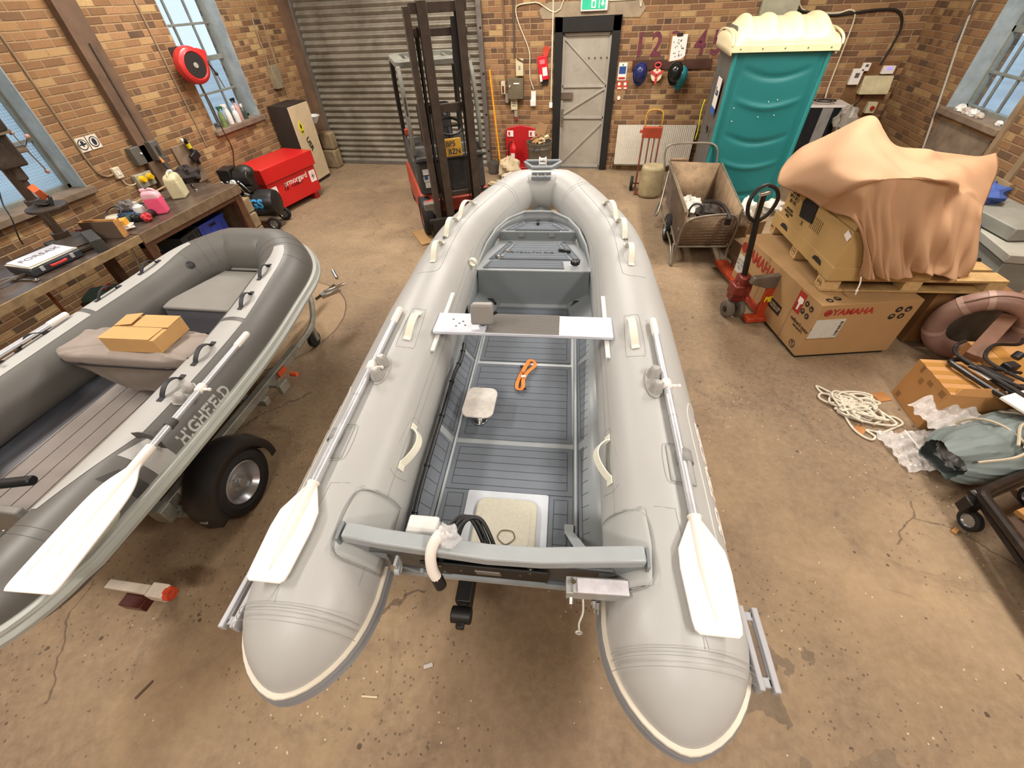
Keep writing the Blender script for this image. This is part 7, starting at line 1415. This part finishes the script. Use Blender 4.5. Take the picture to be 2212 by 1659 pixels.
fr_rows=[[(1800,458,0),(1850,425,3.55),(1885,400,3.54),(1922,392,3.52),(1975,394,3.52),(2036,402,3.54),(2060,425,3.74),(2090,440,3.92),(2122,460,4.05)],
[(1842,474,3.57),(1862,462,3.54),(1885,455,3.52),(1912,450,3.50),(1960,455,3.50),(2018,460,3.52),(2052,472,3.66),(2085,480,3.84),(2117,495,3.98)],
[(1863,520,3.56),(1874,518,3.52),(1893,520,3.49),(1922,522,3.47),(1955,525,3.50),(2000,525,3.46),(2040,530,3.62),(2078,528,3.76),(2110,540,3.92)],
[(1866,560,3.55),(1878,565,3.52),(1897,572,3.48),(1922,578,3.45),(1955,576,3.49),(1995,568,3.44),(2033,573,3.60),(2068,572,3.70),(2097,576,3.86)],
[(1860,600,3.54),(1879,602,3.51),(1905,600,3.47),(1924,606,3.44),(1960,596,3.48),(1992,589,3.43),(2015,591,3.58),(2058,602,3.66),(2085,601,3.82)]]
for r in fr_rows: net.append([Yp(*p) if p[2] else G(p[0],p[1],1.19) for p in r])
NU,NV=9,len(net)
def cr1(P,t):
    n=len(P)-1; x=min(max(t,0),1)*n; i=min(int(x),n-1); f=x-i; g=lambda k:P[k] if 0<=k<=n else (2*P[0]-P[1] if k<0 else 2*P[n]-P[n-1])
    p0,p1,p2,p3=g(i-1),g(i),g(i+1),g(i+2); return .5*((2*p1)+(-p0+p2)*f+(2*p0-5*p1+4*p2-p3)*f*f+(-p0+3*p1-3*p2+p3)*f**3)
def cloth(u,v):
    col=[cr1(r,u) for r in net]; p=cr1(col,v); k=max(0,(v-.42)/.58)
    f=.030*k*math.sin(u*34+3*math.sin(v*4))*(.4+.6*abs(math.sin(u*7+1)))+.016*k*math.sin(u*71+v*9)
    g=.012*(1-k)*math.sin(u*19+v*23)+.008*math.sin(u*31-v*17)
    tw=.035*math.exp(-((u-.72)/.05)**2)*math.sin(v*20)
    return (p.x+.3*f,p.y-f-tw,p.z+g*(1 if v<.42 else .2)+tw*(1-k))
cv=tag(MB().grid(cloth,110,90).build('canvas_cover',tan,solid=.004,ang=75),'tan canvas cover draped in folds over the stacked cardboard boxes','cover')
q=MB(); q.tube(smoothpts([Yp(1860,598,3.53),Yp(1858,612,3.52),Yp(1852,625,3.5),Yp(1848,636,3.5)],4),.006,6); q.ball(Yp(1851,628,3.5),.012,8); q.build('draw_cord',m_wht,cv)
# ================================================================ right-hand clutter
tag(place(MB().box((0,0,0),(.62,.95,.54)).build('low_carton',mat('low carton brown','#8a6238',.8,var=.08),bevel=.005),(3.20,4.32,.28),7),'dark brown carton under the pallet end, right of the outboard box','carton')  # board in a darker brown than the other cartons
gb=mat('grey crate board','#8b8a80',.6,var=.08,scale=6); o=thing('grey_box','big pale grey box with black round handling marks by the right wall','box',(3.95,4.85,0),-4)
MB().bb(-.22,.24,-.5,.5,.0,.62).build('box_body',gb,o,bevel=.008); MB().bb(-.24,.26,-.52,.52,.60,.68).build('box_lid',mat('pale grey lid','#a7a498',.55,var=.06),o,bevel=.008)
for k,(y,z) in enumerate(((-.10,.46),(-.22,.46),(-.10,.35),(-.22,.35))): icon((-.2215,y,z),(0,-1,0),(0,0,1),.04,k,o)
lettering('KUBOTA\nRATORTECH',.06,(-.221,-.05,.2),(0,-1,0),(0,0,1),blp,o) if False else None
tag(place(MB().bb(-.25,.25,-.4,.4,0,.12).build('grey_lid_box',gb,bevel=.01),(3.98,5.05,.69),8),'flat grey carton on top of the big grey box','carton')
tag(crumple(MB(),(3.66,5.0,.38),.24,101,(.6,1.1,1.3),26).build('blue_cloth',mat('deep blue cloth','#243a6b',.8,var=.15)),'deep blue cloth hanging down beside the grey box','cloth')
tag(crumple(MB(),(3.85,5.35,.88),.16,102,(1.2,1,.6),22).build('blue_jacket',mat('mid blue cloth','#41599a',.8,var=.15)),'mid blue crumpled cloth on top of the flat grey carton','cloth')
tag(crumple(MB(),(4.0,5.75,.85),.12,103,(1,1.3,.6),20).build('foil_heap',mat('silvery wrap','#9b978d',.35,.3,var=.2)),'silvery wrap heap behind the blue cloth by the wall','plastic wrap')
tag(place(MB().box((0,0,0),(.03,.5,.5)).build('leaning_board',mat('weathered tan board','#8e7a5c',.8,var=.12),bevel=.004),(4.12,5.75,.68),0,0,8),'weathered tan board leaning on the right wall below the window','board')
vin=mat('brown pink vinyl','#8f6f62',.5,var=.1,scale=5,dirt='#6b4c40')
rg=thing('rubber_ring','big brown inflated ring standing up among the boxes on the right','inflated ring',(3.23,3.58,.375),0,None,(8,0,-14))
MB().tube([(.265*math.cos(a),0,.285*math.sin(a)) for a in np.linspace(0,2*PI,49)[:-1]],.078,20,True).build('ring_tube',vin,rg)
for a in (20,110,140,200,290): MB().lathe([(.079,-.02),(.0805,-.02),(.0805,.02),(.079,.02)],(.265*math.cos(R(a)),0,.285*math.sin(R(a))),(-math.sin(R(a)),0,math.cos(R(a))),20).build('seam_band',mat('paler vinyl band','#a88a7c',.5,var=.06),rg)
b=MB(); b.tube(smoothpts([(-.25,-.06,.25),(-.1,-.09,.38),(.1,-.08,.36),(.2,-.09,.25)],6),.006,6); b.build('grab_line',mat('brown cord','#5e4030',.7),rg)
tag(MB().box((3.35,3.85,.28),(.5,.04,.5),rot=(0,0,10)).build('grey_sheet',mat('grey plastic sheeting','#4a4642',.45,var=.25,scale=14)),'crumpled dark grey sheet seen through the brown ring','sheet')
b=MB(); p0,p1=V3((2.93,3.10,.40)),V3((3.62,3.86,.66)); b.band([p0,p1],.10,.06); tag(b.build('timber_beam',mat('varnished brown timber','#6e4c38',.5,var=.15),bevel=.004),'brown timber beam slanting across the cardboard boxes','beam')
c2=thing('taped_carton','square cardboard carton with strips of brown tape beside the rope pile','carton',(2.60,2.655,0),4)
tpm=mat('brown parcel tape','#a97a3c',.35,var=.05); kc=mat('warm kraft carton','#b78650',.75,var=.04,scale=4)
MB().bb(0,.42,0,.40,0,.375).build('carton',kc,c2,bevel=.003)
b=MB()
for k in range(4): y=.03+.095*k; b.bb(0,.34,y,y+.045,.3755,.3765)
b.build('tape_strip',tpm,c2)
b=MB()
for y,z,w_,h_ in ((.30,.31,.03,.06),(.24,.24,.04,.05),(.16,.29,.05,.04),(.32,.02,.04,.05),(.1,.1,.03,.05),(.03,.3,.05,.05)): b.bb(-.0015,0,y,y+w_,z,z+h_)
b.build('tape_patch',mat('darker tape patch','#936a3d',.5),c2)
MB().prism([(0,0),(.3,.0),(.26,-.06),(.04,-.05)],(.02,-.002,.37),(1,0,0),(0,-.5,-1),(0,.004,0)).build('loose_flap',kc,c2)
c3=thing('taped_carton','second cardboard carton with a brown tape band behind the black trolley frame','carton',(3.06,2.82,0),6)
MB().bb(0,.50,0,.5,0,.40).build('carton',kc,c3,bevel=.003); b=MB(); b.bb(.0,.5,.2,.3,.40,.402).bb(.1,.2,0,.5,.4,.403); b.build('tape_strip',tpm,c3)
ht=thing('folding_trolley','black tubular folding hand trolley lying on top of the taped cartons','hand trolley',(2.84,2.87,.40),0)
b=MB(); b.tube(smoothpts([(-.05,.16,.02),(-.10,.14,.015),(-.10,.08,.015),(.04,-.22,.015),(.09,-.24,.02),(.12,-.2,.02),(.0,.13,.02),(-.05,.16,.02)],5),.018,8); b.build('toe_loop',bks,ht)
b=MB(); b.tube(smoothpts([(.02,.30,.10),(-.08,.22,.10),(-.07,.14,.06),(.10,-.20,.06),(.22,-.42,.06)],6),.013,8).tube(smoothpts([(.42,.36,.12),(.34,.28,.12),(.16,.24,.12),(.10,.14,.06),(.20,-.02,.05),(.36,-.20,.05)],6),.013,8).tube([(.0,.05,.05),(.26,.02,.05)],.012,8).tube([(.10,-.16,.05),(.3,-.1,.05)],.012,8).tube([(-.05,.05,.05),(.18,-.18,.06)],.012,8); b.build('trolley_frame',bks,ht)
b=MB(); b.box((.08,-.02,.04),(.05,.2,.04),rot=(0,0,40)).box((.2,.06,.07),(.09,.06,.05),rot=(0,0,20)).cyl((.3,.18,.06),(.33,.20,.1),.03,n=12); b.build('hinge_block',m_blk,ht,bevel=.006)
MB().box((-.0,.0,.035),(.035,.16,.004),rot=(0,0,22)).build('trolley_label',m_wht,ht); MB().ball((.06,-.20,.035),.01,8).build('bolt',m_ss,ht)
# tarpaulin bundle, bag, rope
tb=thing('tarpaulin_bundle','grey green tarpaulin bundle tied with cream rope at the right edge','tarpaulin',(2.95,2.40,0),22)
def tarp(u,v):
    a=2*PI*u; k=math.sin(PI*min(.999,max(.001,.04+.92*v)))**.28; w=1+.05*math.sin(7*a+v*9)+.04*math.sin(13*v+2*a)+.03*math.sin(23*a-11*v)
    pin=1-.10*math.exp(-((v-.3)/.03)**2)-.10*math.exp(-((v-.62)/.03)**2)
    return (-.55+1.15*v+.03*math.sin(3*a),.235*k*w*pin*math.cos(a),.19+.19*k*w*pin*math.sin(a))
MB().grid(tarp,64,60,cu=True).build('tarpaulin',mat('grey green tarpaulin','#6c7673',.6,var=.08,scale=5),tb,ang=50)
b=MB()
for v0,sl in ((.3,.03),(.62,-.05),(.45,.12)):
    P=[]
    for i in range(28):
        a=2*PI*i/28; x=-.55+1.15*v0+sl*math.sin(a); vv=(x+.55)/1.15; k=math.sin(PI*min(.999,max(.001,.04+.92*vv)))**.28; P.append((x,.245*k*math.cos(a),.19+.20*k*math.sin(a)+.0))
    b.tube(P,.009,6,True)
b.tube(smoothpts([(-.25,-.1,.38),(-.1,.02,.42),(.05,-.06,.42),(.2,.1,.40)],6),.009,6).tube(smoothpts([(-.5,-.12,.3),(-.3,-.16,.36),(-.1,-.1,.41)],6),.009,6).tube(smoothpts([(-.22,-.12,.37),(-.08,-.04,.44),(.02,-.1,.40),(-.06,-.16,.38),(-.2,-.14,.38)],6),.009,6); b.build('binding_rope',mat('cream rope','#b9ab93',.75,var=.08,bump=.5,bscale=300),tb)
tag(place(MB().box((0,0,0),(.5,.26,.02)).build('screwed_plate',m_wht,bevel=.004),(3.10,2.60,.44),28),'white panel with a screw lying on the tarpaulin bundle','panel')
cbag=thing('clear_plastic_bag','clear crumpled plastic bag with white zip line in front of the tarpaulin','plastic bag',(2.58,2.42,0),14)
fm_=NT('milky film'); fm_.b.inputs['Base Color'].default_value=(.75,.7,.66,1); fm_.b.inputs['Roughness'].default_value=.22; fm_.b.inputs['Alpha'].default_value=.62; MATS['milky']=fm_.m
def bagf2(u,v): x=-.30+.60*u; y=-.16+.36*v-.05*u; return (x,y,.02+.14*max(0,u-.25)**.8*math.sin(PI*min(1,v*.9+.05))+.012*math.sin(x*60+y*30)+.010*math.sin(y*80-x*20)+.006*math.sin(x*140)+.2*max(0,u-.55)*v)
MB().grid(bagf2,60,44).build('film',fm_.m,cbag,ang=25); MB().tube([(-.12,-.14,.045),(-.10,.17,.055)],.005,6).build('zip_line',m_wht,cbag)
def bagf3(u,v): x=-.02+.34*u; y=.0+.34*v; return (x,y,.16+.16*u*v+.05*math.sin(PI*u)+.012*math.sin(x*60+y*50)+.01*math.sin(y*90-x*30))
MB().grid(bagf3,40,40).build('film_flap',fm_.m,cbag,ang=25)
rp=mat('white braided rope','#d6ccb8',.7,var=.12,scale=30,bump=.5,bscale=260,dirt='#7f776a',dirt_amt=.35); rnd=random.Random(17); P=[]
cx,cy=2.20,2.79
for k in range(30):
    a=rnd.uniform(0,2*PI); rx=rnd.uniform(.05,.20); ex=rnd.uniform(.35,1); ph=rnd.uniform(0,2*PI); ox,oy=rnd.gauss(0,.055),rnd.gauss(0,.045)
    for j in range(5):
        t=ph+2*PI*j/6.2; x=rx*math.cos(t); y=rx*ex*.7*math.sin(t); P.append((cx+ox+x*math.cos(a)-y*math.sin(a),cy+oy+x*math.sin(a)+y*math.cos(a),.012+.022*rnd.random()+.05*max(0,1-(ox*ox+oy*oy)*90)*rnd.random()))
for x,y in ((2.02,3.0),(1.98,3.02),(2.0,2.94),(2.08,2.9),(2.1,2.6),(2.14,2.5),(2.2,2.46),(2.24,2.5),(2.2,2.56),(2.3,2.55),(2.42,2.62),(2.5,2.68),(2.46,2.74),(2.36,2.72)): P.append((x,y,.012))
tag(MB().tube(smoothpts(P,5),.0085,6).build('rope_pile',rp),'tangled heap of white rope lying on the concrete floor','rope')
tag(place(MB().box((0,0,0),(.12,.10,.006)).build('cardboard_scrap',mat('orange brown scrap','#a8713c',.8,var=.15)),(2.47,2.98,.004),20),'small orange brown cardboard scrap between rope and carton','scrap')
tag(place(MB().box((0,0,0),(.09,.07,.005)).build('cardboard_scrap',MATS['orange brown scrap']),(2.16,2.56,.004),50),'smaller cardboard scrap peeping out under the rope end','scrap')
# platform truck at the right edge
tr_=thing('platform_truck','low black tubular platform truck with timber on it at the right edge','platform truck',(2.46,1.86,0),0)
b=MB(); b.tube(smoothpts([(.62,.38,.27),(.3,.2,.27),(.05,.05,.27),(.0,.0,.27),(.0,-.06,.27),(.02,-.4,.27),(.05,-1.1,.27)],5),.030,10); b.tube(smoothpts([(.62,.36,.20),(.06,.04,.20),(.03,.0,.20),(.05,-1.1,.20)],4),.022,8); b.build('truck_frame',mat('brown black steel','#28201b',.4,.3,var=.25,dirt='#5a4030'),tr_)
b=MB(); b.bb(.06,.7,-1.1,-.10,.20,.235); b.build('deck_board',mat('dark worn deck','#4b3527',.7,var=.2),tr_,bevel=.004); b=MB(); b.box((.35,-.02,.26),(.45,.12,.035),rot=(0,0,28)).box((.45,-.45,.25),(.16,.7,.04),rot=(0,0,8)); b.build('loose_timber',mat('orange timber','#a9793f',.7,var=.15),tr_,bevel=.004)
b=MB(); b.box((-.01,-.0,.16),(.07,.07,.10)); b.build('caster_fork',bks,tr_,bevel=.006); wheel(tr_,(.03,-.05,.07),(1,.2,0),.07,.045); wheel(tr_,(.5,.2,.07),(1,.2,0),.07,.045); wheel(tr_,(.1,-1.0,.07),(1,.2,0),.07,.045); wheel(tr_,(.65,-1.0,.07),(1,.2,0),.07,.045)
tag(place(MB().box((0,0,0),(.05,.025,.012)).build('wood_chip',MATS['orange timber']),(2.42,1.76,.007),40),'small wood chip on the floor below the truck corner','wood chip')
# right wall
xw=XR-.012
tag(MB().bb(XR-.03,XR,6.10,6.17,0,ZC).build('wall_trunking',mat('dull brown trunking','#8d775c',.6,var=.12)),'vertical brown trunking on the right wall beside the window','trunking')
tag(MB().bb(XR-.03,XR,5.60,5.68,0,ZC).build('wall_trunking',MATS['dull brown trunking']),'vertical brown trunking on the right wall nearer the viewer','trunking')
pipe('conduit_pipe','pale slanting cable on the right wall left of the window',[(xw,8.02,2.5),(xw,7.80,1.87),(xw,7.55,1.35),(xw,7.30,.80)],.014,mat('pale grey cable','#9c9484',.5)); pipe('conduit_pipe','thin dark vertical pipe on the right wall near the corner',[(xw,7.9,4.5),(xw,7.9,1.9)],.016,MATS['dark conduit'])
struct(MB().bb(XR-.012,XR,6.22,7.32,.70,1.16).build('trim_6',mat('old grey render patch','#7c6a57',.9,var=.2,bump=.4,bscale=20)))
for k,(y,r) in enumerate(((7.12,.07),(6.98,.06),(6.86,.065),(6.72,.05),(6.35,.04))):
    tag(crumple(MB(),(4.24,y,1.30),r,120+k,(.8,1.2,.7),14).build('rag',mat('white rag %d'%(k%2),('#d9d4cc','#b8ab9d')[k%2],.8,var=.1)),['white rag nearest the corner on the right window sill','grey rag second along the right window sill','white rag in the middle of the right window sill','small grey rag right of the middle one on the right sill','tiny white scrap at the near end of the right window sill'][k],'rag','rags on the right window sill')
# floor debris near the viewer
for lb,c,px,py,w_,l_,rz in (('thin pale stick lying on the floor behind the boat stern','#d8c9a8',798,1505,.085,.009,8),('small whitish paint smear flake on the floor between the boat tubes','#b9b2ac',925,1438,.05,.02,28),('brown curled twig on the floor left of the boat','#5a4433',311,1490,.012,.09,-20)):
    p_=G(px,py,.005); tag(place(MB().box((0,0,0),(w_,l_,.006)).build('floor_scrap',mat('scrap '+c,c,.8),bevel=.002),(p_.x,p_.y,.0045),rz),lb,'debris')
